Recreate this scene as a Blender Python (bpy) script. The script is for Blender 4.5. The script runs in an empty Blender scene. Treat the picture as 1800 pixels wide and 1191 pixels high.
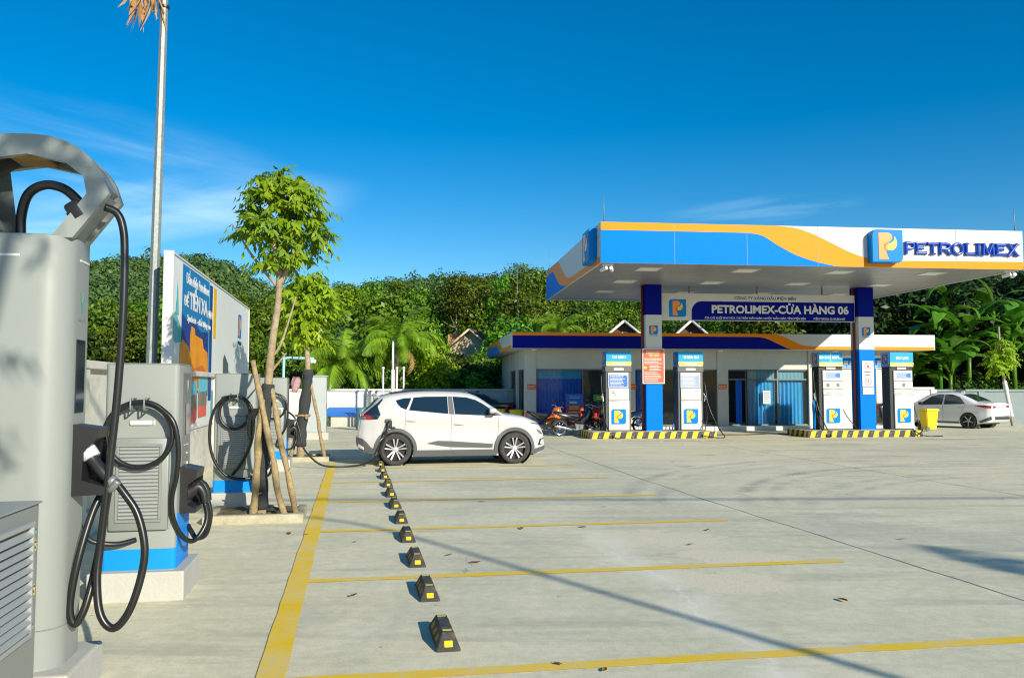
import bpy, bmesh, math, random
import numpy as np
from mathutils import Vector, Matrix
PI = math.pi
R = math.radians
random.seed(7)
RNG = np.random.default_rng(11)
SC = bpy.context.scene
COL = SC.collection

# ------------------------------------------------------------------ camera
cam = bpy.data.cameras.new('camera')
cam.sensor_width = 36.0
cam.lens = 29.0
cam.clip_start = 0.05
cam.clip_end = 3000.0
cam_o = bpy.data.objects.new('camera', cam)
cam_o.location = (0.0, 0.0, 1.68)
cam_o.rotation_euler = (R(90 + 3.335), 0.0, 0.0)
COL.objects.link(cam_o)
SC.camera = cam_o

# ------------------------------------------------------------------ daylight
SUN_EL, SUN_AZ = 22.3, 143.5           # sun stands behind the camera, to its right
world = bpy.data.worlds.new('World')
SC.world = world
world.use_nodes = True
wn = world.node_tree
for n in list(wn.nodes):
    wn.nodes.remove(n)
def wnode(t, **k):
    n = wn.nodes.new(t)
    for a, b in k.items():
        setattr(n, a, b)
    return n
sky = wnode('ShaderNodeTexSky', sky_type='NISHITA', sun_disc=False)
sky.sun_elevation = R(SUN_EL)
sky.sun_rotation = R(SUN_AZ)
sky.altitude = 600.0
sky.air_density = 1.0
sky.dust_density = 0.3
sky.ozone_density = 3.0
hs = wnode('ShaderNodeHueSaturation')
hs.inputs['Hue'].default_value = 0.497
hs.inputs['Saturation'].default_value = 1.47
hs.inputs['Value'].default_value = 1.0
# thin cirrus: streaks low in the sky ahead, drawn from the view direction
tc = wnode('ShaderNodeTexCoord')
sp = wnode('ShaderNodeSeparateXYZ')
L = wn.links.new
L(tc.outputs['Generated'], sp.inputs[0])
def wm(op, a, b=None, c=None):
    n = wnode('ShaderNodeMath', operation=op)
    for i, x in enumerate((a, b, c)):
        if x is None: continue
        if isinstance(x, (int, float)): n.inputs[i].default_value = x
        else: L(x, n.inputs[i])
    return n.outputs[0]
yy = wm('MAXIMUM', sp.outputs['Y'], 0.02)
TH, EL = wm('DIVIDE', sp.outputs['X'], yy), wm('DIVIDE', sp.outputs['Z'], yy)
def wisps(c0, c1, r0, r1, slope, sx, sy, lo, hi, amt, off):
    v = wnode('ShaderNodeCombineXYZ')
    L(wm('MULTIPLY', TH, sx), v.inputs[0])
    L(wm('MULTIPLY', wm('SUBTRACT', EL, wm('MULTIPLY', TH, slope)), sy), v.inputs[1])
    v.inputs[2].default_value = off
    n = wnode('ShaderNodeTexNoise')
    n.inputs['Scale'].default_value = 1.0; n.inputs['Detail'].default_value = 7.0; n.inputs['Roughness'].default_value = 0.55; n.inputs['Distortion'].default_value = 0.35
    L(v.outputs[0], n.inputs['Vector'])
    d = wm('ADD', wm('POWER', wm('DIVIDE', wm('SUBTRACT', TH, c0), r0), 2.0), wm('POWER', wm('DIVIDE', wm('SUBTRACT', wm('SUBTRACT', EL, wm('MULTIPLY', TH, slope)), c1 - c0 * slope), r1), 2.0))
    m = wnode('ShaderNodeMapRange', interpolation_type='SMOOTHSTEP')
    m.inputs['From Min'].default_value = 0.0; m.inputs['From Max'].default_value = 1.0; m.inputs['To Min'].default_value = 1.0; m.inputs['To Max'].default_value = 0.0
    L(d, m.inputs['Value'])
    k = wnode('ShaderNodeMapRange', interpolation_type='SMOOTHSTEP')
    k.inputs['From Min'].default_value = lo; k.inputs['From Max'].default_value = hi; k.inputs['To Max'].default_value = amt
    L(n.outputs['Fac'], k.inputs['Value'])
    return wm('MULTIPLY', m.outputs['Result'], k.outputs['Result'])
cl = wm('ADD', wisps(-0.53, 0.275, 0.36, 0.09, -0.22, 2.2, 16.0, 0.34, 0.74, 0.42, 3.1), wisps(-0.46, 0.205, 0.30, 0.055, 0.12, 2.4, 20.0, 0.30, 0.72, 0.46, 7.7))
cl = wm('ADD', cl, wisps(0.33, 0.215, 0.20, 0.03, 0.12, 5.0, 45.0, 0.48, 0.80, 0.16, 1.4))
mx = wnode('ShaderNodeMixRGB', blend_type='MIX')
mx.inputs['Color2'].default_value = (5.6, 8.0, 9.2, 1)
L(cl, mx.inputs['Fac'])
bg = wnode('ShaderNodeBackground')
bg.inputs['Strength'].default_value = 0.108
wo = wnode('ShaderNodeOutputWorld')
L(sky.outputs['Color'], hs.inputs['Color'])
L(hs.outputs['Color'], mx.inputs['Color1'])
L(mx.outputs['Color'], bg.inputs['Color'])
L(bg.outputs['Background'], wo.inputs['Surface'])

sun = bpy.data.lights.new('sun', 'SUN')
sun.energy = 5.0
sun.angle = R(0.53)
sun.color = (1.0, 0.92, 0.77)
sun_o = bpy.data.objects.new('sun', sun)
SUNV = Vector((math.sin(R(SUN_AZ)) * math.cos(R(SUN_EL)), math.cos(R(SUN_AZ)) * math.cos(R(SUN_EL)), math.sin(R(SUN_EL))))
sun_o.rotation_euler = SUNV.to_track_quat('Z', 'Y').to_euler()
sun_o.location = (20, -30, 40)
COL.objects.link(sun_o)

SC.view_settings.view_transform = 'Standard'
SC.view_settings.look = 'None'
SC.view_settings.exposure = 0.33
SC.view_settings.gamma = 1.0
SC.view_settings.use_curve_mapping = False
SC.cycles.max_bounces = 6
SC.cycles.transparent_max_bounces = 12
SC.cycles.use_denoising = True
SC.cycles.pixel_filter_type = 'BLACKMAN_HARRIS'
SC.cycles.filter_width = 1.15

# ------------------------------------------------------------------ materials
def nmat(name):
    m = bpy.data.materials.new(name)
    m.use_nodes = True
    nt = m.node_tree
    return m, nt, nt.nodes['Principled BSDF'], nt.links.new

def mat(name, col, rough=0.6, metal=0.0, var=0.10, scale=6.0, bump=0.0, bscale=40.0, coat=0.0, dirt=None, dscale=2.0, damt=0.35, spec=0.5):
    """Plain surface with mottled colour, optional relief and patches of dirt."""
    m, nt, p, ln = nmat(name)
    N = nt.nodes.new
    t = N('ShaderNodeTexCoord')
    n = N('ShaderNodeTexNoise')
    n.inputs['Scale'].default_value = scale
    n.inputs['Detail'].default_value = 5.0
    n.inputs['Roughness'].default_value = 0.6
    ln(t.outputs['Object'], n.inputs['Vector'])
    r = N('ShaderNodeMapRange')
    r.inputs['From Min'].default_value = 0.25
    r.inputs['From Max'].default_value = 0.75
    r.inputs['To Min'].default_value = 1.0 - var
    r.inputs['To Max'].default_value = 1.0 + var
    ln(n.outputs['Fac'], r.inputs['Value'])
    mul = N('ShaderNodeVectorMath'); mul.operation = 'SCALE'
    mul.inputs[0].default_value = col[:3]
    ln(r.outputs['Result'], mul.inputs['Scale'])
    out = mul.outputs['Vector']
    if dirt:
        n2 = N('ShaderNodeTexNoise')
        n2.inputs['Scale'].default_value = dscale
        n2.inputs['Detail'].default_value = 6.0
        n2.inputs['Roughness'].default_value = 0.7
        ln(t.outputs['Object'], n2.inputs['Vector'])
        cr = N('ShaderNodeValToRGB')
        cr.color_ramp.elements[0].position = 0.48
        cr.color_ramp.elements[1].position = 0.72
        cr.color_ramp.elements[1].color = (damt, damt, damt, 1)
        ln(n2.outputs['Fac'], cr.inputs['Fac'])
        mix = N('ShaderNodeMixRGB')
        mix.inputs['Color2'].default_value = (*dirt, 1)
        ln(cr.outputs['Color'], mix.inputs['Fac'])
        ln(out, mix.inputs['Color1'])
        out = mix.outputs['Color']
    ln(out, p.inputs['Base Color'])
    p.inputs['Roughness'].default_value = rough
    p.inputs['Metallic'].default_value = metal
    p.inputs['Specular IOR Level'].default_value = spec
    p.inputs['Coat Weight'].default_value = coat
    p.inputs['Coat Roughness'].default_value = 0.06
    if bump:
        n3 = N('ShaderNodeTexNoise')
        n3.inputs['Scale'].default_value = bscale
        n3.inputs['Detail'].default_value = 4.0
        ln(t.outputs['Object'], n3.inputs['Vector'])
        b = N('ShaderNodeBump')
        b.inputs['Strength'].default_value = bump
        b.inputs['Distance'].default_value = 0.02
        ln(n3.outputs['Fac'], b.inputs['Height'])
        ln(b.outputs['Normal'], p.inputs['Normal'])
    return m

def leaf_mat(name, col, col2, trans=0.35, scale=0.5, rough=0.45, vs=0.35):
    """Leaf: two greens mottled over the crown, each plant a little different, some light through it."""
    m, nt, p, ln = nmat(name)
    N = nt.nodes.new
    t = N('ShaderNodeTexCoord')
    n = N('ShaderNodeTexNoise')
    n.inputs['Scale'].default_value = scale
    n.inputs['Detail'].default_value = 6.0
    n.inputs['Roughness'].default_value = 0.75
    ln(t.outputs['Object'], n.inputs['Vector'])
    cr = N('ShaderNodeValToRGB')
    cr.color_ramp.elements[0].position = 0.38
    cr.color_ramp.elements[0].color = (*col, 1)
    cr.color_ramp.elements[1].position = 0.64
    cr.color_ramp.elements[1].color = (*col2, 1)
    ln(n.outputs['Fac'], cr.inputs['Fac'])
    oi = N('ShaderNodeObjectInfo')
    r = N('ShaderNodeMapRange')
    r.inputs['To Min'].default_value = 1.0 - vs
    r.inputs['To Max'].default_value = 1.0 + vs
    ln(oi.outputs['Random'], r.inputs['Value'])
    r2 = N('ShaderNodeMapRange')
    r2.inputs['To Min'].default_value = 0.5 - 0.030 * min(1, vs / 0.4)
    r2.inputs['To Max'].default_value = 0.5 + 0.035 * min(1, vs / 0.4)
    ln(oi.outputs['Random'], r2.inputs['Value'])
    h = N('ShaderNodeHueSaturation')
    ln(cr.outputs['Color'], h.inputs['Color'])
    ln(r.outputs['Result'], h.inputs['Value'])
    ln(r2.outputs['Result'], h.inputs['Hue'])
    ln(h.outputs['Color'], p.inputs['Base Color'])
    p.inputs['Roughness'].default_value = rough
    p.inputs['Specular IOR Level'].default_value = 0.3
    tr = N('ShaderNodeBsdfTranslucent')
    ln(h.outputs['Color'], tr.inputs['Color'])
    ms = N('ShaderNodeMixShader')
    ms.inputs['Fac'].default_value = trans
    ln(p.outputs['BSDF'], ms.inputs[1])
    ln(tr.outputs['BSDF'], ms.inputs[2])
    ln(ms.outputs['Shader'], nt.nodes['Material Output'].inputs['Surface'])
    return m

def glass_mat(name, tint, clear=0.5, rough=0.02):
    m, nt, p, ln = nmat(name)
    N = nt.nodes.new
    t = N('ShaderNodeBsdfTransparent'); t.inputs['Color'].default_value = (*tint, 1)
    p.inputs['Base Color'].default_value = (*[c * 0.12 for c in tint], 1)
    p.inputs['Roughness'].default_value = rough
    p.inputs['Specular IOR Level'].default_value = 0.7
    ms = N('ShaderNodeMixShader'); ms.inputs['Fac'].default_value = clear
    ln(p.outputs['BSDF'], ms.inputs[1]); ln(t.outputs['BSDF'], ms.inputs[2])
    ln(ms.outputs['Shader'], nt.nodes['Material Output'].inputs['Surface'])
    return m

def emit_mat(name, col, s):
    m, nt, p, ln = nmat(name)
    p.inputs['Base Color'].default_value = (*col, 1)
    p.inputs['Emission Color'].default_value = (*col, 1)
    p.inputs['Emission Strength'].default_value = s
    return m

M = {}
M['white'] = mat('white_paint', (0.62,0.62,0.60), 0.45, var=0.03, dirt=(0.5, 0.48, 0.42), dscale=1.2, damt=0.12)
M['wall'] = mat('white_wall', (0.62,0.62,0.585), 0.75, var=0.05, bump=0.15, dirt=(0.42, 0.41, 0.35), dscale=0.8, damt=0.3)
M['greywall'] = mat('grey_wall', (0.20,0.25,0.25), 0.75, var=0.06, bump=0.15, dirt=(0.25, 0.28, 0.26), dscale=0.9, damt=0.3)  # dark grey base over the whole wall
M['oldwall'] = mat('stained_wall', (0.56, 0.55, 0.47), 0.85, var=0.12, bump=0.25, dirt=(0.25, 0.26, 0.18), dscale=1.6, damt=0.5)
M['plinth'] = mat('plinth_concrete', (0.43,0.43,0.39), 0.8, var=0.07, bump=0.2, dirt=(0.4, 0.38, 0.3), dscale=3.0, damt=0.35)
M['kerb'] = mat('kerb_concrete', (0.42, 0.39, 0.27), 0.9, var=0.2, scale=9, bump=0.5, bscale=25, dirt=(0.18, 0.17, 0.1), damt=0.5)
M['soil'] = mat('soil', (0.13, 0.10, 0.055), 0.95, var=0.35, scale=14, bump=0.9, bscale=22)
M['charger'] = mat('charger_grey_paint', (0.265,0.29,0.27), 0.42, metal=0.0, var=0.035, scale=2, bump=0.02, bscale=300, dirt=(0.26, 0.27, 0.25), dscale=1.6, damt=0.18)
M['charger_panel'] = mat('charger_panel_grey', (0.235,0.255,0.24), 0.42, metal=0.1, var=0.03, scale=2)
M['louvre'] = mat('louvre_grey', (0.36,0.38,0.37), 0.4, metal=0.2, var=0.03)
M['ltgrey'] = mat('pale_grey_metal', (0.42, 0.46, 0.46), 0.4, metal=0.3, var=0.05)
M['blue_band'] = mat('bright_blue_film', (0.01,0.25,0.75), 0.45, var=0.03, spec=0.08)
M['black'] = mat('black_plastic', (0.018, 0.018, 0.019), 0.4, var=0.15)
M['cable'] = mat('black_cable_rubber', (0.012, 0.013, 0.013), 0.33, var=0.1)
M['screen'] = mat('dark_screen_glass', (0.012, 0.018, 0.02), 0.08, var=0.1, coat=0.5)
M['greyfilm'] = mat('grey_front_film', (0.16, 0.165, 0.16), 0.3, var=0.05)
M['steel'] = mat('galvanised_steel', (0.22,0.245,0.235), 0.5, metal=0.4, var=0.16, scale=22, dirt=(0.38, 0.41, 0.39), dscale=14, damt=0.5)
M['chrome'] = mat('bright_metal', (0.78, 0.78, 0.78), 0.15, metal=1.0, var=0.03)
M['silver'] = mat('silver_plastic', (0.72, 0.73, 0.73), 0.3, metal=0.2, var=0.02)
M['rubber'] = mat('wheel_stop_rubber', (0.045, 0.046, 0.044), 0.8, var=0.3, scale=18, bump=0.4, bscale=60, dirt=(0.2, 0.19, 0.15), dscale=9, damt=0.45)
M['yellow'] = mat('yellow_reflector', (0.80, 0.50, 0.01), 0.45, var=0.1)
M['oldyellow'] = mat('faded_yellow', (0.30, 0.20, 0.02), 0.7, var=0.25, scale=20)
M['bin_yellow'] = mat('yellow_bin_plastic', (0.80, 0.58, 0.0), 0.45, var=0.05)
M['bark'] = mat('pale_bark', (0.30, 0.23, 0.13), 0.9, var=0.3, scale=18, bump=0.6, bscale=30, dirt=(0.5, 0.47, 0.38), dscale=7, damt=0.6)
M['stake'] = mat('stripped_stake', (0.32, 0.24, 0.12), 0.9, var=0.3, scale=16, bump=0.6, bscale=35, dirt=(0.14, 0.09, 0.05), dscale=10, damt=0.5)
M['net'] = mat('shade_net', (0.035, 0.04, 0.04), 0.95, var=0.4, scale=60, bump=0.6, bscale=90)
M['darkbark'] = mat('dark_bark', (0.12, 0.10, 0.075), 0.95, var=0.3, scale=8)
M['carwhite'] = mat('white_car_paint', (0.52,0.52,0.51), 0.25, var=0.01, coat=0.7)
M['sedanwhite'] = mat('white_sedan_paint', (0.78, 0.78, 0.77), 0.25, var=0.01, coat=0.7)
M['cardark'] = mat('black_car_paint', (0.012, 0.013, 0.015), 0.2, var=0.02, coat=0.8)
M['carglass'] = mat('tinted_car_glass', (0.010, 0.022, 0.034), 0.04, var=0.02, spec=0.9)
M['cladding'] = mat('grey_car_cladding', (0.085, 0.09, 0.092), 0.6, var=0.1, scale=30)
M['tyre'] = mat('tyre_rubber', (0.035, 0.034, 0.031), 0.8, var=0.2, scale=20, dirt=(0.2, 0.18, 0.13), dscale=6, damt=0.25)
M['alloy'] = mat('machined_alloy', (0.46, 0.46, 0.47), 0.4, metal=0.4, var=0.02)
M['rimblack'] = mat('black_alloy', (0.015, 0.015, 0.016), 0.35, var=0.05)
M['redlamp'] = mat('red_lamp_plastic', (0.30,0.005,0.015), 0.12, var=0.03, coat=0.6)
M['clearlamp'] = mat('clear_lamp_plastic', (0.20, 0.21, 0.22), 0.15, metal=0.3, var=0.2, scale=30)
M['gap'] = mat('panel_gap', (0.05, 0.05, 0.05), 0.9, var=0.05)
M['softgap'] = mat('soft_panel_gap', (0.30, 0.30, 0.30), 0.7, var=0.05)
M['cblue'] = mat('gloss_blue_panel', (0.0,0.19,0.74), 0.42, var=0.03, spec=0.04)
M['navy'] = mat('gloss_navy_panel', (0.002,0.008,0.24), 0.42, var=0.03, spec=0.04)
M['pillarblue'] = mat('pillar_blue_paint', (0.0, 0.17, 0.72), 0.45, var=0.03, spec=0.06)
M['orange'] = mat('gloss_orange_panel', (0.90, 0.265, 0.004), 0.42, var=0.03, spec=0.12)
M['redorange'] = mat('red_orange_panel', (0.62, 0.13, 0.015), 0.3, var=0.03)
M['cwhite'] = mat('gloss_white_panel', (0.60,0.60,0.59), 0.42, var=0.03, spec=0.12)
M['soffit'] = mat('soffit_strip_metal', (0.30,0.30,0.275), 0.35, metal=0.25, var=0.04, scale=1.2)
M['lamp_off'] = mat('opal_lamp_cover', (0.85, 0.84, 0.76), 0.4, var=0.02)
M['logo_blue'] = mat('emblem_blue', (0.0, 0.20, 0.60), 0.35, var=0.03, spec=0.12)
M['logo_orange'] = mat('emblem_orange', (0.90, 0.24, 0.015), 0.3, var=0.03)
M['logo_yellow'] = mat('emblem_yellow', (0.92, 0.50, 0.02), 0.3, var=0.04)
M['letter_blue'] = mat('letter_blue', (0.0,0.05,0.40), 0.22, var=0.03, coat=0.5)
M['print_white'] = mat('printed_white', (0.66,0.66,0.64), 0.5, var=0.02)
M['print_navy'] = mat('printed_navy', (0.02, 0.03, 0.13), 0.5, var=0.02)
M['print_black'] = mat('printed_black', (0.03, 0.03, 0.035), 0.5, var=0.02)
M['print_yellow'] = mat('printed_yellow', (0.88, 0.62, 0.06), 0.5, var=0.02)
M['print_red'] = mat('printed_red', (0.62, 0.04, 0.03), 0.5, var=0.03)
M['notice_red'] = mat('notice_orange_red', (0.80, 0.085, 0.03), 0.5, var=0.04)
M['cyan'] = mat('header_blue_panel', (0.03, 0.34, 0.68), 0.45, var=0.02, spec=0.15)
M['amber'] = mat('header_amber_panel', (0.90, 0.47, 0.04), 0.35, var=0.02)
M['sticker_blue'] = mat('blue_sticker', (0.02, 0.14, 0.60), 0.5, var=0.05)
M['sticker_pale'] = mat('faded_blue_sticker', (0.25, 0.33, 0.66), 0.5, var=0.05)
M['pumpwhite'] = mat('pump_white_enamel', (0.58,0.59,0.57), 0.35, var=0.03, coat=0.2, dirt=(0.55, 0.53, 0.47), dscale=3, damt=0.25)
M['pumpdark'] = mat('pump_dark_frame', (0.10, 0.105, 0.105), 0.5, var=0.08)
M['pumpblack'] = mat('pump_black_side', (0.012, 0.012, 0.013), 0.55, var=0.1)
M['storewall'] = mat('store_grey_wall', (0.52, 0.53, 0.50), 0.7, var=0.04, dirt=(0.36, 0.35, 0.3), dscale=0.9, damt=0.25)
M['storewhite'] = mat('store_white_wall', (0.60,0.59,0.54), 0.7, var=0.04)
M['frame'] = mat('window_frame_grey', (0.13, 0.15, 0.16), 0.4, metal=0.3, var=0.04)
M['curtain'] = mat('blue_curtain', (0.07,0.44,0.80), 0.85, var=0.12, scale=4)
M['curtain_dark'] = mat('royal_blue_curtain', (0.01,0.17,0.80), 0.85, var=0.12, scale=4)
M['valance'] = mat('pale_valance', (0.30, 0.48, 0.58), 0.85, var=0.06)
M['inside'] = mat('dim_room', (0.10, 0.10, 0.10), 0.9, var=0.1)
M['tile'] = mat('step_tile', (0.66, 0.65, 0.58), 0.5, var=0.05)
M['winglass'] = glass_mat('window_glass', (0.86, 0.94, 0.95), 0.90)
M['shutter'] = mat('blue_shutter', (0.02, 0.10, 0.45), 0.5, var=0.08)
M['dust_blue'] = mat('slate_blue_plastic', (0.06, 0.15, 0.22), 0.5, var=0.1)
M['slab_blue'] = mat('blue_tarpaulin', (0.01, 0.17, 0.62), 0.55, var=0.06)
M['pipe_blue'] = mat('pale_blue_pipe', (0.28, 0.52, 0.60), 0.45, var=0.06)
M['pole_white'] = mat('white_pipe', (0.74, 0.75, 0.74), 0.4, var=0.05)
M['brownleaf'] = mat('dry_leaf', (0.36,0.20,0.07), 0.85, var=0.4, scale=30)
M['orangepaint'] = mat('motorbike_orange', (0.62, 0.16, 0.03), 0.3, var=0.05)
M['redpaint'] = mat('motorbike_red', (0.55, 0.02, 0.02), 0.3, var=0.05)
M['seat'] = mat('black_vinyl', (0.02, 0.02, 0.022), 0.5, var=0.1)
M['roof_brown'] = mat('brown_roof_tile', (0.16, 0.085, 0.06), 0.8, var=0.2, scale=5)
M['roof_pale'] = mat('pale_green_roof', (0.36, 0.45, 0.40), 0.6, var=0.1)
M['gable_dark'] = mat('brown_gable', (0.12, 0.055, 0.03), 0.8, var=0.15)
M['cream'] = mat('cream_wall', (0.62, 0.50, 0.30), 0.8, var=0.06)
M['green_sign'] = mat('green_sign', (0.02, 0.30, 0.06), 0.5, var=0.04)
M['leaf_sapling'] = leaf_mat('sapling_leaf', (0.12, 0.23, 0.010), (0.34, 0.45, 0.015), 0.40, 3.0, vs=0.05)
M['leaf_lime'] = leaf_mat('lime_leaf', (0.20, 0.36, 0.012), (0.42, 0.58, 0.02), 0.45, 2.0, vs=0.05)
M['leaf_a'] = leaf_mat('forest_leaf', (0.050, 0.135, 0.008), (0.20, 0.32, 0.015), 0.25, 0.5, vs=0.5)
M['leaf_b'] = leaf_mat('forest_leaf_olive', (0.060, 0.145, 0.010), (0.20, 0.33, 0.02), 0.25, 0.6, vs=0.5)
M['leaf_dark'] = leaf_mat('dark_shrub_leaf', (0.026, 0.065, 0.008), (0.09, 0.155, 0.014), 0.2, 1.2)
M['leaf_shade_tone'] = leaf_mat('shade_toned_leaf', (0.008, 0.022, 0.004), (0.030, 0.065, 0.008), 0.15, 0.8)  # near-black greens: the shade of the wood is put into the leaf colour
M['leaf_palm'] = leaf_mat('palm_leaf', (0.11, 0.24, 0.012), (0.29, 0.45, 0.03), 0.3, 1.5, rough=0.35, vs=0.08)
M['leaf_banana'] = leaf_mat('banana_leaf', (0.07, 0.21, 0.012), (0.18, 0.36, 0.03), 0.4, 1.5, rough=0.28, vs=0.2)
M['leaf_far'] = leaf_mat('far_forest_leaf', (0.055, 0.125, 0.035), (0.13, 0.215, 0.05), 0.2, 0.06, vs=0.0)
M['hill'] = mat('hill_undergrowth', (0.035, 0.06, 0.012), 0.95, var=0.5, scale=0.3, bump=0.5, bscale=1.0)
M['redearth'] = mat('cut_earth_bank', (0.40, 0.22, 0.08), 0.95, var=0.2, scale=1.0, bump=0.6, bscale=3)

# ------------------------------------------------------------------ helpers
def rotz(a):
    return Matrix.Rotation(a, 4, 'Z')
BAY = R(10.85)      # parking rows run this far left of straight ahead
STN = R(6.31)       # canopy and shop likewise
def bay(a, b, z=0.0):
    c, s = math.cos(BAY), math.sin(BAY)
    return Vector((c * a - s * b, s * a + c * b, z))
def stn(u, v, z=0.0):
    c, s = math.cos(STN), math.sin(STN)
    return Vector((c * u - s * v, s * u + c * v, z))

def tag(o, label=None, cat=None, group=None, kind=None):
    if label: o['label'] = label
    if cat: o['category'] = cat
    if group: o['group'] = group
    if kind: o['kind'] = kind
    return o

def thing(name, label, cat, loc=(0, 0, 0), rz=0.0, group=None):
    o = bpy.data.objects.new(name, None)
    o.empty_display_size = 0.2
    COL.objects.link(o)
    o.location = loc
    o.rotation_euler = (0, 0, rz)
    return tag(o, label, cat, group)

def link(name, me, parent=None, loc=None, rz=None):
    o = bpy.data.objects.new(name, me)
    COL.objects.link(o)
    if parent is not None: o.parent = parent
    if loc is not None: o.location = loc
    if rz is not None: o.rotation_euler = (0, 0, rz)
    return o

def mesh_of(bm, name, mats, smooth=None):
    me = bpy.data.meshes.new(name)
    bmesh.ops.recalc_face_normals(bm, faces=bm.faces[:])
    bm.to_mesh(me)
    bm.free()
    if not isinstance(mats, (list, tuple)): mats = [mats]
    for m in mats: me.materials.append(m)
    if smooth is not None:
        for p in me.polygons: p.use_smooth = True
        if smooth < 179:
            me.set_sharp_from_angle(angle=R(smooth))
    return me

def obj(name, bm, mats, parent=None, smooth=None, loc=None, rz=None):
    return link(name, mesh_of(bm, name, mats, smooth), parent, loc, rz)

def BM():
    return bmesh.new()

def merge(bm, src, mi=0):
    """move a temporary bmesh into bm with material index mi"""
    vm = {}
    for v in src.verts: vm[v] = bm.verts.new(v.co)
    for f in src.faces:
        try:
            nf = bm.faces.new([vm[v] for v in f.verts])
            nf.material_index = mi
        except ValueError:
            pass
    src.free()

def box(bm, x0, x1, y0, y1, z0, z1, bev=0.0, mi=0, mtx=None, seg=1, vert_only=False):
    t = bmesh.new()
    bmesh.ops.create_cube(t, size=1.0)
    for v in t.verts:
        v.co = Vector((x0 + (v.co.x + 0.5) * (x1 - x0), y0 + (v.co.y + 0.5) * (y1 - y0), z0 + (v.co.z + 0.5) * (z1 - z0)))
    if bev > 0:
        es = [e for e in t.edges if not vert_only or abs((e.verts[0].co - e.verts[1].co).z) > 1e-6]
        bmesh.ops.bevel(t, geom=es, offset=bev, segments=seg, affect='EDGES', profile=0.5, clamp_overlap=True)
    if mtx is not None: bmesh.ops.transform(t, matrix=mtx, verts=t.verts[:])
    merge(bm, t, mi)

def prism(bm, pts, z0, z1, mtx=None, mi=0, bev=0.0, seg=1):
    """extrude a 2D outline (x, y) from z0 to z1, then place it with mtx"""
    t = bmesh.new()
    lo = [t.verts.new((p[0], p[1], z0)) for p in pts]
    hi = [t.verts.new((p[0], p[1], z1)) for p in pts]
    n = len(pts)
    top = t.faces.new(hi)
    t.faces.new(lo[::-1])
    for i in range(n):
        t.faces.new((lo[i], lo[(i + 1) % n], hi[(i + 1) % n], hi[i]))
    if bev > 0:
        bmesh.ops.recalc_face_normals(t, faces=t.faces[:])
        bmesh.ops.bevel(t, geom=list(top.edges), offset=bev, segments=seg, affect='EDGES', profile=0.5, clamp_overlap=True)
    ng = [f for f in t.faces if len(f.verts) > 4]
    bmesh.ops.triangulate(t, faces=ng)
    if mtx is not None: bmesh.ops.transform(t, matrix=mtx, verts=t.verts[:])
    merge(bm, t, mi)

def tube(bm, pts, r, n=10, mi=0, r1=None, closed=False, cap=True):
    pts = [Vector(p) for p in pts]
    m = len(pts)
    rings = []
    prev = None
    for i, p in enumerate(pts):
        if closed:
            tan = (pts[(i + 1) % m] - pts[i - 1])
        else:
            tan = pts[min(i + 1, m - 1)] - pts[max(i - 1, 0)]
        if tan.length < 1e-9: tan = Vector((0, 0, 1))
        tan.normalize()
        if prev is None:
            ref = Vector((0, 0, 1)) if abs(tan.z) < 0.9 else Vector((1, 0, 0))
            nx = tan.cross(ref).normalized()
        else:
            nx = (prev - tan * prev.dot(tan))
            if nx.length < 1e-6: nx = tan.orthogonal()
            nx.normalize()
        prev = nx
        ny = tan.cross(nx)
        rr = r if r1 is None else r + (r1 - r) * i / (m - 1)
        if callable(r): rr = r(i / (m - 1))
        rings.append([bm.verts.new(p + nx * (rr * math.cos(2 * PI * k / n)) + ny * (rr * math.sin(2 * PI * k / n))) for k in range(n)])
    for i in range(m if closed else m - 1):
        a, b = rings[i], rings[(i + 1) % m]
        for k in range(n):
            f = bm.faces.new((a[k], a[(k + 1) % n], b[(k + 1) % n], b[k]))
            f.material_index = mi
            f.smooth = True
    if cap and not closed:
        bm.faces.new(rings[0][::-1]).material_index = mi
        bm.faces.new(rings[-1]).material_index = mi

def lathe(bm, prof, mtx=None, n=24, mi=0, close=True):
    """prof: (radius, height) pairs spun about local Z"""
    t = bmesh.new()
    rings = []
    for r, h in prof:
        rings.append([t.verts.new((r * math.cos(2 * PI * k / n), r * math.sin(2 * PI * k / n), h)) for k in range(n)])
    for a, b in zip(rings, rings[1:]):
        for k in range(n):
            t.faces.new((a[k], a[(k + 1) % n], b[(k + 1) % n], b[k]))
    if close:
        t.faces.new(rings[0][::-1]); t.faces.new(rings[-1])
    bmesh.ops.remove_doubles(t, verts=t.verts[:], dist=1e-6)
    if mtx is not None: bmesh.ops.transform(t, matrix=mtx, verts=t.verts[:])
    merge(bm, t, mi)

def smoothline(pts, n=8, closed=False):
    """Catmull-Rom through the points"""
    P = [Vector(p) for p in pts]
    m = len(P)
    out = []
    rng = range(m) if closed else range(m - 1)
    for i in rng:
        if closed:
            p0, p1, p2, p3 = P[i - 1], P[i], P[(i + 1) % m], P[(i + 2) % m]
        else:
            p0, p1, p2, p3 = P[max(i - 1, 0)], P[i], P[i + 1], P[min(i + 2, m - 1)]
        for k in range(n):
            t = k / n
            out.append(0.5 * ((2 * p1) + (p2 - p0) * t + (2 * p0 - 5 * p1 + 4 * p2 - p3) * t * t + (3 * p1 - p0 - 3 * p2 + p3) * t ** 3))
    if not closed: out.append(P[-1])
    return out

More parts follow.
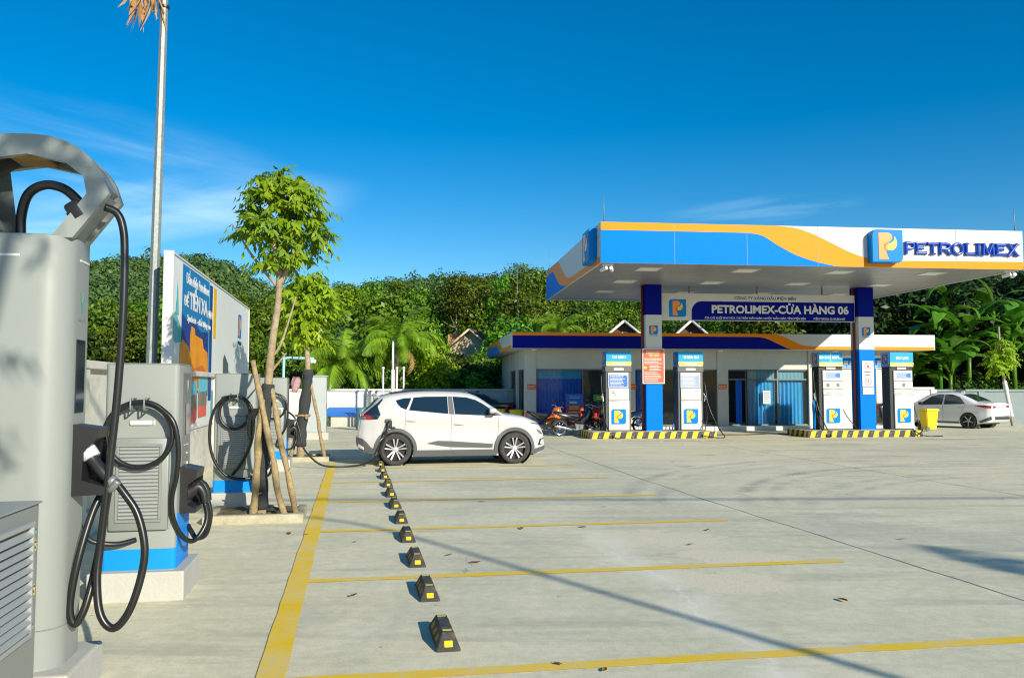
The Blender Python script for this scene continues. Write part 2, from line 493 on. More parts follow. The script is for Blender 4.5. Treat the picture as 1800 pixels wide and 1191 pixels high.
def face_m(origin, xdir, ydir):
    """matrix whose local x, y lie in a wall face and z points out of it"""
    x = Vector(xdir).normalized(); y = Vector(ydir).normalized(); z = x.cross(y)
    m = Matrix((x, y, z)).transposed().to_4x4()
    m.translation = Vector(origin)
    return m
def front(x, y, z):      # faces local -y, text runs along +x
    return face_m((x, y, z), (1, 0, 0), (0, 0, 1))
def lane(x, y, z):       # faces local +x, text runs along +y
    return face_m((x, y, z), (0, 1, 0), (0, 0, 1))
def leftside(x, y, z):   # faces local -x, text runs along -y
    return face_m((x, y, z), (0, -1, 0), (0, 0, 1))

def text_mesh(s, size, bold=0.0, depth=0.002, align='CENTER', width=None, sx=1.0):
    cu = bpy.data.curves.new('lettering', 'FONT')
    cu.body = s
    cu.size = size
    cu.align_x = align
    cu.align_y = 'CENTER'
    cu.offset = bold * size
    cu.extrude = depth / 2
    cu.resolution_u = 3
    o = bpy.data.objects.new('lettering', cu)
    COL.objects.link(o)
    dg = bpy.context.evaluated_depsgraph_get()
    me = bpy.data.meshes.new_from_object(o.evaluated_get(dg))
    bpy.data.objects.remove(o)
    bpy.data.curves.remove(cu)
    k = sx
    if width and len(me.vertices):
        xs = [v.co.x for v in me.vertices]
        k = width / max(1e-6, max(xs) - min(xs))
    for v in me.vertices:
        v.co.x *= k
        v.co.z += depth / 2
    me.name = 'lettering'
    return me

def text(parent, s, mtx, size, m, bold=0.02, depth=0.002, align='CENTER', width=None, sx=1.0, name='lettering'):
    me = text_mesh(s, size, bold, depth, align, width, sx)
    me.transform(mtx)
    me.materials.clear()
    me.materials.append(m)
    return link(name, me, parent)

def rrect(x0, x1, y0, y1, r, n=4, corners=(1, 1, 1, 1)):
    """rounded rectangle, corners ordered bottom-left, bottom-right, top-right, top-left"""
    pts = []
    for ci, (cx, cy, a0) in enumerate(((x0, y0, PI), (x1, y0, 1.5 * PI), (x1, y1, 0), (x0, y1, 0.5 * PI))):
        rr = r * corners[ci]
        if rr <= 0:
            pts.append((cx, cy)); continue
        ox = cx + rr if ci in (0, 3) else cx - rr
        oy = cy + rr if ci in (0, 1) else cy - rr
        for k in range(n + 1):
            a = a0 + 0.5 * PI * k / n
            pts.append((ox + rr * math.cos(a), oy + rr * math.sin(a)))
    return pts

P_STEM = [(.24, .09), (.56, .09), (.51, .20), (.485, .30), (.44, .37), (.405, .45), (.41, .52), (.46, .575), (.55, .61), (.63, .67), (.67, .74), (.675, .80), (.645, .85), (.60, .885), (.54, .90), (.24, .90)]
P_FLAME = [(.735, .80), (.785, .74), (.82, .65), (.82, .54), (.78, .45), (.71, .39), (.62, .365), (.53, .375), (.47, .42), (.45, .475), (.47, .525), (.53, .56), (.61, .585), (.69, .635), (.735, .70)]
def emblem(parent, mtx, size, depth=0.004, lift=0.003, name='emblem', plate=True, letter='logo_orange'):
    """square blue badge with the orange P and its yellow drop, centred on mtx"""
    bm = BM()
    h = size / 2
    if plate:
        prism(bm, rrect(-h, h, -h, h, size * 0.17, 4, (0.15, 1, 0.15, 1)), 0, depth, mtx, 0, bev=min(0.03, depth * 0.3) if depth > 0.02 else 0)
    z = depth if plate else 0
    prism(bm, [((x - .53) * size, (y - .5) * size) for x, y in P_STEM], z - 0.0005, z + lift, mtx, 1)
    prism(bm, [((x - .53) * size, (y - .5) * size) for x, y in P_FLAME], z - 0.0005, z + lift, mtx, 2)
    return obj(name, bm, [M['logo_blue'], M[letter], M['logo_yellow']], parent)

def textlines(parent, mtx, w, h, n, m, name='print', seed=0, fill=0.55, ragged=0.3, depth=0.0015):
    """rows of small print too fine to read, one thin bar per word"""
    rg = random.Random(seed)
    bm = BM()
    for i in range(n):
        y = h / 2 - (i + 0.5) * h / n
        x = -w / 2
        xe = w / 2 - rg.random() * ragged * w
        th = h / n * fill / 2
        while x < xe - 0.02 * w:
            l = min(xe - x, w * rg.uniform(0.05, 0.16))
            box(bm, x, x + l, y - th, y + th, 0, depth, mtx=mtx)
            x += l + w * 0.022
    return obj(name, bm, m, parent)

def copy_tree(o, parent=None):
    c = o.copy()
    COL.objects.link(c)
    c.parent = parent
    for ch in list(o.children):
        copy_tree(ch, c)
    return c

def quads_mesh(name, V, m):
    """V: (n, 4, 3) array of separate quads"""
    n = len(V)
    me = bpy.data.meshes.new(name)
    me.vertices.add(4 * n)
    me.vertices.foreach_set('co', np.ascontiguousarray(V, dtype=np.float32).ravel())
    me.loops.add(4 * n)
    me.loops.foreach_set('vertex_index', np.arange(4 * n, dtype=np.int32))
    me.polygons.add(n)
    me.polygons.foreach_set('loop_start', np.arange(0, 4 * n, 4, dtype=np.int32))
    me.update(calc_edges=True)
    for x in (m if isinstance(m, (list, tuple)) else [m]): me.materials.append(x)
    return me

def unit(a):
    return a / np.maximum(np.linalg.norm(a, axis=-1, keepdims=True), 1e-9)

def leaf_quads(pos, nrm, length, width, down=0.0, rng=RNG):
    """diamond leaves at pos, lying across nrm, tips pulled down"""
    n = len(pos)
    t = rng.normal(size=(n, 3))
    t -= (t * nrm).sum(1, keepdims=True) * nrm
    t = unit(t)
    t[:, 2] -= down
    t = unit(t)
    b = unit(np.cross(nrm, t))
    l = (length * rng.uniform(0.65, 1.3, n))[:, None]
    w = (width * rng.uniform(0.7, 1.3, n))[:, None]
    bend = np.cross(t, b) * l * 0.12
    return np.stack([pos, pos + t * l * 0.45 + b * w * 0.5 + bend, pos + t * l, pos + t * l * 0.45 - b * w * 0.5 + bend], axis=1)

# ------------------------------------------------------------------ ground
def ground_material():
    m, nt, p, ln = nmat('yard_concrete')
    N = nt.nodes.new
    t = N('ShaderNodeTexCoord')
    def noise(scale, detail=6, rough=0.6, dist=0.0, vec=None):
        n = N('ShaderNodeTexNoise')
        n.inputs['Scale'].default_value = scale
        n.inputs['Detail'].default_value = detail
        n.inputs['Roughness'].default_value = rough
        n.inputs['Distortion'].default_value = dist
        ln(vec or t.outputs['Object'], n.inputs['Vector'])
        return n.outputs['Fac']
    def math_(op, a, b=None, c=None, clamp=False):
        n = N('ShaderNodeMath'); n.operation = op; n.use_clamp = clamp
        for i, x in enumerate((a, b, c)):
            if x is None: continue
            if isinstance(x, (int, float)): n.inputs[i].default_value = x
            else: ln(x, n.inputs[i])
        return n.outputs[0]
    def ramp(x, lo, hi, a=0.0, b=1.0):
        n = N('ShaderNodeMapRange'); n.interpolation_type = 'SMOOTHSTEP'
        n.inputs['From Min'].default_value = lo; n.inputs['From Max'].default_value = hi
        n.inputs['To Min'].default_value = a; n.inputs['To Max'].default_value = b
        ln(x, n.inputs['Value'])
        return n.outputs['Result']
    def mix(fac, c1, c2, blend='MIX'):
        n = N('ShaderNodeMixRGB'); n.blend_type = blend
        for i, x in (('Fac', fac), ('Color1', c1), ('Color2', c2)):
            if isinstance(x, (int, float)): n.inputs[i].default_value = x
            elif isinstance(x, tuple): n.inputs[i].default_value = (*x, 1)
            else: ln(x, n.inputs[i])
        return n.outputs['Color']
    big = noise(0.10, 5, 0.55, 0.3)
    mid = noise(0.7, 7, 0.65, 0.4)
    fine = noise(9.0, 6, 0.7)
    grit = noise(70.0, 3, 0.6)
    # trowel and tyre streaks drawn out along the rows
    mp = N('ShaderNodeMapping'); mp.inputs['Rotation'].default_value = (0, 0, -0.9); mp.inputs['Scale'].default_value = (0.35, 3.2, 1)
    ln(t.outputs['Object'], mp.inputs['Vector'])
    streak = noise(0.9, 6, 0.6, 0.2, mp.outputs['Vector'])
    c = mix(ramp(big, 0.35, 0.65), (0.68, 0.635, 0.435), (0.56, 0.55, 0.40))
    c = mix(ramp(mid, 0.44, 0.68, 0, 0.75), c, (0.72, 0.68, 0.50))
    c = mix(ramp(streak, 0.48, 0.70, 0, 0.60), c, (0.42, 0.42, 0.32))
    c = mix(ramp(noise(0.33, 6, 0.7, 0.5), 0.50, 0.70, 0, 0.60), c, (0.40, 0.41, 0.325))
    c = mix(1.0, c, ramp(fine, 0.25, 0.75, 0.90, 1.10), 'MULTIPLY')
    c = mix(1.0, c, ramp(grit, 0.2, 0.8, 0.90, 1.10), 'MULTIPLY')
    # small dark specks
    v = N('ShaderNodeTexVoronoi'); v.inputs['Scale'].default_value = 2.3
    ln(t.outputs['Object'], v.inputs['Vector'])
    c = mix(ramp(v.outputs['Distance'], 0.028, 0.05, 0.45, 0.0), c, (0.14, 0.12, 0.09))
    # hairline cracks and oil drips
    vc = N('ShaderNodeTexVoronoi'); vc.feature = 'DISTANCE_TO_EDGE'; vc.inputs['Scale'].default_value = 0.22
    wv = N('ShaderNodeVectorMath'); wv.operation = 'MULTIPLY_ADD'; wv.inputs[1].default_value = (0.7, 0.7, 0.7)
    nw = N('ShaderNodeTexNoise'); nw.inputs['Scale'].default_value = 1.6; nw.inputs['Detail'].default_value = 5
    ln(t.outputs['Object'], nw.inputs['Vector']); ln(nw.outputs['Color'], wv.inputs[0]); ln(t.outputs['Object'], wv.inputs[2]); ln(wv.outputs[0], vc.inputs['Vector'])
    crk = math_('MULTIPLY', ramp(vc.outputs['Distance'], 0.0008, 0.0025, 0.55, 0.0), ramp(noise(0.23, 3, 0.5), 0.52, 0.60))
    c = mix(crk, c, (0.18, 0.17, 0.14))
    vo = N('ShaderNodeTexVoronoi'); vo.inputs['Scale'].default_value = 0.55; ln(wv.outputs[0], vo.inputs['Vector'])
    c = mix(math_('MULTIPLY', ramp(vo.outputs['Distance'], 0.05, 0.16, 0.40, 0.0), ramp(noise(0.5, 3, 0.5), 0.48, 0.60)), c, (0.20, 0.20, 0.18))
    # rough patches where the cement skin has come off
    sep = N('ShaderNodeSeparateXYZ'); ln(t.outputs['Object'], sep.inputs[0])
    X, Y = sep.outputs['X'], sep.outputs['Y']
    def patch(x, y, rx, ry):
        d = math_('SQRT', math_('ADD', math_('POWER', math_('DIVIDE', math_('SUBTRACT', X, x), rx), 2.0), math_('POWER', math_('DIVIDE', math_('SUBTRACT', Y, y), ry), 2.0)))
        return math_('ADD', d, math_('ADD', math_('MULTIPLY', math_('SUBTRACT', noise(1.7, 8, 0.75, 0.5), 0.5), 2.6), math_('MULTIPLY', math_('SUBTRACT', fine, 0.5), 0.9)))
    pm = math_('MINIMUM', patch(1.55, 9.3, 0.95, 0.55), math_('MINIMUM', patch(1.85, 7.3, 0.65, 0.5), patch(2.2, 8.3, 0.7, 0.35)))
    rough_mask = ramp(pm, 0.80, 0.90, 1.0, 0.0)
    c = mix(math_('MULTIPLY', rough_mask, 0.85), c, (0.74, 0.68, 0.48))
    c = mix(math_('MULTIPLY', rough_mask, ramp(noise(38, 3, 0.8), 0.5, 0.7, 0, 0.45)), c, (0.25, 0.22, 0.15))
    # pale cement band where slurry dried along a joint
    bd = math_('ABSOLUTE', math_('ADD', math_('SUBTRACT', X, 2.32), math_('ADD', math_('MULTIPLY', Y, 0.142), math_('MULTIPLY', math_('SUBTRACT', mid, 0.5), 0.9))))
    bm_ = math_('MULTIPLY', ramp(bd, 0.02, 0.34, 0.55, 0.0), math_('MULTIPLY', ramp(Y, 9.0, 11.0, 1.0, 0.0), ramp(noise(1.9, 6, 0.7), 0.30, 0.62)))
    c = mix(bm_, c, (0.78, 0.77, 0.64))
    c = mix(math_('MULTIPLY', ramp(bd, 0.0, 0.03, 0.5, 0.0), ramp(Y, 8.0, 10.0, 1.0, 0.0)), c, (0.80, 0.79, 0.70))
    # tyre marks of cars turning out towards the road
    nm = math_('MULTIPLY', ramp(noise(0.9, 6, 0.75, 0.6), 0.36, 0.66, 0.0, 1.0), ramp(noise(14, 4, 0.7), 0.3, 0.6, 0.35, 1.0))
    for cx, cy, rad, w, k in ((10.5, 11.0, 7.15, 0.16, 0.42), (10.5, 11.0, 6.72, 0.13, 0.30), (10.4, 9.8, 6.5, 0.15, 0.30), (10.4, 9.8, 6.0, 0.12, 0.22), (10.5, 11.5, 8.8, 0.17, 0.36), (10.5, 11.5, 8.35, 0.12, 0.25), (11.5, 10.0, 9.6, 0.14, 0.2)):
        d = math_('SQRT', math_('ADD', math_('POWER', math_('SUBTRACT', X, cx), 2.0), math_('POWER', math_('SUBTRACT', Y, cy), 2.0)))
        k_ = ramp(math_('ABSOLUTE', math_('SUBTRACT', d, rad)), 0.0, w * 1.5, min(0.85, k * 1.9), 0.0)
        k_ = math_('MULTIPLY', k_, math_('MULTIPLY', ramp(Y, 10.5, 13.5), ramp(X, 8.0, 12.5, 1.0, 0.0)))
        c = mix(math_('MULTIPLY', k_, nm), c, (0.20, 0.21, 0.20))
    ln(c, p.inputs['Base Color'])
    ln(ramp(mid, 0.3, 0.7, 0.72, 0.92), p.inputs['Roughness'])
    p.inputs['Specular IOR Level'].default_value = 0.35
    b = N('ShaderNodeBump'); b.inputs['Strength'].default_value = 0.22; b.inputs['Distance'].default_value = 0.01
    ln(math_('ADD', math_('MULTIPLY', fine, 0.7), math_('ADD', math_('MULTIPLY', grit, 0.35), math_('MULTIPLY', math_('MULTIPLY', rough_mask, grit), 1.5))), b.inputs['Height'])
    ln(b.outputs['Normal'], p.inputs['Normal'])
    return m

M['ground'] = ground_material()
bm = BM()
gx = [-900, -200, -60, -20, -8, 0, 8, 20, 60, 200, 900]
gy = [-300, -60, -15, 0, 5, 10, 20, 40, 44]
gv = [[bm.verts.new((x, y, 0)) for x in gx] for y in gy]
for i in range(len(gy) - 1):
    for j in range(len(gx) - 1):
        bm.faces.new((gv[i][j], gv[i][j + 1], gv[i + 1][j + 1], gv[i + 1][j]))
tag(obj('ground', bm, M['ground']), kind='structure')

# worn yellow paint, lets the concrete through where tyres have rubbed it
def paint_material():
    m, nt, p, ln = nmat('worn_yellow_paint')
    N = nt.nodes.new
    t = N('ShaderNodeTexCoord')
    n1 = N('ShaderNodeTexNoise'); n1.inputs['Scale'].default_value = 1.3; n1.inputs['Detail'].default_value = 7; n1.inputs['Roughness'].default_value = 0.65
    n2 = N('ShaderNodeTexNoise'); n2.inputs['Scale'].default_value = 26; n2.inputs['Detail'].default_value = 5; n2.inputs['Roughness'].default_value = 0.75
    ln(t.outputs['Object'], n1.inputs['Vector']); ln(t.outputs['Object'], n2.inputs['Vector'])
    c = N('ShaderNodeValToRGB')
    c.color_ramp.elements[0].position = 0.40; c.color_ramp.elements[0].color = (0.80, 0.53, 0.006, 1)
    c.color_ramp.elements[1].position = 0.66; c.color_ramp.elements[1].color = (0.78, 0.57, 0.10, 1)
    ln(n1.outputs['Fac'], c.inputs['Fac'])
    a = N('ShaderNodeMath'); a.operation = 'MULTIPLY_ADD'; a.inputs[1].default_value = 0.55; ln(n1.outputs['Fac'], a.inputs[0]); ln(n2.outputs['Fac'], a.inputs[2])
    r = N('ShaderNodeValToRGB')
    r.color_ramp.elements[0].position = 0.80; r.color_ramp.elements[1].position = 0.93
    r.color_ramp.elements[1].color = (0.75, 0.75, 0.75, 1)
    ln(a.outputs[0], r.inputs['Fac'])
    mxx = N('ShaderNodeMixRGB'); mxx.inputs['Color2'].default_value = (0.56, 0.53, 0.40, 1)
    ln(r.outputs['Color'], mxx.inputs['Fac']); ln(c.outputs['Color'], mxx.inputs['Color1'])
    ln(mxx.outputs['Color'], p.inputs['Base Color'])
    p.inputs['Roughness'].default_value = 0.75
    return m
M['roadpaint'] = paint_material()

def strip(name, pts, w, z, m, jitter=0.006):
    """flat painted or cut strip through ground points, edges slightly uneven"""
    bm = BM()
    P = [Vector((p[0], p[1], z)) for p in pts]
    rows = []
    for i, p in enumerate(P):
        d = (P[min(i + 1, len(P) - 1)] - P[max(i - 1, 0)]).normalized()
        s = Vector((-d.y, d.x, 0))
        rows.append((bm.verts.new(p + s * (w / 2 + random.uniform(-jitter, jitter))), bm.verts.new(p - s * (w / 2 + random.uniform(-jitter, jitter)))))
    for a, b in zip(rows, rows[1:]):
        bm.faces.new((a[0], a[1], b[1], b[0]))
    return obj(name, bm, m)

def seg(f, a0, b0, a1, b1, n=24):
    return [f(a0 + (a1 - a0) * i / n, b0 + (b1 - b0) * i / n) for i in range(n + 1)]

tag(strip('parking_edge_line', seg(bay, -0.46, 1.6, -0.44, 18.75, 60), 0.172, 0.008, M['roadpaint']), kind='structure')
for k in range(-1, 7):
    b = 4.97 + 2.50 * k
    x0 = -0.372
    tag(strip('parking_bay_line', seg(bay, x0, b, 4.66, b - 0.11, 30), 0.125, 0.004, M['roadpaint']), kind='structure')

M['joint'] = mat('joint_filler', (0.09, 0.09, 0.08), 0.9, var=0.3, scale=8)
M['palejoint'] = mat('pale_joint_smear', (0.64, 0.62, 0.52), 0.9, var=0.15, scale=3)
def joint(a0, b0, a1, b1, w, m):
    P = []
    n = 60
    for i in range(n + 1):
        t = i / n
        v = bay(a0 + (a1 - a0) * t + 0.05 * math.sin(9 * t) + random.uniform(-0.012, 0.012), b0 + (b1 - b0) * t)
        P.append(v)
    tag(strip('expansion_joint', P, w, 0.002, m, 0.004), kind='structure')
joint(5.12, 2.0, 5.35, 24.0, 0.013, M['joint'])
joint(10.1, 2.0, 10.4, 24.0, 0.012, M['joint'])

# slotted drain along the front of the canopy
M['drain'] = mat('drain_grating', (0.05, 0.05, 0.045), 0.8, var=0.3, scale=14)
for i in range(13):
    u0 = 6.2 + i * 1.32
    tag(strip('drain_slot', [stn(u0 + 1.22 * k / 4, 25.15) for k in range(5)], 0.055, 0.004, M['drain'], 0.006), kind='structure')

# ------------------------------------------------------------------ walls round the yard
def wall_run(label, p0, p1, z, bays, m, group=None, thick=0.18, pil=0.30, coping=0.10):
    d = (p1 - p0); ln_ = d.length
    t = thing('boundary_wall', label, 'wall', p0, math.atan2(d.y, d.x), group)
    bm = BM()
    box(bm, 0, ln_, -thick / 2, thick / 2, -0.3, z - coping)
    obj('wall_panel', bm, m, t)
    bm = BM()
    box(bm, -0.02, ln_ + 0.02, -thick / 2 - 0.07, thick / 2 + 0.07, z - coping, z, 0.012)
    obj('coping', bm, m, t)
    step = ln_ / bays
    for i in range(bays + 1):
        bm = BM()
        box(bm, i * step - pil / 2, i * step + pil / 2, -thick / 2 - 0.055, thick / 2 + 0.055, -0.3, z - coping - 0.002, 0.008)
        obj('pilaster', bm, m, t)
    bm = BM()
    box(bm, 0, ln_, -thick / 2 - 0.05, thick / 2 + 0.05, -0.3, 0.28, 0.01)
    obj('plinth_course', bm, m, t)
    return t
wall_run('long pale wall running behind the row of chargers and the big billboard', bay(-3.05, 1.0), bay(-3.05, 36.4), 1.98, 12, M['oldwall'])
wall_run('low white wall below the coconut palms, left of the shop', Vector((-10.0, 36.3, 0)), Vector((1.6, 36.6, 0)), 1.60, 6, M['wall'])
wall_run('grey wall under the banana plants beside the parked sedan', Vector((18.9, 37.2, 0)), Vector((42.0, 40.2, 0)), 1.58, 10, M['greywall'])
wall_run('short higher wall end between the shop and the sedan', Vector((15.0, 36.4, 0)), Vector((18.75, 36.9, 0)), 1.68, 2, M['wall'])

# ------------------------------------------------------------------ hills
def sstep(x):
    x = np.clip(x, 0, 1); return x * x * (3 - 2 * x)
def ridge(th):
    e = np.interp(th, [-0.9, -0.52, -0.42, -0.37, -0.335, -0.30, -0.24, -0.10, -0.04, 0.1, 0.3, 0.9],
                      [0.124, 0.126, 0.126, 0.125, 0.109, 0.091, 0.088, 0.097, 0.096, 0.090, 0.085, 0.10])
    return e
def wob(x, y, s):
    return (np.sin(x / s + 1.3) * np.cos(y / s * 0.8 + 0.4) + 0.5 * np.sin(x / s * 2.3 + y / s * 1.7) + 0.25 * np.sin(x / s * 4.9 - y / s * 3.7 + 2))
def hill_z(x, y):
    x = np.asarray(x, float); y = np.asarray(y, float)
    th = x / np.maximum(y, 1)
    near = np.interp(th, [-0.7, -0.35, -0.2, -0.05, 0.1, 0.3, 0.6], [4.6, 4.8, 5.2, 5.2, 5.2, 6.0, 6.6]) * sstep((y - 42) / 48)
    near = near + 0.45 * wob(x, y, 9.0) * sstep((y - 48) / 20)
    far = ridge(th) * 350 * sstep((y - 125) / 225) * np.where(y > 350, np.maximum(0.75, 1 - (y - 350) / 600), 1)
    far = far + 2.2 * wob(x, y, 34.0) * sstep((y - 150) / 120)
    return near + far
ys = np.concatenate([np.linspace(41, 120, 50), np.linspace(124, 420, 70), np.linspace(440, 900, 12)])
ths = np.linspace(-1.1, 1.1, 180)
bm = BM()
rows = []
for y in ys:
    x = ths * y
    z = hill_z(x, np.full_like(x, y)) - (0.03 if y > 43 else 0.4)
    rows.append([bm.verts.new((a, y, c)) for a, c in zip(x, z)])
for a, b in zip(rows, rows[1:]):
    for i in range(len(a) - 1):
        bm.faces.new((a[i], a[i + 1], b[i + 1], b[i]))
tag(obj('hills', bm, M['hill'], smooth=180), kind='structure')

# far slope: one mass of crowns
def far_forest():
    n = 5600
    y = RNG.uniform(170, 372, n)
    th = RNG.uniform(-0.72, 0.72, n)
    keep = (th < 0.12) | (RNG.random(n) < 0.5)
    y, th = y[keep], th[keep]
    x = th * y
    z = hill_z(x, y)
    r = RNG.uniform(1.7, 3.3, len(x)) * (0.75 + y / 900)
    h = r * RNG.uniform(0.8, 1.35, len(x)) * np.where(RNG.random(len(x)) < 0.06, 1.5, 1.0)
    k = 90
    d = unit(RNG.normal(size=(len(x), k, 3)))
    d[:, :, 2] = np.abs(d[:, :, 2]) * 1.1 - 0.25
    d = unit(d)
    rad = RNG.uniform(0.75, 1.12, (len(x), k, 1))
    pos = np.stack([x, y, z + h * 0.55], -1)[:, None, :] + d * rad * np.stack([r, r, h], -1)[:, None, :]
    nr = unit(d + RNG.normal(size=d.shape) * 0.25)
    V = leaf_quads(pos.reshape(-1, 3), nr.reshape(-1, 3), 1.15, 0.85, 0.1)
    return quads_mesh('far_forest', V, M['leaf_far'])
tag(link('far_forest', far_forest()), 'mass of forest trees covering the far ridge', 'forest', kind='stuff')

# ------------------------------------------------------------------ forest trees
def crown_mesh(name, m, h, w, lobes, leaves, leaf, seed, base=0.3, shape=1.0, droop=0.15, thin=0.0):
    """crown of many leaf clusters: lobes of different size around the axis, leaves mostly in their outer shell"""
    rng = np.random.default_rng(seed)
    C, Rr = [], []
    for i in range(lobes):
        t = (i + 0.5) / lobes
        zz = h * (base + (1 - base) * (0.10 + 0.82 * t))
        prof = math.sin(PI * min(1, max(0.05, 0.16 + 0.76 * t))) ** (0.75 * shape)
        a = i * 2.4 + rng.uniform(-0.5, 0.5)
        rr = w * 0.5 * prof * rng.uniform(0.25, 0.85)
        C.append((rr * math.cos(a), rr * math.sin(a), zz))
        Rr.append(w * rng.uniform(0.17, 0.30) * (0.7 + 0.5 * prof))
    C = np.array(C); Rr = np.array(Rr)
    wts = Rr ** 2 / (Rr ** 2).sum()
    idx = rng.choice(lobes, size=leaves, p=wts)
    d = unit(rng.normal(size=(leaves, 3)))
    d[:, 2] = d[:, 2] * 0.8 + 0.12
    # clumps: leaves gather round twig ends instead of a smooth shell
    nt_ = max(8, leaves // 16)
    td = unit(rng.normal(size=(nt_, 3)))
    ti = rng.integers(0, nt_, leaves)
    d = unit(td[ti] + rng.normal(size=d.shape) * 0.24)
    rad = rng.uniform(0.60, 1.08, leaves) * (0.82 + 0.36 * rng.random(nt_)[ti])
    pos = C[idx] + d * (rad * Rr[idx])[:, None] * np.array([1, 1, 0.82])
    nr = unit(d * 0.8 + rng.normal(size=d.shape) * 0.38 + np.array([0, 0, 0.30]))
    V = leaf_quads(pos, nr, leaf, leaf * 0.55, droop, rng)
    return quads_mesh(name, V, m)

def trunk_mesh(name, h, r, seed, m, limbs=5, spread=0.3):
    rg = random.Random(seed)
    bm = BM()
    pts = [(0, 0, -0.5)]
    x = y = 0
    for i in range(1, 7):
        x += rg.uniform(-0.05, 0.05) * h * 0.25; y += rg.uniform(-0.05, 0.05) * h * 0.25
        pts.append((x, y, h * 0.75 * i / 6))
    tube(bm, smoothline(pts, 3), r, 7, r1=r * 0.3)
    for i in range(limbs):
        t = rg.uniform(0.45, 0.95)
        p = Vector(pts[int(t * 6)])
        a = rg.uniform(0, 2 * PI); l = h * spread * rg.uniform(0.6, 1.1)
        q = p + Vector((math.cos(a) * l, math.sin(a) * l, l * rg.uniform(0.5, 1.0)))
        tube(bm, smoothline([p, p.lerp(q, 0.5) + Vector((0, 0, -0.06 * l)), q], 3), r * 0.4, 5, r1=r * 0.12)
    return mesh_of(bm, name, m, 180)

KINDS = []      # (crown mesh, trunk mesh, natural height)
for i, (mm, h, w, lb, lv, lf, sh) in enumerate((
        ('leaf_a', 6.0, 5.0, 15, 5200, 0.30, 1.0), ('leaf_b', 6.5, 4.6, 14, 5000, 0.30, 1.1), ('leaf_a', 7.5, 4.2, 16, 5200, 0.29, 1.2),
        ('leaf_dark', 5.5, 5.4, 15, 5000, 0.32, 0.9), ('leaf_b', 5.2, 5.6, 16, 5400, 0.28, 0.8), ('leaf_lime', 5.0, 3.6, 13, 3600, 0.28, 1.0), ('leaf_shade_tone', 5.5, 5.0, 15, 5000, 0.30, 0.9))):
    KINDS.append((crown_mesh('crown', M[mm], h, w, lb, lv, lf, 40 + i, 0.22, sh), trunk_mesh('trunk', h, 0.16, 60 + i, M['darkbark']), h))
KINDTEXT = ['full mid green forest tree', 'olive green forest tree', 'tall narrow forest tree', 'low dark forest tree', 'wide flat crowned olive tree', 'yellow green young forest tree', 'forest tree with shade painted into its blackish leaves']
def plant(kind, x, y, h, label, group=None, z=None, name='forest_tree', rz=None, sxy=1.0):
    cm, tm, nh = KINDS[kind]
    zz = float(hill_z(x, y)) if z is None else z
    t = thing(name, label, 'tree', (x, y, zz - 0.05), random.uniform(0, 6.28) if rz is None else rz, group)
    s = h / nh
    t.scale = (s * sxy, s * sxy, s)
    link('crown', cm, t); link('trunk', tm, t)
    return t

# clear views the photograph shows: (direction x/y, half width, distance, highest sight slope)
CLEAR = [(-0.046, 0.048, 69, 0.040), (0.137, 0.060, 53, 0.062), (0.217, 0.060, 54, 0.062), (-0.083, 0.018, 78, 0.050)]
n_tree = 0
def where(th, y):
    a = [(-.42, ' behind the tall charger'), (-.30, ' behind the billboard'), (-.18, ' behind the saplings'), (-.10, ' above the coconut palms'), (-.01, ' left of the canopy'), (.10, ' above the left part of the shop'), (.22, ' above the middle of the shop'), (.36, ' above the right part of the shop')]
    s = next((t for lim, t in a if th < lim), ' behind the banana plants')
    return s + (', in the front rows' if y < 62 else ', halfway up' if y < 82 else ', in the rear rows')
grid = []
for y0 in np.arange(46.0, 108.0, 4.6):
    half = 0.76 * y0
    nx = int(2 * half / 4.3)
    for i in range(nx):
        grid.append((-half + (i + 0.5) * 2 * half / nx, float(y0)))
random.shuffle(grid)
for gx_, gy_ in grid:
    x = gx_ + random.uniform(-1.6, 1.6); y = gy_ + random.uniform(-1.8, 1.8)
    th = x / y
    if n_tree >= 285: break
    # rows wholly hidden behind the canopy roof or the nearest rows are left thinner
    if y > 72 and random.random() < 0.35: continue
    h = random.uniform(4.6, 7.8)
    if th > 0.36: h *= 1.15
    lim = float(np.interp(th, [-.7, -.45, -.36, -.28, -.2, -.12, -.05, .02, .06, .12, .3, .45, .7], [.112, .112, .114, .124, .128, .124, .126, .134, .124, .124, .134, .138, .15]))
    h = min(h, (1.68 + lim * y * random.choice((0.80, 0.90, 0.96, 1.0, 1.03)) - float(hill_z(x, y))) / 1.08)
    if h < 2.5: continue
    skip = False
    for c, hw_, yy, sl in CLEAR:
        if abs(th - c) < hw_ and y < yy + 3:
            top = 1.68 + sl * y - float(hill_z(x, y))
            if abs(y - yy) < 5.5: skip = True
            if top < 1.6 or (c > 0.1 and abs(th - c) < 0.05): skip = True
            h = min(h, top * 0.74)
    if 2.5 < x < 24 and y < 50 and x > 0.16 * y - 5 and y < 47: skip = True
    if skip: continue
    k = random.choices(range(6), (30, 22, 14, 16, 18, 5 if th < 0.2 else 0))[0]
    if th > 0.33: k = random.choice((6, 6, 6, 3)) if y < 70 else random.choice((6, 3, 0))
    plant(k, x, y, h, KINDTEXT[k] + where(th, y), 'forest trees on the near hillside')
    n_tree += 1

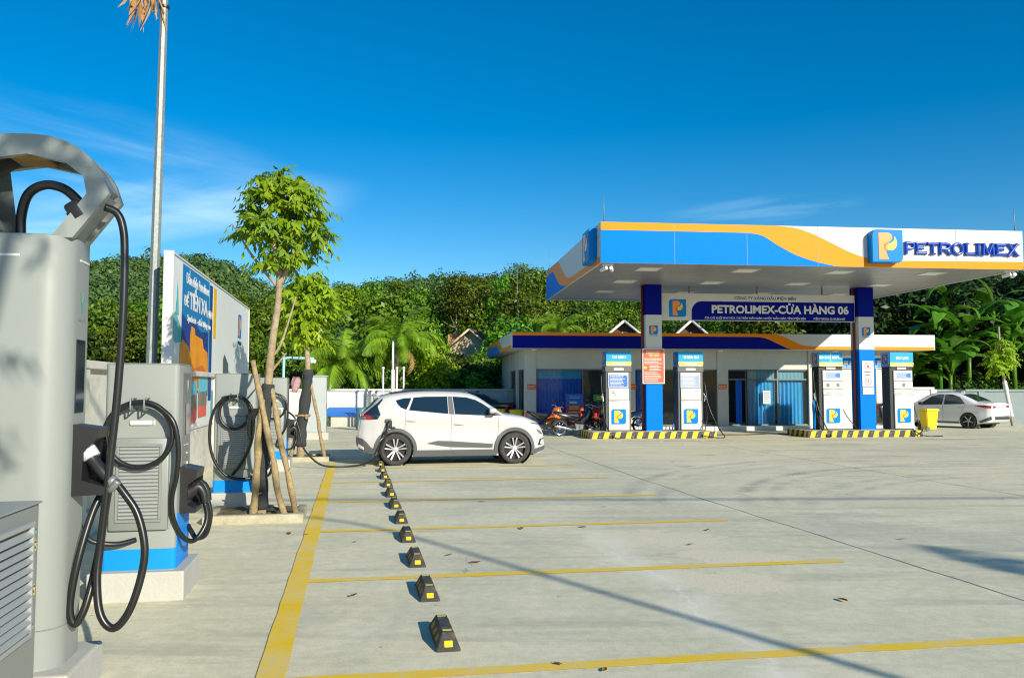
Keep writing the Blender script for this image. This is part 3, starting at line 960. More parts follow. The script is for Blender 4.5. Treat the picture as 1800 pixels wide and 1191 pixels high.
# crowns that stand clear of the mass
KINDS.append((crown_mesh('crown', M['leaf_b'], 8.0, 4.2, 13, 3400, 0.28, 171, 0.52, 0.9), trunk_mesh('trunk', 8.0, 0.13, 172, M['bark'], 7, 0.22), 8.0))
KINDS.append((crown_mesh('crown', M['leaf_a'], 8.5, 2.6, 13, 3200, 0.28, 173, 0.30, 1.3), trunk_mesh('trunk', 8.5, 0.12, 174, M['bark'], 6, 0.15), 8.5))
for i, (th, y, h, k) in enumerate(((-.243, 86, 8.6, 7), (-.205, 78, 8.0, 7), (-.182, 90, 8.2, 8), (-.135, 84, 8.2, 7), (-.105, 92, 8.4, 8), (-.066, 74, 8.2, 7), (-.035, 88, 9.0, 7), (-.012, 70, 8.4, 8), (.012, 80, 9.2, 7), (.034, 72, 8.8, 8), (.30, 66, 9.0, 7), (-.33, 88, 7.6, 8), (-.40, 90, 7.2, 7), (-.47, 86, 7.2, 8))):
    plant(k, th * y, y, h * 0.93, ('bare stemmed feathery tree' if k == 7 else 'narrow spire shaped tree') + ' on the skyline' + where(th, y).split(',')[0].replace(' part', ''), 'taller trees along the skyline', name='skyline_tree')
plant(0, -5.0, 82.0, 7.4, 'big feathery tree rising above the skyline midway between the sapling and the canopy', z=None, name='emergent_tree', sxy=0.95)
plant(1, 2.6, 68.0, 7.8, 'dark tree rising above the skyline just left of the canopy corner', name='emergent_tree', sxy=0.85)
plant(4, -15.4, 82.0, 7.2, 'round brownish tree on the skyline just right of the saplings', name='emergent_tree', sxy=0.9)
plant(2, 27.0, 58.0, 11.2, 'tall tree whose top twigs show just above the canopy roof', name='emergent_tree', sxy=0.7)
plant(0, -1.6, 44.2, 3.5, 'dark dense tree close behind the shop, left of its roof', name='garden_tree', z=0, sxy=1.15)
plant(3, 0.7, 43.5, 4.0, 'dark bush filling the gap between the shop and the young lime tree', name='garden_tree', z=0, sxy=1.1)
plant(3, -3.1, 42.8, 3.3, 'low dark bush above the white wall, right of the young lime tree', name='garden_tree', z=0, sxy=1.2)
plant(5, -3.85, 39.4, 4.1, 'young lime green tree above the white wall, right of the taller coconut palm', name='garden_tree', z=0, sxy=0.78)

# shrubs along the outside of the walls
SH = [crown_mesh('crown', M['leaf_dark'], 2.4, 2.8, 9, 1500, 0.26, 90 + i, 0.0, 0.6) for i in range(2)]
SHG = crown_mesh('crown', M['leaf_a'], 2.2, 2.6, 9, 1500, 0.24, 95, 0.0, 0.6)
for i in range(34):
    if i < 17: x, y = -16.5 + i * 1.12 + random.uniform(-0.3, 0.3), 40.4 + random.uniform(-0.6, 1.8)
    else: x, y = 19.0 + (i - 17) * 1.35 + random.uniform(-0.3, 0.3), 41.0 + random.uniform(0, 3.0)
    o = link('shrub', random.choice(SH + [SHG]), None, (x, y, 0), random.uniform(0, 6))
    s = random.uniform(0.75, 1.15) * (0.8 if i >= 17 else 0.95)
    o.scale = (s, s, s)
    tag(o, 'dark leafy shrub in the hedge outside the white wall' if i < 17 else 'tall dark shrub under the banana leaves outside the grey wall', 'shrub', 'shrubs outside the white wall' if i < 17 else 'shrubs outside the grey wall')
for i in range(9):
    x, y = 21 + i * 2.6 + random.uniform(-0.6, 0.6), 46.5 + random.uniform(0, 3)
    plant(6, x, y, random.uniform(6.8, 8.2), 'tall tree with shade painted into its dark leaves, in the wood behind the banana plants', 'tall dark trees behind the banana plants', name='wood_tree', sxy=1.0)

# ------------------------------------------------------------------ coconut palms
def frond_mesh(name, length, m, seed, droop=1.0, width=0.30, n=46):
    rng = np.random.default_rng(seed)
    t = np.linspace(0, 1, n)
    # rachis in the local x-z plane, rising then arching over
    ang = 0.55 - droop * 2.1 * t ** 1.5
    dx = np.cos(ang); dz = np.sin(ang)
    px = np.concatenate([[0], np.cumsum(dx)[:-1]]) * length / n
    pz = np.concatenate([[0], np.cumsum(dz)[:-1]]) * length / n
    Q = []
    for side in (-1, 1):
        for i in range(4, n):
            p = np.array([px[i], 0, pz[i]])
            tan = np.array([dx[i], 0, dz[i]]); nor = np.array([-dz[i], 0, dx[i]])
            ll = length * width * (math.sin(PI * min(1, 0.12 + 0.86 * t[i])) ** 0.7) * rng.uniform(0.85, 1.1)
            d = tan * 0.62 + np.array([0, side, 0]) * 0.8 - nor * rng.uniform(0.05, 0.35) + np.array([0, 0, -0.30])
            d = d / np.linalg.norm(d)
            w = tan * length * 0.0098
            end = p + d * ll + np.array([0, 0, -0.22 * ll])
            mid = p + d * ll * 0.5
            Q.append([p - w, p + w, mid + w * 0.9, mid - w * 0.9])
            Q.append([mid - w * 0.9, mid + w * 0.9, end + w * 0.15, end - w * 0.15])
    for i in range(n - 1):
        r = 0.016 * length / 2 * (1.1 - t[i])
        a = np.array([px[i], 0, pz[i]]); b = np.array([px[i + 1], 0, pz[i + 1]])
        Q.append([a + [0, r, 0], a - [0, r, 0], b - [0, r, 0], b + [0, r, 0]])
    return quads_mesh(name, np.array(Q), m)
FR = [frond_mesh('frond', 2.6, M['leaf_palm'], 5 + i, dr, n=44) for i, dr in enumerate((0.75, 0.95, 1.15, 0.85))]
FRD = frond_mesh('frond', 2.3, M['brownleaf'], 15, 1.15, 0.2)
def palm(x, y, z, h, label, n, s=1.0, dead=()):
    t = thing('coconut_palm', label, 'palm', (x, y, z), random.uniform(0, 6))
    bm = BM()
    pts = [(0.25, 0.1, -0.3), (0.12, 0.05, h * 0.4), (0, 0, h)]
    tube(bm, smoothline(pts, 8), lambda q: 0.15 * s * (1.15 - 0.35 * q) * (1 + 0.05 * math.sin(q * 90)), 9)
    obj('trunk', bm, M['darkbark'], t)
    bm = BM()
    for k in range(7):
        a = k * 0.9
        lathe(bm, [(0.0, -0.10), (0.08, -0.06), (0.10, 0.0), (0.08, 0.07), (0.0, 0.1)], Matrix.Translation((0.16 * math.cos(a), 0.16 * math.sin(a), h - 0.12 - 0.05 * (k % 2))), 8)
    obj('coconut_cluster', bm, M['leaf_lime'], t)
    for i in range(n):
        fr = link('frond', FRD if i in dead else random.choice(FR), t)
        ti = i / n
        fr.location = (0, 0, h)
        fr.rotation_euler = (random.uniform(-0.15, 0.15), (-1.0 + 1.75 * ti ** 0.8 + random.uniform(-0.1, 0.1)) if i not in dead else 0.95, i * 2.399 + random.uniform(-0.2, 0.2))
        k = s * random.uniform(0.88, 1.1)
        fr.scale = (k, k, k)
    return t
palm(-5.35, 38.4, 0, 3.75, 'taller coconut palm with wide yellowish fronds behind the white flagpole', 24, 0.96, dead=(22,))
palm(-7.95, 38.2, 0, 2.75, 'shorter coconut palm with drooping fronds left of the flagpole', 24, 1.0)
palm(2.6, 47.0, 0.4, 4.4, 'small palm whose arching fronds show above the left end of the shop roof', 16, 0.8)
palm(-9.6, 50.0, 0.5, 4.6, 'half hidden palm behind the second sapling', 14, 0.7)

# ------------------------------------------------------------------ banana plants
def banana_leaf(name, l, w, seed, bend):
    rg = random.Random(seed)
    bm = BM()
    n = 14
    px = pz = 0.0
    prev = None
    torn = {rg.randrange(3, n - 1) for _ in range(4)}
    for i in range(n + 1):
        t = i / n
        a = 0.95 - bend * t ** 1.3
        ww = 0.02 if t < 0.16 else w / 2 * (math.sin(PI * ((t - 0.16) / 0.84) ** 0.75) ** 0.6 if t < 1 else 0.02)
        ww = max(ww, 0.012) * rg.uniform(0.92, 1.05)
        c = Vector((px, 0, pz)); nor = Vector((-math.sin(a), 0, math.cos(a)))
        row = [c + Vector((0, -ww, 0)) + nor * ww * 0.10, c + Vector((0, -ww * 0.5, 0)) + nor * ww * 0.22, c, c + Vector((0, ww * 0.5, 0)) + nor * ww * 0.22, c + Vector((0, ww, 0)) + nor * ww * 0.10]
        if i in torn:
            row[0] = row[0].lerp(c, 0.55); row[4] = row[4].lerp(c, 0.35)
        row = [bm.verts.new(v) for v in row]
        if prev:
            for k in range(4): bm.faces.new((prev[k], prev[k + 1], row[k + 1], row[k])).smooth = True
        prev = row
        px += math.cos(a) * l / n; pz += math.sin(a) * l / n
    tube(bm, [(0.16 * l * k / 4 * math.cos(0.93), 0, 0.16 * l * k / 4 * math.sin(0.93) - 0.01) for k in range(5)], 0.03, 5)
    return mesh_of(bm, name, M['leaf_banana'])
BL = [banana_leaf('leaf', 2.3, 0.58, 1, 1.3), banana_leaf('leaf', 2.1, 0.62, 2, 1.9), banana_leaf('leaf', 2.4, 0.52, 3, 2.5), banana_leaf('leaf', 1.9, 0.56, 4, 0.8)]
BPOS = [(21.6, 40.6, 4.2), (23.2, 41.8, 6.0), (24.9, 40.9, 6.6), (26.4, 42.0, 5.6), (22.6, 43.6, 7.4), (25.8, 44.0, 8.6), (27.9, 43.2, 7.4), (20.2, 42.2, 3.6), (28.9, 41.6, 4.6), (24.2, 45.2, 9.0), (30.5, 43.8, 7.0)]
BT = ['short banana plant, leftmost of the clump behind the sedan', 'banana plant with spreading leaves above the sedan roof', 'banana plant right behind the wrapped sapling', 'banana plant with upright leaves right of the wrapped sapling', 'tall banana plant leaning towards the canopy edge', 'tall banana plant near the right end of the canopy', 'banana plant at the right edge of the view above the wall', 'small banana plant in the shade nearest the shop', 'low banana plant over the grey wall at the far right', 'tallest banana plant, its leaves reaching up to the canopy roof', 'banana plant beyond the right edge of the clump']
for (x, y, h), lb in zip(BPOS, BT):
    t = thing('banana_plant', lb, 'banana plant', (x, y, 0), random.uniform(0, 6), 'banana plants beyond the grey wall')
    bm = BM()
    tube(bm, [(0, 0, -0.3), (0.05, 0, h * 0.35), (0, 0.03, h * 0.72)], 0.14, 8, r1=0.08)
    obj('stem', bm, M['leaf_banana'], t)
    for i in range(14):
        lf = link('leaf', BL[(i * 7 + int(h * 10)) % 4], t)
        lf.location = (0, 0, h * (0.50 + 0.018 * i))
        lf.rotation_euler = (random.uniform(-0.35, 0.35), random.uniform(-0.30, 0.45), i * 2.4 + random.uniform(-0.3, 0.3))
        k = random.uniform(1.0, 1.4)
        lf.scale = (k, k, k)

# ------------------------------------------------------------------ planted saplings
def spray_crown(name, m, centers, sprays, leaflets, leaf, seed, ln_=0.34, droop=0.9):
    """drooping compound leaves: each spray a rachis with paired narrow leaflets"""
    rng = np.random.default_rng(seed)
    C = np.array([c[:3] for c in centers]); rad = np.array([c[3] for c in centers])
    w = rad ** 2; w = w / w.sum()
    Q = []
    for s in range(sprays):
        i = rng.choice(len(C), p=w)
        d = unit(rng.normal(size=3)); d[2] = d[2] * 0.9
        p0 = C[i] + d * rad[i] * rng.uniform(0.25, 1.0) * np.array([1, 1, 0.85])
        out = unit(np.array([d[0], d[1], rng.uniform(-0.15, 0.75)]) + rng.normal(size=3) * 0.3)
        L_ = ln_ * rng.uniform(0.7, 1.25)
        sd = unit(np.cross(out, [0, 0, 1]) + 1e-3)
        for k in range(leaflets):
            t = (k // 2 + 0.6) / (leaflets / 2)
            pos = p0 + out * L_ * t + np.array([0, 0, -droop * L_ * 0.6 * t * t])
            side = 1 if k % 2 else -1
            dr = unit(out * 0.35 + sd * side * rng.uniform(0.25, 0.8) + rng.normal(size=3) * 0.2 + np.array([0, 0, -droop * rng.uniform(0.5, 1.5)]))
            b = unit(np.cross(dr, out + rng.normal(size=3) * 0.2 + np.array([0, 0, 0.01])))
            l = leaf * rng.uniform(0.75, 1.25); ww = l * 0.34
            nn = np.cross(dr, b) * l * 0.08
            Q.append([pos, pos + dr * l * 0.42 + b * ww * 0.5 + nn, pos + dr * l, pos + dr * l * 0.42 - b * ww * 0.5 + nn])
    return quads_mesh(name, np.array(Q), m)

def planter(label, a0, a1, b0, b1, h=0.10):
    bm = BM()
    c = bay((a0 + a1) / 2, (b0 + b1) / 2)
    t = thing('tree_pit', label, 'planter', c, BAY)
    w, d = (a1 - a0) / 2, (b1 - b0) / 2
    for nm, bx in (('kerb_stone', (-w, w, -d, -d + 0.11)), ('kerb_stone', (-w, w, d - 0.11, d)), ('kerb_stone', (-w, -w + 0.11, -d + 0.112, d - 0.112)), ('kerb_stone', (w - 0.11, w, -d + 0.112, d - 0.112))):
        bm = BM(); box(bm, *bx, -0.05, h + random.uniform(-0.008, 0.008), 0.02, seg=2); obj(nm, bm, M['kerb'], t, smooth=40)
    bm = BM()
    n = 12
    vs = [[bm.verts.new((-w + 0.1 + (2 * w - 0.2) * i / n, -d + 0.1 + (2 * d - 0.2) * j / n, h - 0.03 + 0.035 * math.sin(i * 1.7) * math.cos(j * 1.3) + random.uniform(-0.012, 0.012))) for j in range(n + 1)] for i in range(n + 1)]
    for i in range(n):
        for j in range(n): bm.faces.new((vs[i][j], vs[i + 1][j], vs[i + 1][j + 1], vs[i][j + 1]))
    tag(obj('soil', bm, M['soil'], t, smooth=180), kind='stuff')
    return t
planter('low concrete tree pit round the first sapling, beside the yellow line', -1.80, -0.60, 10.68, 11.72)
planter('concrete tree pit round the second sapling, near the charging car', -1.78, -0.53, 19.25, 20.3)

def sapling(label, base, pts, r0, r1, limbs, crown, crown_m, stakes, wrap, wrap_m, sleeve=None, name='sapling'):
    t = thing(name, label, 'tree', base)
    bm = BM()
    tube(bm, smoothline(pts, 8), r0, 10, r1=r1)
    for lp, lr in limbs: tube(bm, smoothline(lp, 5), lr, 7, r1=lr * 0.35)
    obj('trunk', bm, M['bark'], t)
    link('crown', crown, t)
    if wrap:
        bm = BM()
        tube(bm, smoothline(wrap, 8), lambda q: r0 * (1.28 + 0.12 * math.sin(q * 17) + 0.10 * math.sin(q * 41)), 12)
        obj('trunk_wrap', bm, wrap_m, t, smooth=180)
    return t
def stake(label, p0, p1, r, group, kinks=0.02, seed=0):
    rg = random.Random(seed)
    p0, p1 = Vector(p0), Vector(p1)
    pts = [p0.lerp(p1, i / 6) + Vector((rg.uniform(-kinks, kinks), rg.uniform(-kinks, kinks), 0)) for i in range(7)]
    bm = BM()
    tube(bm, smoothline([p - p0 for p in pts], 4), lambda q: r * (1.08 - 0.22 * q) * (1 + 0.10 * math.sin(q * 23 + seed)), 9)
    for k in range(4):
        q = pts[rg.randrange(1, 6)] - p0
        a = rg.uniform(0, 6.28)
        tube(bm, [q, q + Vector((math.cos(a) * r * 1.7, math.sin(a) * r * 1.7, r * 0.9))], r * 0.35, 5, r1=r * 0.2)
    o = obj('tree_stake', bm, M['stake'], None, smooth=180)
    o.location = p0
    return tag(o, label, 'stake', group)

# first sapling, 4.6 m, crown about 1.3 m wide
S1 = bay(-1.13, 11.12)
c1 = [(-0.05, 0, 4.34, .16), (0.12, 0, 4.22, .2), (0.30, 0.0, 4.20, .14), (-0.26, 0, 4.14, .16), (0.0, 0.05, 3.5, .22), (-0.05, 0, 3.24, .22), (0.16, 0.1, 3.72, .27), (-0.18, -0.1, 3.72, .24), (-0.06, 0.05, 4.12, .22), (0.26, 0, 4.06, .19), (-0.46, 0.0, 3.62, .12), (-0.44, 0.08, 3.92, .12), (0.40, 0, 3.60, .16), (-0.14, -0.05, 4.34, .10), (0.22, 0.15, 3.36, .14), (0.42, 0, 3.86, .13), (0.08, 0, 3.95, .2)]
sapling('taller sapling with a round green crown, tied to three wooden stakes', S1,
        [(-0.02, 0, 0.0), (-0.02, 0, 0.7), (0.03, 0, 1.5), (0.08, 0.0, 2.2), (0.15, 0, 2.75), (0.17, 0.0, 3.2)], 0.066, 0.038,
        [([(0.15, 0, 3.0), (0.30, 0, 3.3), (0.40, 0.05, 3.8)], 0.04), ([(0.16, 0, 3.1), (0.08, 0, 3.6), (0.0, 0, 4.3)], 0.035), ([(0.13, 0, 3.0), (-0.2, 0, 3.4), (-0.45, 0, 3.8)], 0.025),
         ([(0.05, 0, 2.06), (0.20, -0.03, 2.22), (0.40, -0.05, 2.85)], 0.026), ([(0.05, 0, 1.84), (0.14, -0.02, 1.95), (0.28, -0.03, 2.12)], 0.024)],
        spray_crown('crown', M['leaf_sapling'], [(x + .17, y, z + .08, r * 1.05) for x, y, z, r in c1], 400, 9, 0.125, 21, 0.25), M['leaf_sapling'], None,
        [(-0.02, 0, 0.12), (-0.02, 0, 0.7), (0.01, 0, 1.35), (0.045, 0, 1.72)], M['net'])
G1 = 'stakes round the first sapling'
stake('straight stake standing closest to the taller sapling trunk', S1 + Vector((-0.08, -0.13, 0.06)), S1 + Vector((0.0, -0.12, 1.52)), 0.046, G1, 0.012, 1)
stake('middle stake of the taller sapling, crossing its trunk', S1 + Vector((0.33, -0.22, 0.06)), S1 + Vector((-0.12, -0.13, 2.02)), 0.040, G1, 0.012, 2)
stake('right stake of the taller sapling, leaning in from the kerb', S1 + Vector((0.46, -0.10, 0.06)), S1 + Vector((0.07, -0.02, 1.70)), 0.038, G1, 0.012, 3)
bm = BM()
g_ = []
for i in range(9):
    u_ = i / 8
    for j in range(6):
        v_ = j / 5
        wd = (0.10 + 0.16 * math.sin(PI * u_)) * (1 - 0.75 * v_)
        g_.append(bm.verts.new((-0.10 - 0.02 * v_ + (u_ - 0.5) * 2 * wd * 0.8, -0.17 + 0.035 * math.sin(9 * u_ + 4 * v_), 1.34 + 0.10 * (u_ - 0.3) - (0.34 * v_) * math.sin(PI * min(1, u_ + 0.12)))))
for i in range(8):
    for j in range(5): bm.faces.new((g_[i * 6 + j], g_[(i + 1) * 6 + j], g_[(i + 1) * 6 + j + 1], g_[i * 6 + j + 1]))
bmesh.ops.solidify(bm, geom=bm.faces[:], thickness=0.012)
o = obj('tie_cloth', bm, M['net'], None, smooth=180); o.location = S1
tag(o, 'black net cloth tying the stakes to the taller sapling', 'tree tie')

# second sapling, lime green
S2 = bay(-1.17, 19.72)
c2 = [(0.0, 0, 3.35, .50), (0.30, 0, 3.75, .45), (-0.25, 0, 3.75, .45), (0.05, 0.1, 4.15, .40), (-0.36, 0.1, 3.30, .30), (0.42, 0, 3.35, .30), (0.10, 0, 2.95, .30), (-0.20, 0, 2.90, .26), (0.40, 0, 3.95, .24), (0.30, 0, 2.72, .18)]
sapling('lime green sapling with a white barked trunk, wrapped in dark net', S2,
        [(-0.02, 0, 0.0), (0.02, 0, 0.9), (0.12, 0, 1.8), (0.10, 0, 2.5), (0.02, 0, 3.3)], 0.095, 0.045,
        [([(0.06, 0, 2.6), (0.4, 0, 3.0), (0.6, 0, 3.6)], 0.03), ([(0.04, 0, 2.7), (-0.3, 0, 3.1), (-0.5, 0, 3.6)], 0.03)],
        spray_crown('crown', M['leaf_lime'], c2, 430, 9, 0.16, 22, 0.28), M['leaf_lime'], None,
        [(-0.02, 0, 0.32), (0.02, 0, 0.9), (0.12, 0, 1.8), (0.12, 0, 2.08)], M['net'])
G2 = 'stakes round the second sapling'
stake('right stake of the lime green sapling, leaning away from the cable', S2 + Vector((0.56, -0.05, 0.05)), S2 + Vector((0.20, 0.0, 1.75)), 0.042, G2, 0.012, 4)
stake('left stake of the lime green sapling, under the pink tag', S2 + Vector((-0.28, 0.1, 0.05)), S2 + Vector((0.05, 0.05, 1.62)), 0.045, G2, 0.012, 5)
bm = BM()
tube(bm, smoothline([(0.02 + 0.15 * math.cos(k * PI / 6), 0.02 + 0.15 * math.sin(k * PI / 6), 1.02 + 0.01 * (k % 2)) for k in range(12)], 3, True), 0.028, 7, closed=True)
box(bm, 0.10, 0.17, -0.16, -0.10, 0.94, 1.06, 0.02)
o = obj('tie_rope', bm, M['stake'], None, smooth=180); o.location = S2
tag(o, 'straw coloured rope knotted round the lime green sapling and its stakes', 'tree tie')
# pink printed plastic tag
bm = BM()
vs = []
for i in range(7):
    for j in range(7):
        u_, v_ = i / 6, j / 6
        vs.append(bm.verts.new((0.22 * (u_ - 0.5) * (0.55 + 0.45 * math.sin(PI * min(1, v_ + 0.1))) - 0.05 * v_ * 0, 0.03 * math.sin(7 * u_ + 3 * v_), -0.36 * v_)))
for i in range(6):
    for j in range(6): bm.faces.new((vs[i * 7 + j], vs[(i + 1) * 7 + j], vs[(i + 1) * 7 + j + 1], vs[i * 7 + j + 1]))
M['pinkbag'] = mat('pink_printed_bag', (0.72, 0.50, 0.52), 0.5, var=0.05, scale=8, dirt=(0.62, 0.10, 0.14), dscale=14, damt=0.9)
bmesh.ops.solidify(bm, geom=bm.faces[:], thickness=0.006)
o = obj('plastic_bag', bm, M['pinkbag'], None, smooth=180)
o.location = S2 + Vector((-0.08, -0.22, 1.92)); o.rotation_euler = (0, 0.12, 0)
tag(o, 'crumpled pink and white plastic bag hung on the lime green sapling', 'bag')

# thin wrapped sapling behind the sedan
S3 = Vector((21.35, 35.9, 0))
c3 = [(-0.25, 0, 3.05, .36), (0.05, 0, 3.25, .38), (-0.45, 0, 2.72, .28), (0.25, 0, 2.80, .30), (-0.05, 0, 2.6, .30), (0.0, 0, 3.65, .22), (-0.35, 0, 2.35, .2)]
sapling('thin sapling with yellowish leaves and a white wrapped trunk behind the sedan', S3, [(0.35, 0, 0), (0.22, 0, 0.9), (0.05, 0, 1.9), (-0.08, 0, 3.0), (-0.12, 0, 4.3)], 0.07, 0.045, [],
        spray_crown('crown', M['leaf_lime'], c3, 230, 10, 0.16, 23, 0.30), M['leaf_lime'], None, [(0.30, 0, 0.4), (0.22, 0, 0.9), (0.05, 0, 1.95)], M['white'])

# black tied pole props of the young lime tree show above the wall
stake('bare prop leaning on the young lime tree above the white wall', (-3.75, 39.4, 1.0), (-3.3, 39.5, 3.0), 0.05, None, 0.02, 8)

# dead fallen leaves on the yard
LEAFS = []
for k in range(3):
    bm = BM()
    rg = random.Random(70 + k)
    vs = [bm.verts.new((x * 0.05, y * 0.05, 0.003 + 0.008 * abs(rg.uniform(0, 1)))) for x, y in ((-1.2, 0), (-.5, .45), (.4, .42), (1.3, .1), (.5, -.4), (-.5, -.45))]
    c = bm.verts.new((0, 0, 0.004))
    for i in range(6): bm.faces.new((vs[i], vs[(i + 1) % 6], c))
    bmesh.ops.solidify(bm, geom=bm.faces[:], thickness=0.003)
    LEAFS.append(mesh_of(bm, 'fallen_leaf', M['brownleaf'], 60))
LP = [(-0.63, 8.35), (-1.70, 9.05), (0.11, 9.9), (-1.28, 6.75), (-2.55, 9.55), (-2.35, 9.5), (-0.35, 8.0), (0.28, 5.1), (0.55, 5.0), (-0.44, 12.2), (1.3, 11.7), (0.85, 10.0), (1.9, 8.9), (2.3, 9.8), (2.6, 6.6), (4.3, 9.2)]
for i, (x, y) in enumerate(LP):
    o = link('fallen_leaf', LEAFS[i % 3], None, (x, y, 0.01), random.uniform(0, 6))
    s = random.uniform(0.55, 1.1); o.scale = (s, s, s)
    tag(o, 'small dry brown leaf lying on the concrete yard', 'fallen leaf', 'dry leaves on the concrete')

# ------------------------------------------------------------------ car chargers
def coil(cx, cz, rx, rz, y, a0, a1, n=26, dy=0.0):
    return [(cx + rx * math.cos(R(a0 + (a1 - a0) * i / n)), y + dy * i / n, cz + rz * math.sin(R(a0 + (a1 - a0) * i / n))) for i in range(n + 1)]

tocar = None
SLAT = BM(); box(SLAT, -0.148, 0.148, -0.009, 0.009, -0.0085, 0.0085, 0.004, mtx=Matrix.Rotation(R(-38), 4, 'X')); SLAT = mesh_of(SLAT, 'slat', M['louvre'])

def dc_charger(label, a, b, cables, seed=0, plugs=2):
    t = thing('ev_charger', label, 'ev charger', bay(a, b), BAY, 'slim grey chargers along the wall')
    bm = BM(); box(bm, -0.36, 0.36, -0.345, 0.36, -0.05, 0.226, 0.012, seg=2); obj('plinth', bm, M['plinth'], t)
    bm = BM(); box(bm, -0.278, 0.278, -0.275, 0.275, 0.226, 1.86, 0.035, seg=3, vert_only=True); obj('body', bm, M['charger'], t, smooth=40)
    bm = BM(); box(bm, -0.2805, 0.2805, -0.2775, 0.2775, 0.232, 0.395, 0.0355, seg=3, vert_only=True); obj('blue_band', bm, M['blue_band'], t, smooth=40)
    bm = BM(); box(bm, -0.27, 0.27, -0.268, 0.268, 1.86, 1.872, 0.01); obj('lid', bm, M['charger'], t)
    # louvred side towards the street
    bm = BM()
    box(bm, -0.235, 0.235, -0.281, -0.270, 0.55, 1.50, 0.004)
    obj('service_door', bm, M['charger'], t)
    bm = BM()
    box(bm, -0.222, 0.222, -0.318, -0.276, 0.545, 1.275, 0.016, seg=2)
    d = obj('vent_box', bm, M['charger_panel'], t, smooth=40)
    bm = BM()
    for bx in ((-0.172, 0.172, 1.205, 1.228), (-0.172, 0.172, 0.612, 0.632), (-0.172, -0.150, 0.632, 1.205), (0.150, 0.172, 0.632, 1.205)):
        box(bm, bx[0], bx[1], -0.330, -0.316, bx[2], bx[3], 0.003)
    obj('vent_frame', bm, M['charger_panel'], t)
    for k in range(20):
        s = link('slat', SLAT, t)
        s.location = (0, -0.324, 0.648 + k * 0.0285)
    bm = BM()
    box(bm, -0.085, 0.085, -0.302, -0.276, 1.375, 1.415, 0.01, seg=2); box(bm, 0.09, 0.105, -0.29, -0.276, 1.375, 1.415, 0.004)
    obj('door_handle', bm, M['silver'], t, smooth=40)
    for x in (-0.045, 0.055):
        bm = BM()
        tube(bm, smoothline([(x, -0.275, 1.50), (x, -0.43, 1.50), (x, -0.452, 1.52), (x, -0.452, 1.58)], 4), 0.0075, 7)
        tube(bm, [(x, -0.275, 1.59), (x, -0.40, 1.59), (x, -0.40, 1.50)], 0.006, 7)
        obj('cable_hook', bm, M['steel'], t)
    # screen side towards the lane
    bm = BM(); box(bm, 0.272, 0.284, -0.14, 0.19, 0.98, 1.80, 0.004); f = obj('front_film', bm, M['greyfilm'], t)
    bm = BM(); box(bm, 0.283, 0.288, -0.02, 0.13, 1.28, 1.55, 0.003); obj('touch_screen', bm, M['screen'], f)
    bm = BM()
    prism(bm, [(-.03, .05), (-.024, .05), (0, -.03), (.024, .05), (.03, .05), (0, -.05)], 0, 0.002, lane(0.2845, 0.05, 1.69))
    obj('emblem', bm, M['ltgrey'], f)
    bm = BM()
    for y in (-0.05, 0.02, 0.09): box(bm, 0.284, 0.286, y, y + 0.035, 1.195, 1.203)
    box(bm, 0.284, 0.290, 0.06, 0.075, 1.12, 1.135); box(bm, 0.284, 0.300, 0.03, 0.06, 1.03, 1.06, 0.008)
    obj('indicator', bm, M['silver'], f)
    bm = BM(); box(bm, 0.275, 0.282, -0.245, 0.245, 0.395, 0.66, 0.002); obj('blue_skirt', bm, M['blue_band'], t)
    bm = BM()
    prism(bm, [(0.28, 1.03), (0.415, 1.00), (0.405, 0.93), (0.34, 0.88), (0.335, 0.72), (0.40, 0.685), (0.40, 0.65), (0.28, 0.65)], -0.16, 0.16, Matrix.Rotation(R(90), 4, 'X') @ Matrix.Translation((0, 0, -0.0)))
    obj('plug_holster', bm, M['black'], t)
    for i in range(plugs):
        y = -0.075 + 0.15 * i
        bm = BM()
        tube(bm, smoothline([(0.315, y, 0.79), (0.365, y, 0.83), (0.41, y, 0.855), (0.45, y, 0.80), (0.465, y, 0.72)], 4), lambda q: 0.05 * (1.05 - 0.5 * q), 10)
        box(bm, 0.35, 0.43, y - 0.025, y + 0.025, 0.86, 0.895, 0.012)
        obj('plug', bm, M['black'], t, smooth=50)
    for pts, rr in cables:
        if pts is not tocar: pts = [(p[0] if p[0] < 0.30 else 0.30 + (p[0] - 0.30) * 0.5, p[1], p[2]) for p in pts]
        bm = BM()
        tube(bm, smoothline(pts, 5), rr, 9)
        obj('charging_cable', bm, M['cable'], t, smooth=180)
    return t

RC = 0.0205
# the nearest slim charger: one cable hung as a round coil, a second loop at the plugs
big = [(-0.02, -0.275, 0.47), (-0.16, -0.36, 0.455), (-0.34, -0.42, 0.52), (-0.43, -0.43, 0.78), (-0.40, -0.42, 1.02), (-0.30, -0.40, 1.22)] + coil(0.02, 1.30, 0.265, 0.262, -0.40, 165, 72, 6) + [(0.17, -0.40, 1.51), (0.27, -0.41, 1.40), (0.315, -0.40, 1.20), (0.295, -0.38, 0.98), (0.255, -0.34, 0.80), (0.265, -0.30, 0.62), (0.36, -0.24, 0.47), (0.50, -0.16, 0.43), (0.63, -0.10, 0.52), (0.665, -0.075, 0.62), (0.625, -0.075, 0.72)]
loopc = coil(0.01, 1.302, 0.248, 0.252, -0.37, 80, 440, 26, -0.02)
plug2 = [(0.625, 0.075, 0.72), (0.67, 0.08, 0.60), (0.60, 0.10, 0.44), (0.44, 0.12, 0.40), (0.33, 0.16, 0.46), (0.285, 0.19, 0.50)]
dc_charger('slim grey charger nearest the tall one, its cable hung in a round coil', -1.667, 7.36, [(big, RC), (loopc, RC), (plug2, RC)])
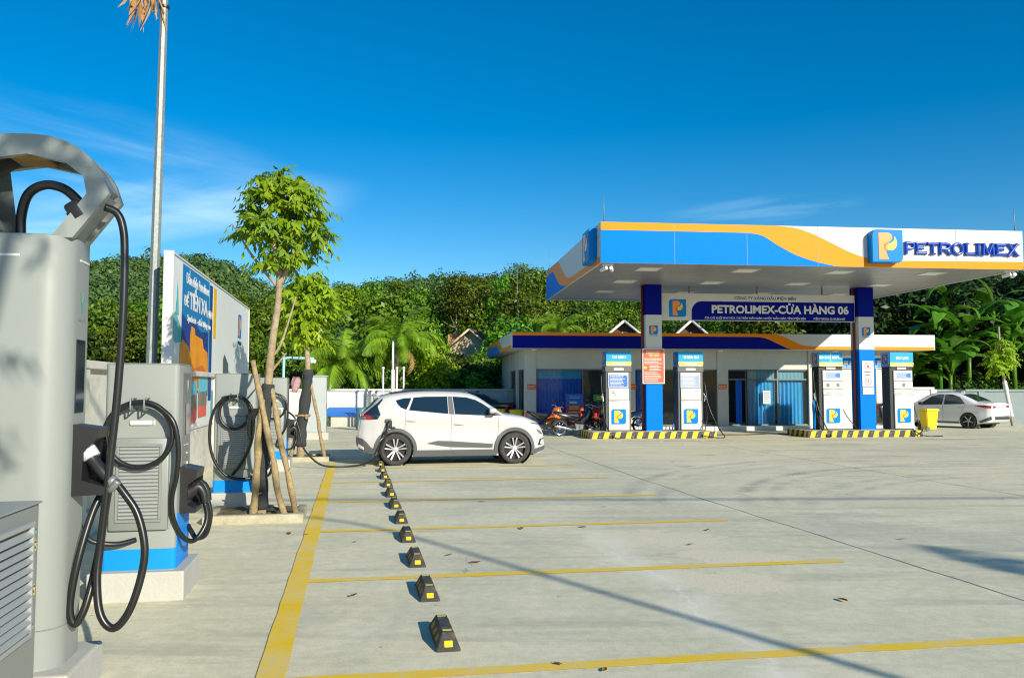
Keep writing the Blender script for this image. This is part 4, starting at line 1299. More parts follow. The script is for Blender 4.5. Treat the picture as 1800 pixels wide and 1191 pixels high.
big3 = [(-0.02, -0.275, 0.47)] + [(0.10, -0.34, 0.62), (0.22, -0.37, 0.86), (0.27, -0.385, 1.14), (0.24, -0.39, 1.38), (0.14, -0.40, 1.52), (-0.01, -0.40, 1.555), (-0.16, -0.40, 1.50), (-0.28, -0.40, 1.30), (-0.31, -0.40, 1.0), (-0.26, -0.39, 0.72), (-0.12, -0.38, 0.50), (0.06, -0.36, 0.42), (0.28, -0.30, 0.43), (0.48, -0.18, 0.50), (0.63, -0.10, 0.58), (0.625, -0.075, 0.72)]
loop3 = coil(0.01, 1.33, 0.20, 0.225, -0.37, 80, 440, 24, -0.02)
dc_charger('slim grey charger standing behind the first sapling and its stakes', -1.62, 12.32, [(big3, RC), (loop3, RC), (plug2, RC)])
# cable from the last charger across the ground to the car
A4, B4 = -1.60, 17.57
def loc4(p):
    """yard point (bay frame) in that charger's own frame"""
    return (p[0] - A4, p[1] - B4, p[2])
tocar = [(0.625, -0.0, 0.72) , (0.60, 0.0, 0.9)]
tocar = [(0.28, -0.05, 1.18), (0.42, -0.10, 1.06), (0.52, -0.12, 0.80), (0.60, -0.14, 0.46)] + [loc4(p) for p in ((-0.82, 17.50, 0.22), (-0.62, 17.60, 0.07), (-0.35, 17.70, 0.028), (-0.05, 17.75, 0.028), (0.22, 17.74, 0.06), (0.42, 17.72, 0.16), (0.53, 17.70, 0.28), (0.60, 17.69, 0.44), (0.66, 17.69, 0.60), (0.705, 17.70, 0.74), (0.73, 17.72, 0.82))]
loop4 = coil(0.02, 1.30, 0.25, 0.25, -0.37, 80, 440, 24, -0.02)
drop4 = [(0.14, -0.38, 1.53), (0.26, -0.39, 1.42), (0.31, -0.39, 1.15), (0.26, -0.36, 0.85), (0.12, -0.34, 0.62), (0.10, -0.30, 0.50), (0.24, -0.26, 0.43), (0.46, -0.16, 0.44), (0.60, -0.08, 0.56), (0.625, -0.075, 0.72)]
dc_charger('slim grey charger farthest along the row, its cable running to the white car', A4, B4, [(tocar, 0.019), (loop4, RC), (drop4, RC)], plugs=2)

# ------------------------------------------------------------------ tall charger in front
A1, B1 = -1.77, 4.96
t = thing('tall_ev_charger', 'tall rounded grey fast charger with an arched cable carrier on its top', 'ev charger', bay(A1, B1), BAY)
bm = BM(); box(bm, -0.33, 0.34, -0.27, 0.35, -0.05, 0.20, 0.015, seg=2); obj('plinth', bm, M['plinth'], t)
def roundbody(x0, x1, y0, y1, z0, z1, r):
    bm = BM()
    prism(bm, rrect(x0, x1, y0, y1, r, 8, (1, 1, 0.25, 0.25)), z0, z1, None, 0, bev=0.006, seg=1)
    return bm
obj('base_skirt', roundbody(-0.258, 0.258, -0.192, 0.190, 0.20, 0.405, 0.15), M['charger'], t, smooth=35)
obj('body', roundbody(-0.260, 0.260, -0.194, 0.192, 0.409, 2.50, 0.15), M['charger'], t, smooth=35)
bm = BM(); box(bm, -0.25, 0.02, -0.1975, -0.190, 2.375, 2.388); obj('light_strip', bm, M['print_white'], t)
bm = BM(); box(bm, 0.255, 0.2635, 0.0, 0.15, 2.38, 2.392); obj('light_strip', bm, M['print_white'], t)
bm = BM(); box(bm, 0.255, 0.2645, -0.030, 0.118, 1.535, 1.945, 0.003); obj('touch_screen', bm, M['screen'], t)
bm = BM()
prism(bm, [(-.043, .06), (-.036, .06), (-.003, -.035), (0, -.045), (.003, -.035), (.036, .06), (.043, .06), (.008, -.05), (0, -.06), (-.008, -.05)], 0, 0.003, lane(0.2595, 0.045, 2.15))
prism(bm, [(-.016, .03), (-.011, .03), (0, -.012), (.011, .03), (.016, .03), (0, -.03)], 0, 0.003, lane(0.2595, 0.045, 2.15))
obj('emblem', bm, mat('green_grey_print', (0.10, 0.22, 0.18), 0.4, var=0.02), t)
text(t, 'VINFAST', lane(0.2595, 0.045, 2.055), 0.032, mat('grey_print', (0.16, 0.20, 0.19), 0.5, var=0.02), 0.01, width=0.13)
# arch over the top: two ribs joined by a crown plate
def arch_outline(k=1.0, dz=0.0):
    R_ = [(0.13, 2.49), (0.305, 2.735), (0.285, 2.83), (0.19, 2.905), (0.0, 2.94)]
    O_ = [(0.0, 3.05), (0.13, 3.04), (0.25, 2.99), (0.34, 2.91), (0.385, 2.84), (0.42, 2.74), (0.24, 2.49)]
    O_ = [(p.x, p.y) for p in smoothline([(a, b, 0) for a, b in O_[:5]], 5)] + O_[5:]
    right = [(x * k, z + dz) for x, z in O_]
    inn = [(x * k, z + dz) for x, z in R_]
    pts = [(-x, z) for x, z in right[::-1]][:-1] + right + inn + [(-x, z) for x, z in inn[::-1]][1:]
    return pts
AR = Matrix.Rotation(R(90), 4, 'X')
def archrib(y0, y1):
    bm = BM()
    prism(bm, [(x + 0.02, z) for x, z in arch_outline()], -y1, -y0, AR, 0)
    return bm
ar = obj('arch_rib', archrib(-0.15, -0.105), M['charger'], t)
obj('arch_rib', archrib(0.105, 0.15), M['charger'], t)
bm = BM()
OUT = [(-0.40, 2.78), (-0.365, 2.85), (-0.32, 2.92), (-0.235, 2.985), (-0.12, 3.03), (0, 3.04), (0.12, 3.03), (0.235, 2.985), (0.32, 2.92), (0.365, 2.85), (0.40, 2.78)]
INN = [(x * 0.93, z - 0.025) for x, z in OUT]
prism(bm, [(x + 0.02, z) for x, z in OUT + INN[::-1]], -0.104, 0.104, AR, 0)
obj('arch_crown', bm, M['charger_panel'], t)
for s in (-1, 1):
    bm = BM()
    prism(bm, [(0.02 + s * x, z) for x, z in ((0.16, 2.49), (0.32, 2.735), (0.39, 2.745), (0.22, 2.49))], -0.103, 0.103, AR, 0)
    obj('arch_leg', bm, M['charger_panel'], t)
bm = BM(); box(bm, -0.09, 0.10, -0.10, 0.09, 2.925, 3.0, 0.01, mtx=Matrix.Translation((0, 0, 0))); obj('arch_latch', bm, mat('ochre_primer', (0.34, 0.19, 0.04), 0.7, var=0.2), t)
bm = BM()
tube(bm, smoothline([(-0.04, -0.02, 2.48), (-0.04, -0.03, 2.62), (0.0, -0.05, 2.74), (0.09, -0.07, 2.79), (0.19, -0.08, 2.77), (0.27, -0.08, 2.70), (0.30, -0.07, 2.66)], 6), 0.026, 10)
obj('cable_riser', bm, M['cable'], t, smooth=180)
bm = BM()
box(bm, 0.225, 0.315, -0.15, -0.04, 2.58, 2.70, 0.02, seg=2, mtx=Matrix.Translation((0.27, 0, 2.64)) @ Matrix.Rotation(R(-35), 4, 'Y') @ Matrix.Translation((-0.27, 0, -2.64)))
tube(bm, [(0.24, -0.10, 2.60), (0.33, -0.10, 2.69)], 0.04, 10)
obj('cable_clamp', bm, M['black'], t, smooth=40)
def q1(px, py, y=-0.02):
    return (0.51 + (px - 205) * 0.0031, y, 1.68 - (py - 680) * 0.00311)
bm = BM()
tube(bm, smoothline([q1(168, 358, -0.06), q1(186, 366, -0.03), q1(196, 392), q1(200, 440), q1(200, 560), q1(194, 700), q1(186, 800), q1(180, 880), q1(173, 960), q1(171, 1020, -0.04), q1(181, 1076, -0.07), q1(204, 1099, -0.08), q1(229, 1070, -0.08), q1(246, 1010, -0.06), q1(249, 960, -0.05), q1(234, 905, -0.03), q1(210, 868, -0.02), q1(192, 846, -0.01)], 6), 0.0215, 10)
obj('charging_cable', bm, M['cable'], t, smooth=180)
bm = BM()
tube(bm, smoothline([q1(176, 846, 0.13), q1(168, 862, 0.10), q1(152, 905, 0.05), q1(137, 985, -0.02), q1(128, 1060, -0.04), q1(137, 1092, -0.04), q1(152, 1062, -0.02), q1(163, 985, 0.05), q1(171, 900, 0.08), q1(176, 850, 0.10)], 6), 0.021, 10)
obj('charging_cable', bm, M['cable'], t, smooth=180)
bm = BM()
prism(bm, [(0.26, 1.475), (0.40, 1.455), (0.385, 1.40), (0.315, 1.32), (0.31, 1.17), (0.44, 1.13), (0.44, 1.09), (0.26, 1.085)], -0.12, 0.04, Matrix.Rotation(R(90), 4, 'X') @ Matrix.Translation((0, 0, -0.0)))
obj('plug_holster', bm, M['black'], t)
bm = BM()
tube(bm, smoothline([q1(134, 792, 0.04), q1(150, 808, 0.03), q1(172, 832, 0.0), q1(188, 848, -0.01)], 4), lambda q: 0.042 - 0.016 * q, 12)
obj('plug', bm, M['black'], t, smooth=180)
bm = BM()
tube(bm, smoothline([q1(131, 783, 0.035), q1(142, 793, 0.025), q1(152, 806, 0.015)], 4), lambda q: 0.052 - 0.004 * q, 12)
obj('plug_shell', bm, M['silver'], t, smooth=180)
bm = BM()
tube(bm, [q1(184, 843, -0.005), q1(193, 852, -0.012)], 0.034, 12)
tube(bm, smoothline([q1(150, 862, 0.03), q1(170, 868, 0.03), q1(190, 860, -0.03), q1(202, 846, -0.05)], 4), 0.02, 8)
obj('plug_collar', bm, M['steel'], t, smooth=180)

# ------------------------------------------------------------------ louvred cabinet at the near left
t = thing('power_cabinet', 'grey louvred power cabinet cut off at the corner in front of the tall charger', 'cabinet', bay(-1.64, 3.40), BAY)
bm = BM(); box(bm, -0.40, 0.40, -0.50, 0.45, -0.05, 0.12, 0.01); obj('plinth', bm, M['plinth'], t)
bm = BM(); box(bm, -0.35, 0.35, -0.45, 0.41, 0.12, 1.197, 0.008, seg=2); obj('body', bm, M['charger_panel'], t)
bm = BM(); box(bm, -0.352, 0.362, -0.452, 0.412, 1.197, 1.205, 0.003); obj('lid', bm, M['charger'], t)
bm = BM()
for bx in ((-0.30, 0.31, 1.115, 1.135), (-0.30, 0.31, 0.67, 0.69), (0.29, 0.31, 0.69, 1.115), (-0.30, -0.28, 0.69, 1.115)):
    box(bm, 0.345, 0.372, bx[0], bx[1], bx[2], bx[3], 0.003)
obj('vent_frame', bm, M['louvre'], t)
bm = BM(); box(bm, 0.345, 0.352, -0.28, 0.29, 0.69, 1.115); obj('vent_back', bm, M['black'], t)
sm = BM(); box(sm, -0.015, 0.015, -0.279, 0.289, -0.003, 0.003, 0.001, mtx=Matrix.Rotation(R(40), 4, 'Y')); sm = mesh_of(sm, 'slat', M['louvre'])
for k in range(12):
    s = link('slat', sm, t); s.location = (0.362, 0, 0.708 + k * 0.0345)
for z in (1.085, 0.70, 0.40):
    bm = BM(); lathe(bm, [(0.0, 0.0), (0.012, 0.0), (0.012, 0.004), (0.008, 0.007), (0.0, 0.008)], lane(0.35, 0.366, z), 12); obj('screw', bm, M['chrome'], t, smooth=40)
for z in (1.005, 0.825):
    bm = BM(); box(bm, 0.349, 0.3515, 0.355, 0.385, z, z + 0.042); s = obj('warning_sticker', bm, M['print_yellow'], t)
    bm = BM(); prism(bm, [(-.009, 0), (.009, 0), (0, .016)], 0, 0.001, lane(0.3512, 0.370, z + 0.008)); box(bm, 0.3512, 0.352, 0.357, 0.383, z + 0.031, z + 0.039); obj('sticker_print', bm, M['print_black'], s)

# grey distribution cabinet at the end of the row
t = thing('distribution_cabinet', 'plain grey metal cabinet on a white base behind the second sapling', 'cabinet', bay(-1.22, 27.75), BAY)
bm = BM(); box(bm, -0.42, 0.44, -0.42, 0.42, -0.05, 0.22, 0.01); obj('plinth', bm, M['plinth'], t)
bm = BM(); box(bm, -0.38, 0.36, -0.36, 0.36, 0.22, 2.02, 0.01); obj('body', bm, M['ltgrey'], t)
bm = BM(); box(bm, -0.41, 0.40, -0.40, 0.40, 2.02, 2.06, 0.01); obj('rain_lid', bm, M['ltgrey'], t)
bm = BM(); box(bm, 0.355, 0.375, -0.30, -0.26, 1.0, 1.16, 0.005); obj('door_handle', bm, M['black'], t)
bm = BM(); box(bm, -0.35, 0.33, -0.366, -0.355, 0.28, 1.98, 0.004); obj('door', bm, M['ltgrey'], t)

# ------------------------------------------------------------------ advertising board on the wall
t = thing('billboard', 'long white advertising billboard with a blue oil poster standing at the wall', 'billboard', bay(-2.95, 14.3), BAY)
bm = BM(); box(bm, -0.10, -0.004, 0, 10.1, 0.93, 3.88, 0.004); obj('board', bm, mat('billboard_sheet', (0.66, 0.69, 0.67), 0.55, var=0.04, scale=1.5), t)
bm = BM(); box(bm, -0.13, 0.03, -0.06, 0.0, 0.90, 3.92, 0.006); box(bm, -0.13, 0.015, 10.1, 10.14, 0.9, 3.90); box(bm, -0.13, 0.015, 0, 10.1, 3.882, 3.91); box(bm, -0.13, 0.015, 0, 10.1, 0.9, 0.93)
obj('edge_trim', bm, M['cwhite'], t)
for y in (0.4, 3.4, 6.6, 9.6):
    bm = BM(); box(bm, -0.22, -0.135, y, y + 0.08, 0, 3.85); obj('post', bm, M['steel'], t)
def sheet(name, pts, m, lift=0.0, parent=None):
    bm = BM(); prism(bm, pts, 0, 0.003, lane(-0.004 + lift, 0, 0), 0); return obj(name, bm, m, parent or t)
PB = mat('poster_blue', (0.0, 0.17, 0.42), 0.55, var=0.05); PD = mat('poster_deep_blue', (0.003, 0.035, 0.22), 0.55, var=0.15, scale=1.2)
PT = mat('poster_teal', (0.04, 0.36, 0.40), 0.55, var=0.2, scale=1.5, dirt=(0.5, 0.62, 0.6), dscale=1.2, damt=0.7)
PO = mat('poster_amber', (0.72, 0.27, 0.01), 0.5, var=0.22, scale=1.6); PA = mat('poster_orange', (0.56, 0.13, 0.008), 0.5, var=0.25, scale=1.6)
PR = mat('poster_red', (0.62, 0.10, 0.06), 0.5, var=0.2, scale=1.6); PG = mat('poster_brown_grey', (0.20, 0.17, 0.14), 0.5, var=0.35, scale=2.5)
PY = mat('poster_yellow', (0.72, 0.43, 0.0), 0.55, var=0.03); PX = mat('poster_dark', (0.05, 0.09, 0.10), 0.5, var=0.2); PC = mat('poster_cyan', (0.10, 0.48, 0.60), 0.55, var=0.1)
sheet('poster_panel', [(0.82, 2.45), (0.86, 3.84), (3.55, 3.84), (3.55, 2.2), (2.2, 2.0)], PB)
sheet('poster_panel', [(3.55, 1.5), (3.55, 3.84), (3.62, 3.84), (3.62, 1.5)], PC, 0.001)
sheet('poster_panel', [(3.62, 1.4), (3.62, 3.80), (3.98, 3.80), (3.98, 1.4)], PD)
sheet('poster_panel', [(0.84, 2.2), (0.83, 2.98), (1.4, 2.85), (1.9, 2.95), (2.6, 2.75), (3.55, 2.80), (3.55, 1.5), (2.0, 1.6)], PD, 0.0012)
sheet('poster_panel', [(4.12, 2.72), (4.10, 3.80), (4.50, 3.80), (4.46, 2.72)], PY)
sheet('poster_panel', [(0.02, 2.50), (0.02, 2.86), (0.35, 2.95), (0.80, 2.70), (0.80, 2.46), (0.4, 2.42)], PT)
sheet('poster_panel', [(0.30, 2.9), (0.45, 3.5), (0.60, 2.9)], PT)
# two oil jugs and their glass beakers, plain shapes
sheet('poster_jug', [(0.72, 1.70), (0.72, 2.40), (0.95, 2.52), (1.42, 2.42), (1.62, 2.28), (1.62, 1.75)], PO, 0.0024)
sheet('poster_jug', [(1.62, 1.60), (1.62, 2.62), (1.72, 2.80), (2.05, 2.78), (2.10, 2.66), (2.85, 2.62), (3.0, 2.45), (3.45, 2.38), (3.55, 2.1), (3.50, 1.62)], PO, 0.0030)
sheet('poster_jug', [(1.65, 1.62), (1.65, 2.14), (2.1, 2.02), (2.9, 2.12), (3.25, 2.02), (3.48, 1.7)], PA, 0.0036)
sheet('poster_label', [(1.55, 1.52), (1.55, 1.78), (2.35, 1.80), (2.35, 1.54)], PC, 0.0042)
sheet('poster_label', [(2.55, 1.58), (2.55, 1.86), (3.45, 1.88), (3.45, 1.60)], PC, 0.0042)
sheet('poster_jug', [(1.42, 1.22), (1.42, 1.62), (2.42, 1.64), (2.42, 1.24)], PG, 0.0024)
sheet('poster_jug', [(2.52, 1.28), (2.52, 1.68), (3.48, 1.70), (3.48, 1.30)], PG, 0.0024)
sheet('poster_beaker', [(1.42, 1.05), (1.42, 1.26), (2.42, 1.28), (2.42, 1.08), (2.2, 1.0), (1.7, 0.98)], PR, 0.0036)
sheet('poster_beaker', [(2.56, 1.08), (2.56, 1.30), (3.44, 1.32), (3.44, 1.10)], PR, 0.0036)
# lorry drawn at the right of the poster
sheet('poster_panel', [(5.55, 1.35), (5.55, 2.32), (5.75, 2.44), (6.35, 2.22), (6.40, 1.60), (6.0, 1.45)], PX, 0.0012)
sheet('poster_panel', [(6.3, 1.75), (6.3, 2.12), (6.9, 1.95), (7.6, 1.70), (7.0, 1.60)], PT, 0.0008)
sheet('poster_panel', [(3.98, 1.0), (3.98, 1.62), (5.0, 1.45), (5.3, 1.2), (5.3, 0.98)], PT, 0.0008)
sheet('poster_panel', [(4.2, 1.1), (4.2, 1.62), (4.8, 1.50), (5.1, 1.25), (5.1, 1.05)], PX, 0.0016)
text(t, 'Dầu nhờn Petrolimex', lane(0.0, 2.35, 3.62), 0.27, M['print_white'], 0.012, 0.004, width=2.35)
text(t, 'ĐỂ', lane(0.0, 1.22, 3.20), 0.24, M['print_white'], 0.03, 0.004, width=0.40)
text(t, 'TIẾN XA', lane(0.0, 2.42, 3.24), 0.42, M['print_white'], 0.03, 0.004, width=1.85)
text(t, 'HƠN', lane(0.0, 3.68, 3.16), 0.22, M['print_white'], 0.02, 0.004, width=0.56)
text(t, 'Synthetic - chất lượng cao', lane(0.0, 2.55, 2.92), 0.17, M['print_white'], 0.015, 0.004, width=2.45)
emblem(t, lane(0.0, 8.22, 3.26), 0.62, 0.003, 0.002)
text(t, 'PETROLIMEX', lane(0.0, 8.25, 2.82), 0.12, M['print_navy'], 0.015, 0.003, width=0.72)

# ------------------------------------------------------------------ poles
def lamp_post(label, base, h, lean, arm_dir, arm=1.5, r0=0.105):
    t = thing('street_lamp', label, 'street lamp', base)
    top = Vector((lean, 0, h))
    bm = BM(); tube(bm, [(0, 0, -0.2), top * 0.5, top], r0, 8, r1=r0 * 0.55)
    for f in bm.faces: f.smooth = False
    obj('pole', bm, M['steel'], t)
    bm = BM(); box(bm, -0.2, 0.2, -0.2, 0.2, -0.02, 0.03, 0.005); obj('base_plate', bm, M['steel'], t)
    d = Vector(arm_dir).normalized()
    bm = BM(); tube(bm, smoothline([top - Vector((0, 0, 0.3)), top + Vector((0, 0, 0.35)) + d * 0.15, top + Vector((0, 0, 0.65)) + d * arm * 0.6, top + Vector((0, 0, 0.75)) + d * arm], 6), 0.035, 8)
    obj('arm', bm, M['steel'], t, smooth=180)
    e = top + Vector((0, 0, 0.76)) + d * arm
    bm = BM(); box(bm, -0.1, 0.55, -0.14, 0.14, -0.05, 0.05, 0.03, seg=2, mtx=Matrix.Translation(e) @ rotz(math.atan2(d.y, d.x))); obj('lamp_head', bm, M['ltgrey'], t)
    bm = BM(); lathe(bm, [(r0 * 0.85, -0.02), (r0 * 0.85, 0.02)], Matrix.Translation(top * 0.862), 16); obj('collar', bm, M['black'], t)
    return t
lamp_post('tall galvanised lamp pole rising out of the top of the view behind the chargers', (-6.14, 14.0, 0), 9.6, 0.10, (1, -0.3, 0))
lamp_post('galvanised lamp pole behind the viewer whose long shadow crosses the bays', (9.35, -4.75, 0), 7.3, 0.0, (-0.9, 0.15, 0), 1.4, 0.062)
# dried palm leaf caught on the pole
bm = BM()
rg = random.Random(4)
Q = []
for i in range(46):
    x0 = rg.uniform(-0.52, 0.02); z0 = 0.55 + rg.uniform(-0.2, 0.3) - abs(x0 + 0.2) * 0.3
    l = rg.uniform(0.25, 0.78) * (1.0 if -0.40 < x0 < -0.1 else 0.55)
    dx = rg.uniform(-0.18, 0.10); dy = rg.uniform(-0.15, 0.15); w = rg.uniform(0.015, 0.032)
    p = Vector((x0, rg.uniform(-0.12, 0.12), z0))
    a = rg.uniform(0, PI)
    s = Vector((math.cos(a) * w, math.sin(a) * w, 0))
    m_ = p + Vector((dx * 0.4, dy * 0.4, -l * 0.5)); e = p + Vector((dx, dy, -l))
    Q.append([p - s * 0.5, p + s * 0.5, m_ + s, m_ - s]); Q.append([m_ - s, m_ + s, e + s * 0.15, e - s * 0.15])
me = quads_mesh('dried_frond', np.array([[list(v) for v in q] for q in Q]), M['brownleaf'])
o = link('dried_frond', me, None, (-6.06, 13.8, 7.92))
bm2 = BM(); tube(bm2, smoothline([(0.05, 0.1, 0.2), (-0.1, 0.05, 0.55), (-0.4, 0, 0.75), (-0.7, 0, 0.7)], 4), 0.015, 6); obj('stalk', bm2, M['brownleaf'], o)
tag(o, 'bunch of dry brown leaves hanging beside the top of the tall lamp pole', 'dried leaves')
# pale blue pipe frame with a camera
t = thing('camera_post', 'pale blue pipe post with a bent arm carrying a small camera, behind the chargers', 'camera post', (-7.25, 26.2, 0))
bm = BM(); tube(bm, smoothline([(0, 0, 0), (0, 0, 2.4), (0.04, 0, 2.57), (0.2, 0, 2.61), (0.95, 0, 2.58)], 5), 0.045, 8); obj('pipe', bm, M['pipe_blue'], t, smooth=180)
bm = BM(); box(bm, 0.86, 1.02, -0.1, 0.06, 2.44, 2.56, 0.02); obj('camera_body', bm, M['pole_white'], t)

# ------------------------------------------------------------------ canopy over the pumps
CU, CV, CW, CD = 4.90, 22.10, 12.55, 9.90
ZB, ZT = 5.09, 6.225
t = thing('fuel_canopy', 'wide petrol station canopy with a blue, orange and white fascia on two square pillars', 'canopy', stn(CU, CV), STN)
canopy = t
bm = BM(); box(bm, 0.06, CW - 0.06, 0.06, CD - 0.06, 5.17, 6.05); obj('roof_deck', bm, M['soffit'], t)
# ceiling: long metal strips running across, each its own piece
rowsn = 33
strip_w = (CD - 0.12) / rowsn
sm = BM(); box(sm, 0.07, CW - 0.07, 0.006, strip_w - 0.006, 5.135, 5.169, 0.004); sm = mesh_of(sm, 'ceiling_strip', M['soffit'])
for i in range(rowsn):
    s = link('ceiling_strip', sm, t); s.location = (0, 0.06 + i * strip_w, random.uniform(-0.002, 0.002))
for nm, bx in (('fascia', (0, CW, 0.0, 0.06)), ('fascia', (0, CW, CD - 0.06, CD)), ('fascia', (0, 0.06, 0.061, CD - 0.061)), ('fascia', (CW - 0.06, CW, 0.061, CD - 0.061))):
    bm = BM(); box(bm, bx[0], bx[1], bx[2], bx[3], ZB, ZT, 0.004)
    o = obj(nm, bm, M['cwhite'], t)
    if bx[2] == 0.0: FF = o
    if bx[1] == 0.06: FL = o
H_ = ZT - ZB
def fz(fr): return ZT - H_ * fr
def wave(pts, n=6): return [(p.x, p.y) for p in smoothline([(a, b, 0) for a, b in pts], n)]
ff = front(0, -0.0005, 0)
top_b = wave([(4.05, .195), (4.6, .25), (5.1, .50), (5.6, .72), (6.2, .885), (6.75, .985)])
bl = [(0.004, fz(.195))] + [(x, fz(f)) for x, f in top_b] + [(6.9, fz(.998)), (0.004, fz(.998))]
bm = BM(); prism(bm, bl, 0, 0.004, ff); obj('blue_wave', bm, M['cblue'], FF)
top_o = wave([(5.05, 0.003), (5.6, .05), (6.15, .20), (6.65, .40), (7.25, .64), (7.85, .79), (8.6, .825)])
orr = [(0.004, fz(.002))] + [(x, fz(f)) for x, f in top_o] + [(CW - 0.004, fz(.80)), (CW - 0.004, fz(.998)), (6.9, fz(.998))] + [(x, fz(f)) for x, f in top_b[::-1]] + [(0.004, fz(.195))]
bm = BM(); prism(bm, orr, 0, 0.0038, ff); obj('orange_wave', bm, M['orange'], FF)
# left end: same wave seen from its own front
fl = leftside(-0.0005, CD, 0)
def mirror(pts): return [(CD - x, z) for x, z in pts]
tb = wave([(1.2, .195), (1.7, .22), (2.4, .50), (3.2, .80), (4.4, .97)])
bl = [(0.004, fz(.195))] + [(x, fz(f)) for x, f in tb] + [(4.7, fz(.998)), (0.004, fz(.998))]
bm = BM(); prism(bm, bl, 0, 0.004, leftside(-0.0005, CD, 0)); obj('blue_wave', bm, M['cblue'], FL)
to = wave([(2.4, .003), (3.0, .10), (3.7, .42), (4.6, .74), (5.6, .83)])
orr = [(0.004, fz(.002))] + [(x, fz(f)) for x, f in to] + [(CD - .13, fz(.83)), (CD - .13, fz(.998)), (4.7, fz(.998))] + [(x, fz(f)) for x, f in tb[::-1]] + [(0.004, fz(.195))]
bm = BM(); prism(bm, orr, 0, 0.0038, leftside(-0.0005, CD, 0)); obj('orange_wave', bm, M['orange'], FL)
for k in range(1, 6):
    u_ = CW * k / 6
    if abs(u_ - 8.22) < .5: u_ = 7.6
    bm = BM(); box(bm, u_ - .004, u_ + .004, -0.0062, -0.0005, ZB + .004, ZT - .004); obj('panel_seam', bm, M['softgap'], FF)
# emblem boxes standing out from the fascia
emblem(t, front(8.22, -0.002, 5.665), 0.94, 0.24, 0.012, 'emblem_box')
emblem(t, leftside(-0.002, 0.95, 5.665), 0.94, 0.24, 0.012, 'emblem_box')
# raised serif letters
def stroke_letter(ch, w, h, sw):
    s = []
    e = sw * 0.5
    if ch == 'P': s = [[(e, 0), (e, h)], 'bowl']
    if ch == 'E': s = [[(e, e), (e, h - e)], [(0, e), (w, e)], [(0, h - e), (w * .95, h - e)], [(e, h * .52), (w * .75, h * .52)], [(w - .01, 0), (w - .01, h * .24)], [(w * .95, h), (w * .95, h * .78)]]
    if ch == 'T': s = [[(w / 2, 0), (w / 2, h)], [(0, h - e), (w, h - e)], [(.015, h), (.015, h * .74)], [(w - .015, h), (w - .015, h * .74)], [(w * .25, .02), (w * .75, .02)]]
    if ch == 'R': s = [[(e, 0), (e, h)], 'bowl', [(w * .45, h * .46), (w * .98, .02)], [(w * .8, .02), (w * 1.08, .02)]]
    if ch == 'O': s = ['ring']
    if ch == 'L': s = [[(e, 0), (e, h)], [(0, e), (w, e)], [(w - .01, 0), (w - .01, h * .26)], [(-.02, h - .02), (sw + .03, h - .02)]]
    if ch == 'I': s = [[(w / 2, 0), (w / 2, h)], [(0, .02), (w, .02)], [(0, h - .02), (w, h - .02)]]
    if ch == 'M': s = [[(e, 0), (e * 1.5, h)], [(e * 1.5, h), (w / 2, h * .12)], [(w / 2, h * .12), (w - e * 1.5, h)], [(w - e * 1.5, h), (w - e, 0)], [(-.03, .02), (sw + .01, .02)], [(w - sw - .01, .02), (w + .03, .02)], [(-.03, h - .02), (e, h - .02)], [(w - e, h - .02), (w + .03, h - .02)]]
    if ch == 'X': s = [[(.03, h), (w - .03, 0)], [(w - .03, h), (.03, 0)], [(-.01, .02), (.14, .02)], [(w - .14, .02), (w + .01, .02)], [(-.01, h - .02), (.14, h - .02)], [(w - .14, h - .02), (w + .01, h - .02)]]
    return s
def letter(ch, x0, z0, w, h, sw=0.085):
    bm = BM()
    mx_ = front(x0, -0.001, z0)
    for s in stroke_letter(ch, w, h, sw):
        if s == 'bowl': pts = [(sw * .5, h - sw * .45), (w * .55, h - sw * .45), (w * .86, h * .84), (w * .92, h * .70), (w * .80, h * .52), (w * .5, h * .45), (sw * .5, h * .45)]; pts = [(p.x, p.y) for p in smoothline([(a, b, 0) for a, b in pts], 4)]
        elif s == 'ring': pts = [(w / 2 + (w / 2 - sw / 2) * math.cos(2 * PI * k / 20), h / 2 + (h / 2 - sw * .38) * math.sin(2 * PI * k / 20)) for k in range(21)]
        else: pts = s
        wd = sw if len(pts) > 2 or math.hypot(pts[0][0] - pts[1][0], pts[0][1] - pts[1][1]) > 0.6 * h or (ch == 'E' and len(s) == 2 and abs(s[0][0] - s[1][0]) > .1) else 0.042
        # half-round bars, flattened against the board
        n = len(pts)
        rings = []
        for i, p in enumerate(pts):
            a = Vector((pts[min(i + 1, n - 1)][0] - pts[max(i - 1, 0)][0], pts[min(i + 1, n - 1)][1] - pts[max(i - 1, 0)][1], 0)).normalized()
            q = Vector((-a.y, a.x, 0))
            prof = [(-.5, 0), (-.5, .55), (-.36, .85), (0, 1.0), (.36, .85), (.5, .55), (.5, 0)]
            rings.append([bm.verts.new(mx_ @ (Vector((p[0], p[1], 0)) + q * (o_ * wd) + Vector((0, 0, 0.085 * z_)))) for o_, z_ in prof])
        for a, b in zip(rings, rings[1:]):
            for k in range(6): bm.faces.new((a[k], a[k + 1], b[k + 1], b[k])).smooth = 0 < k < 5
        bm.faces.new(rings[0][::-1]); bm.faces.new(rings[-1])
    return obj('letter', bm, M['letter_blue'], FF, smooth=50)
xx = 8.86
for ch, w in zip('PETROLIMEX', (.31, .33, .34, .36, .40, .30, .17, .42, .33, .37)):
    letter(ch, xx, 5.475, w * 0.97, 0.36); xx += w + 0.022
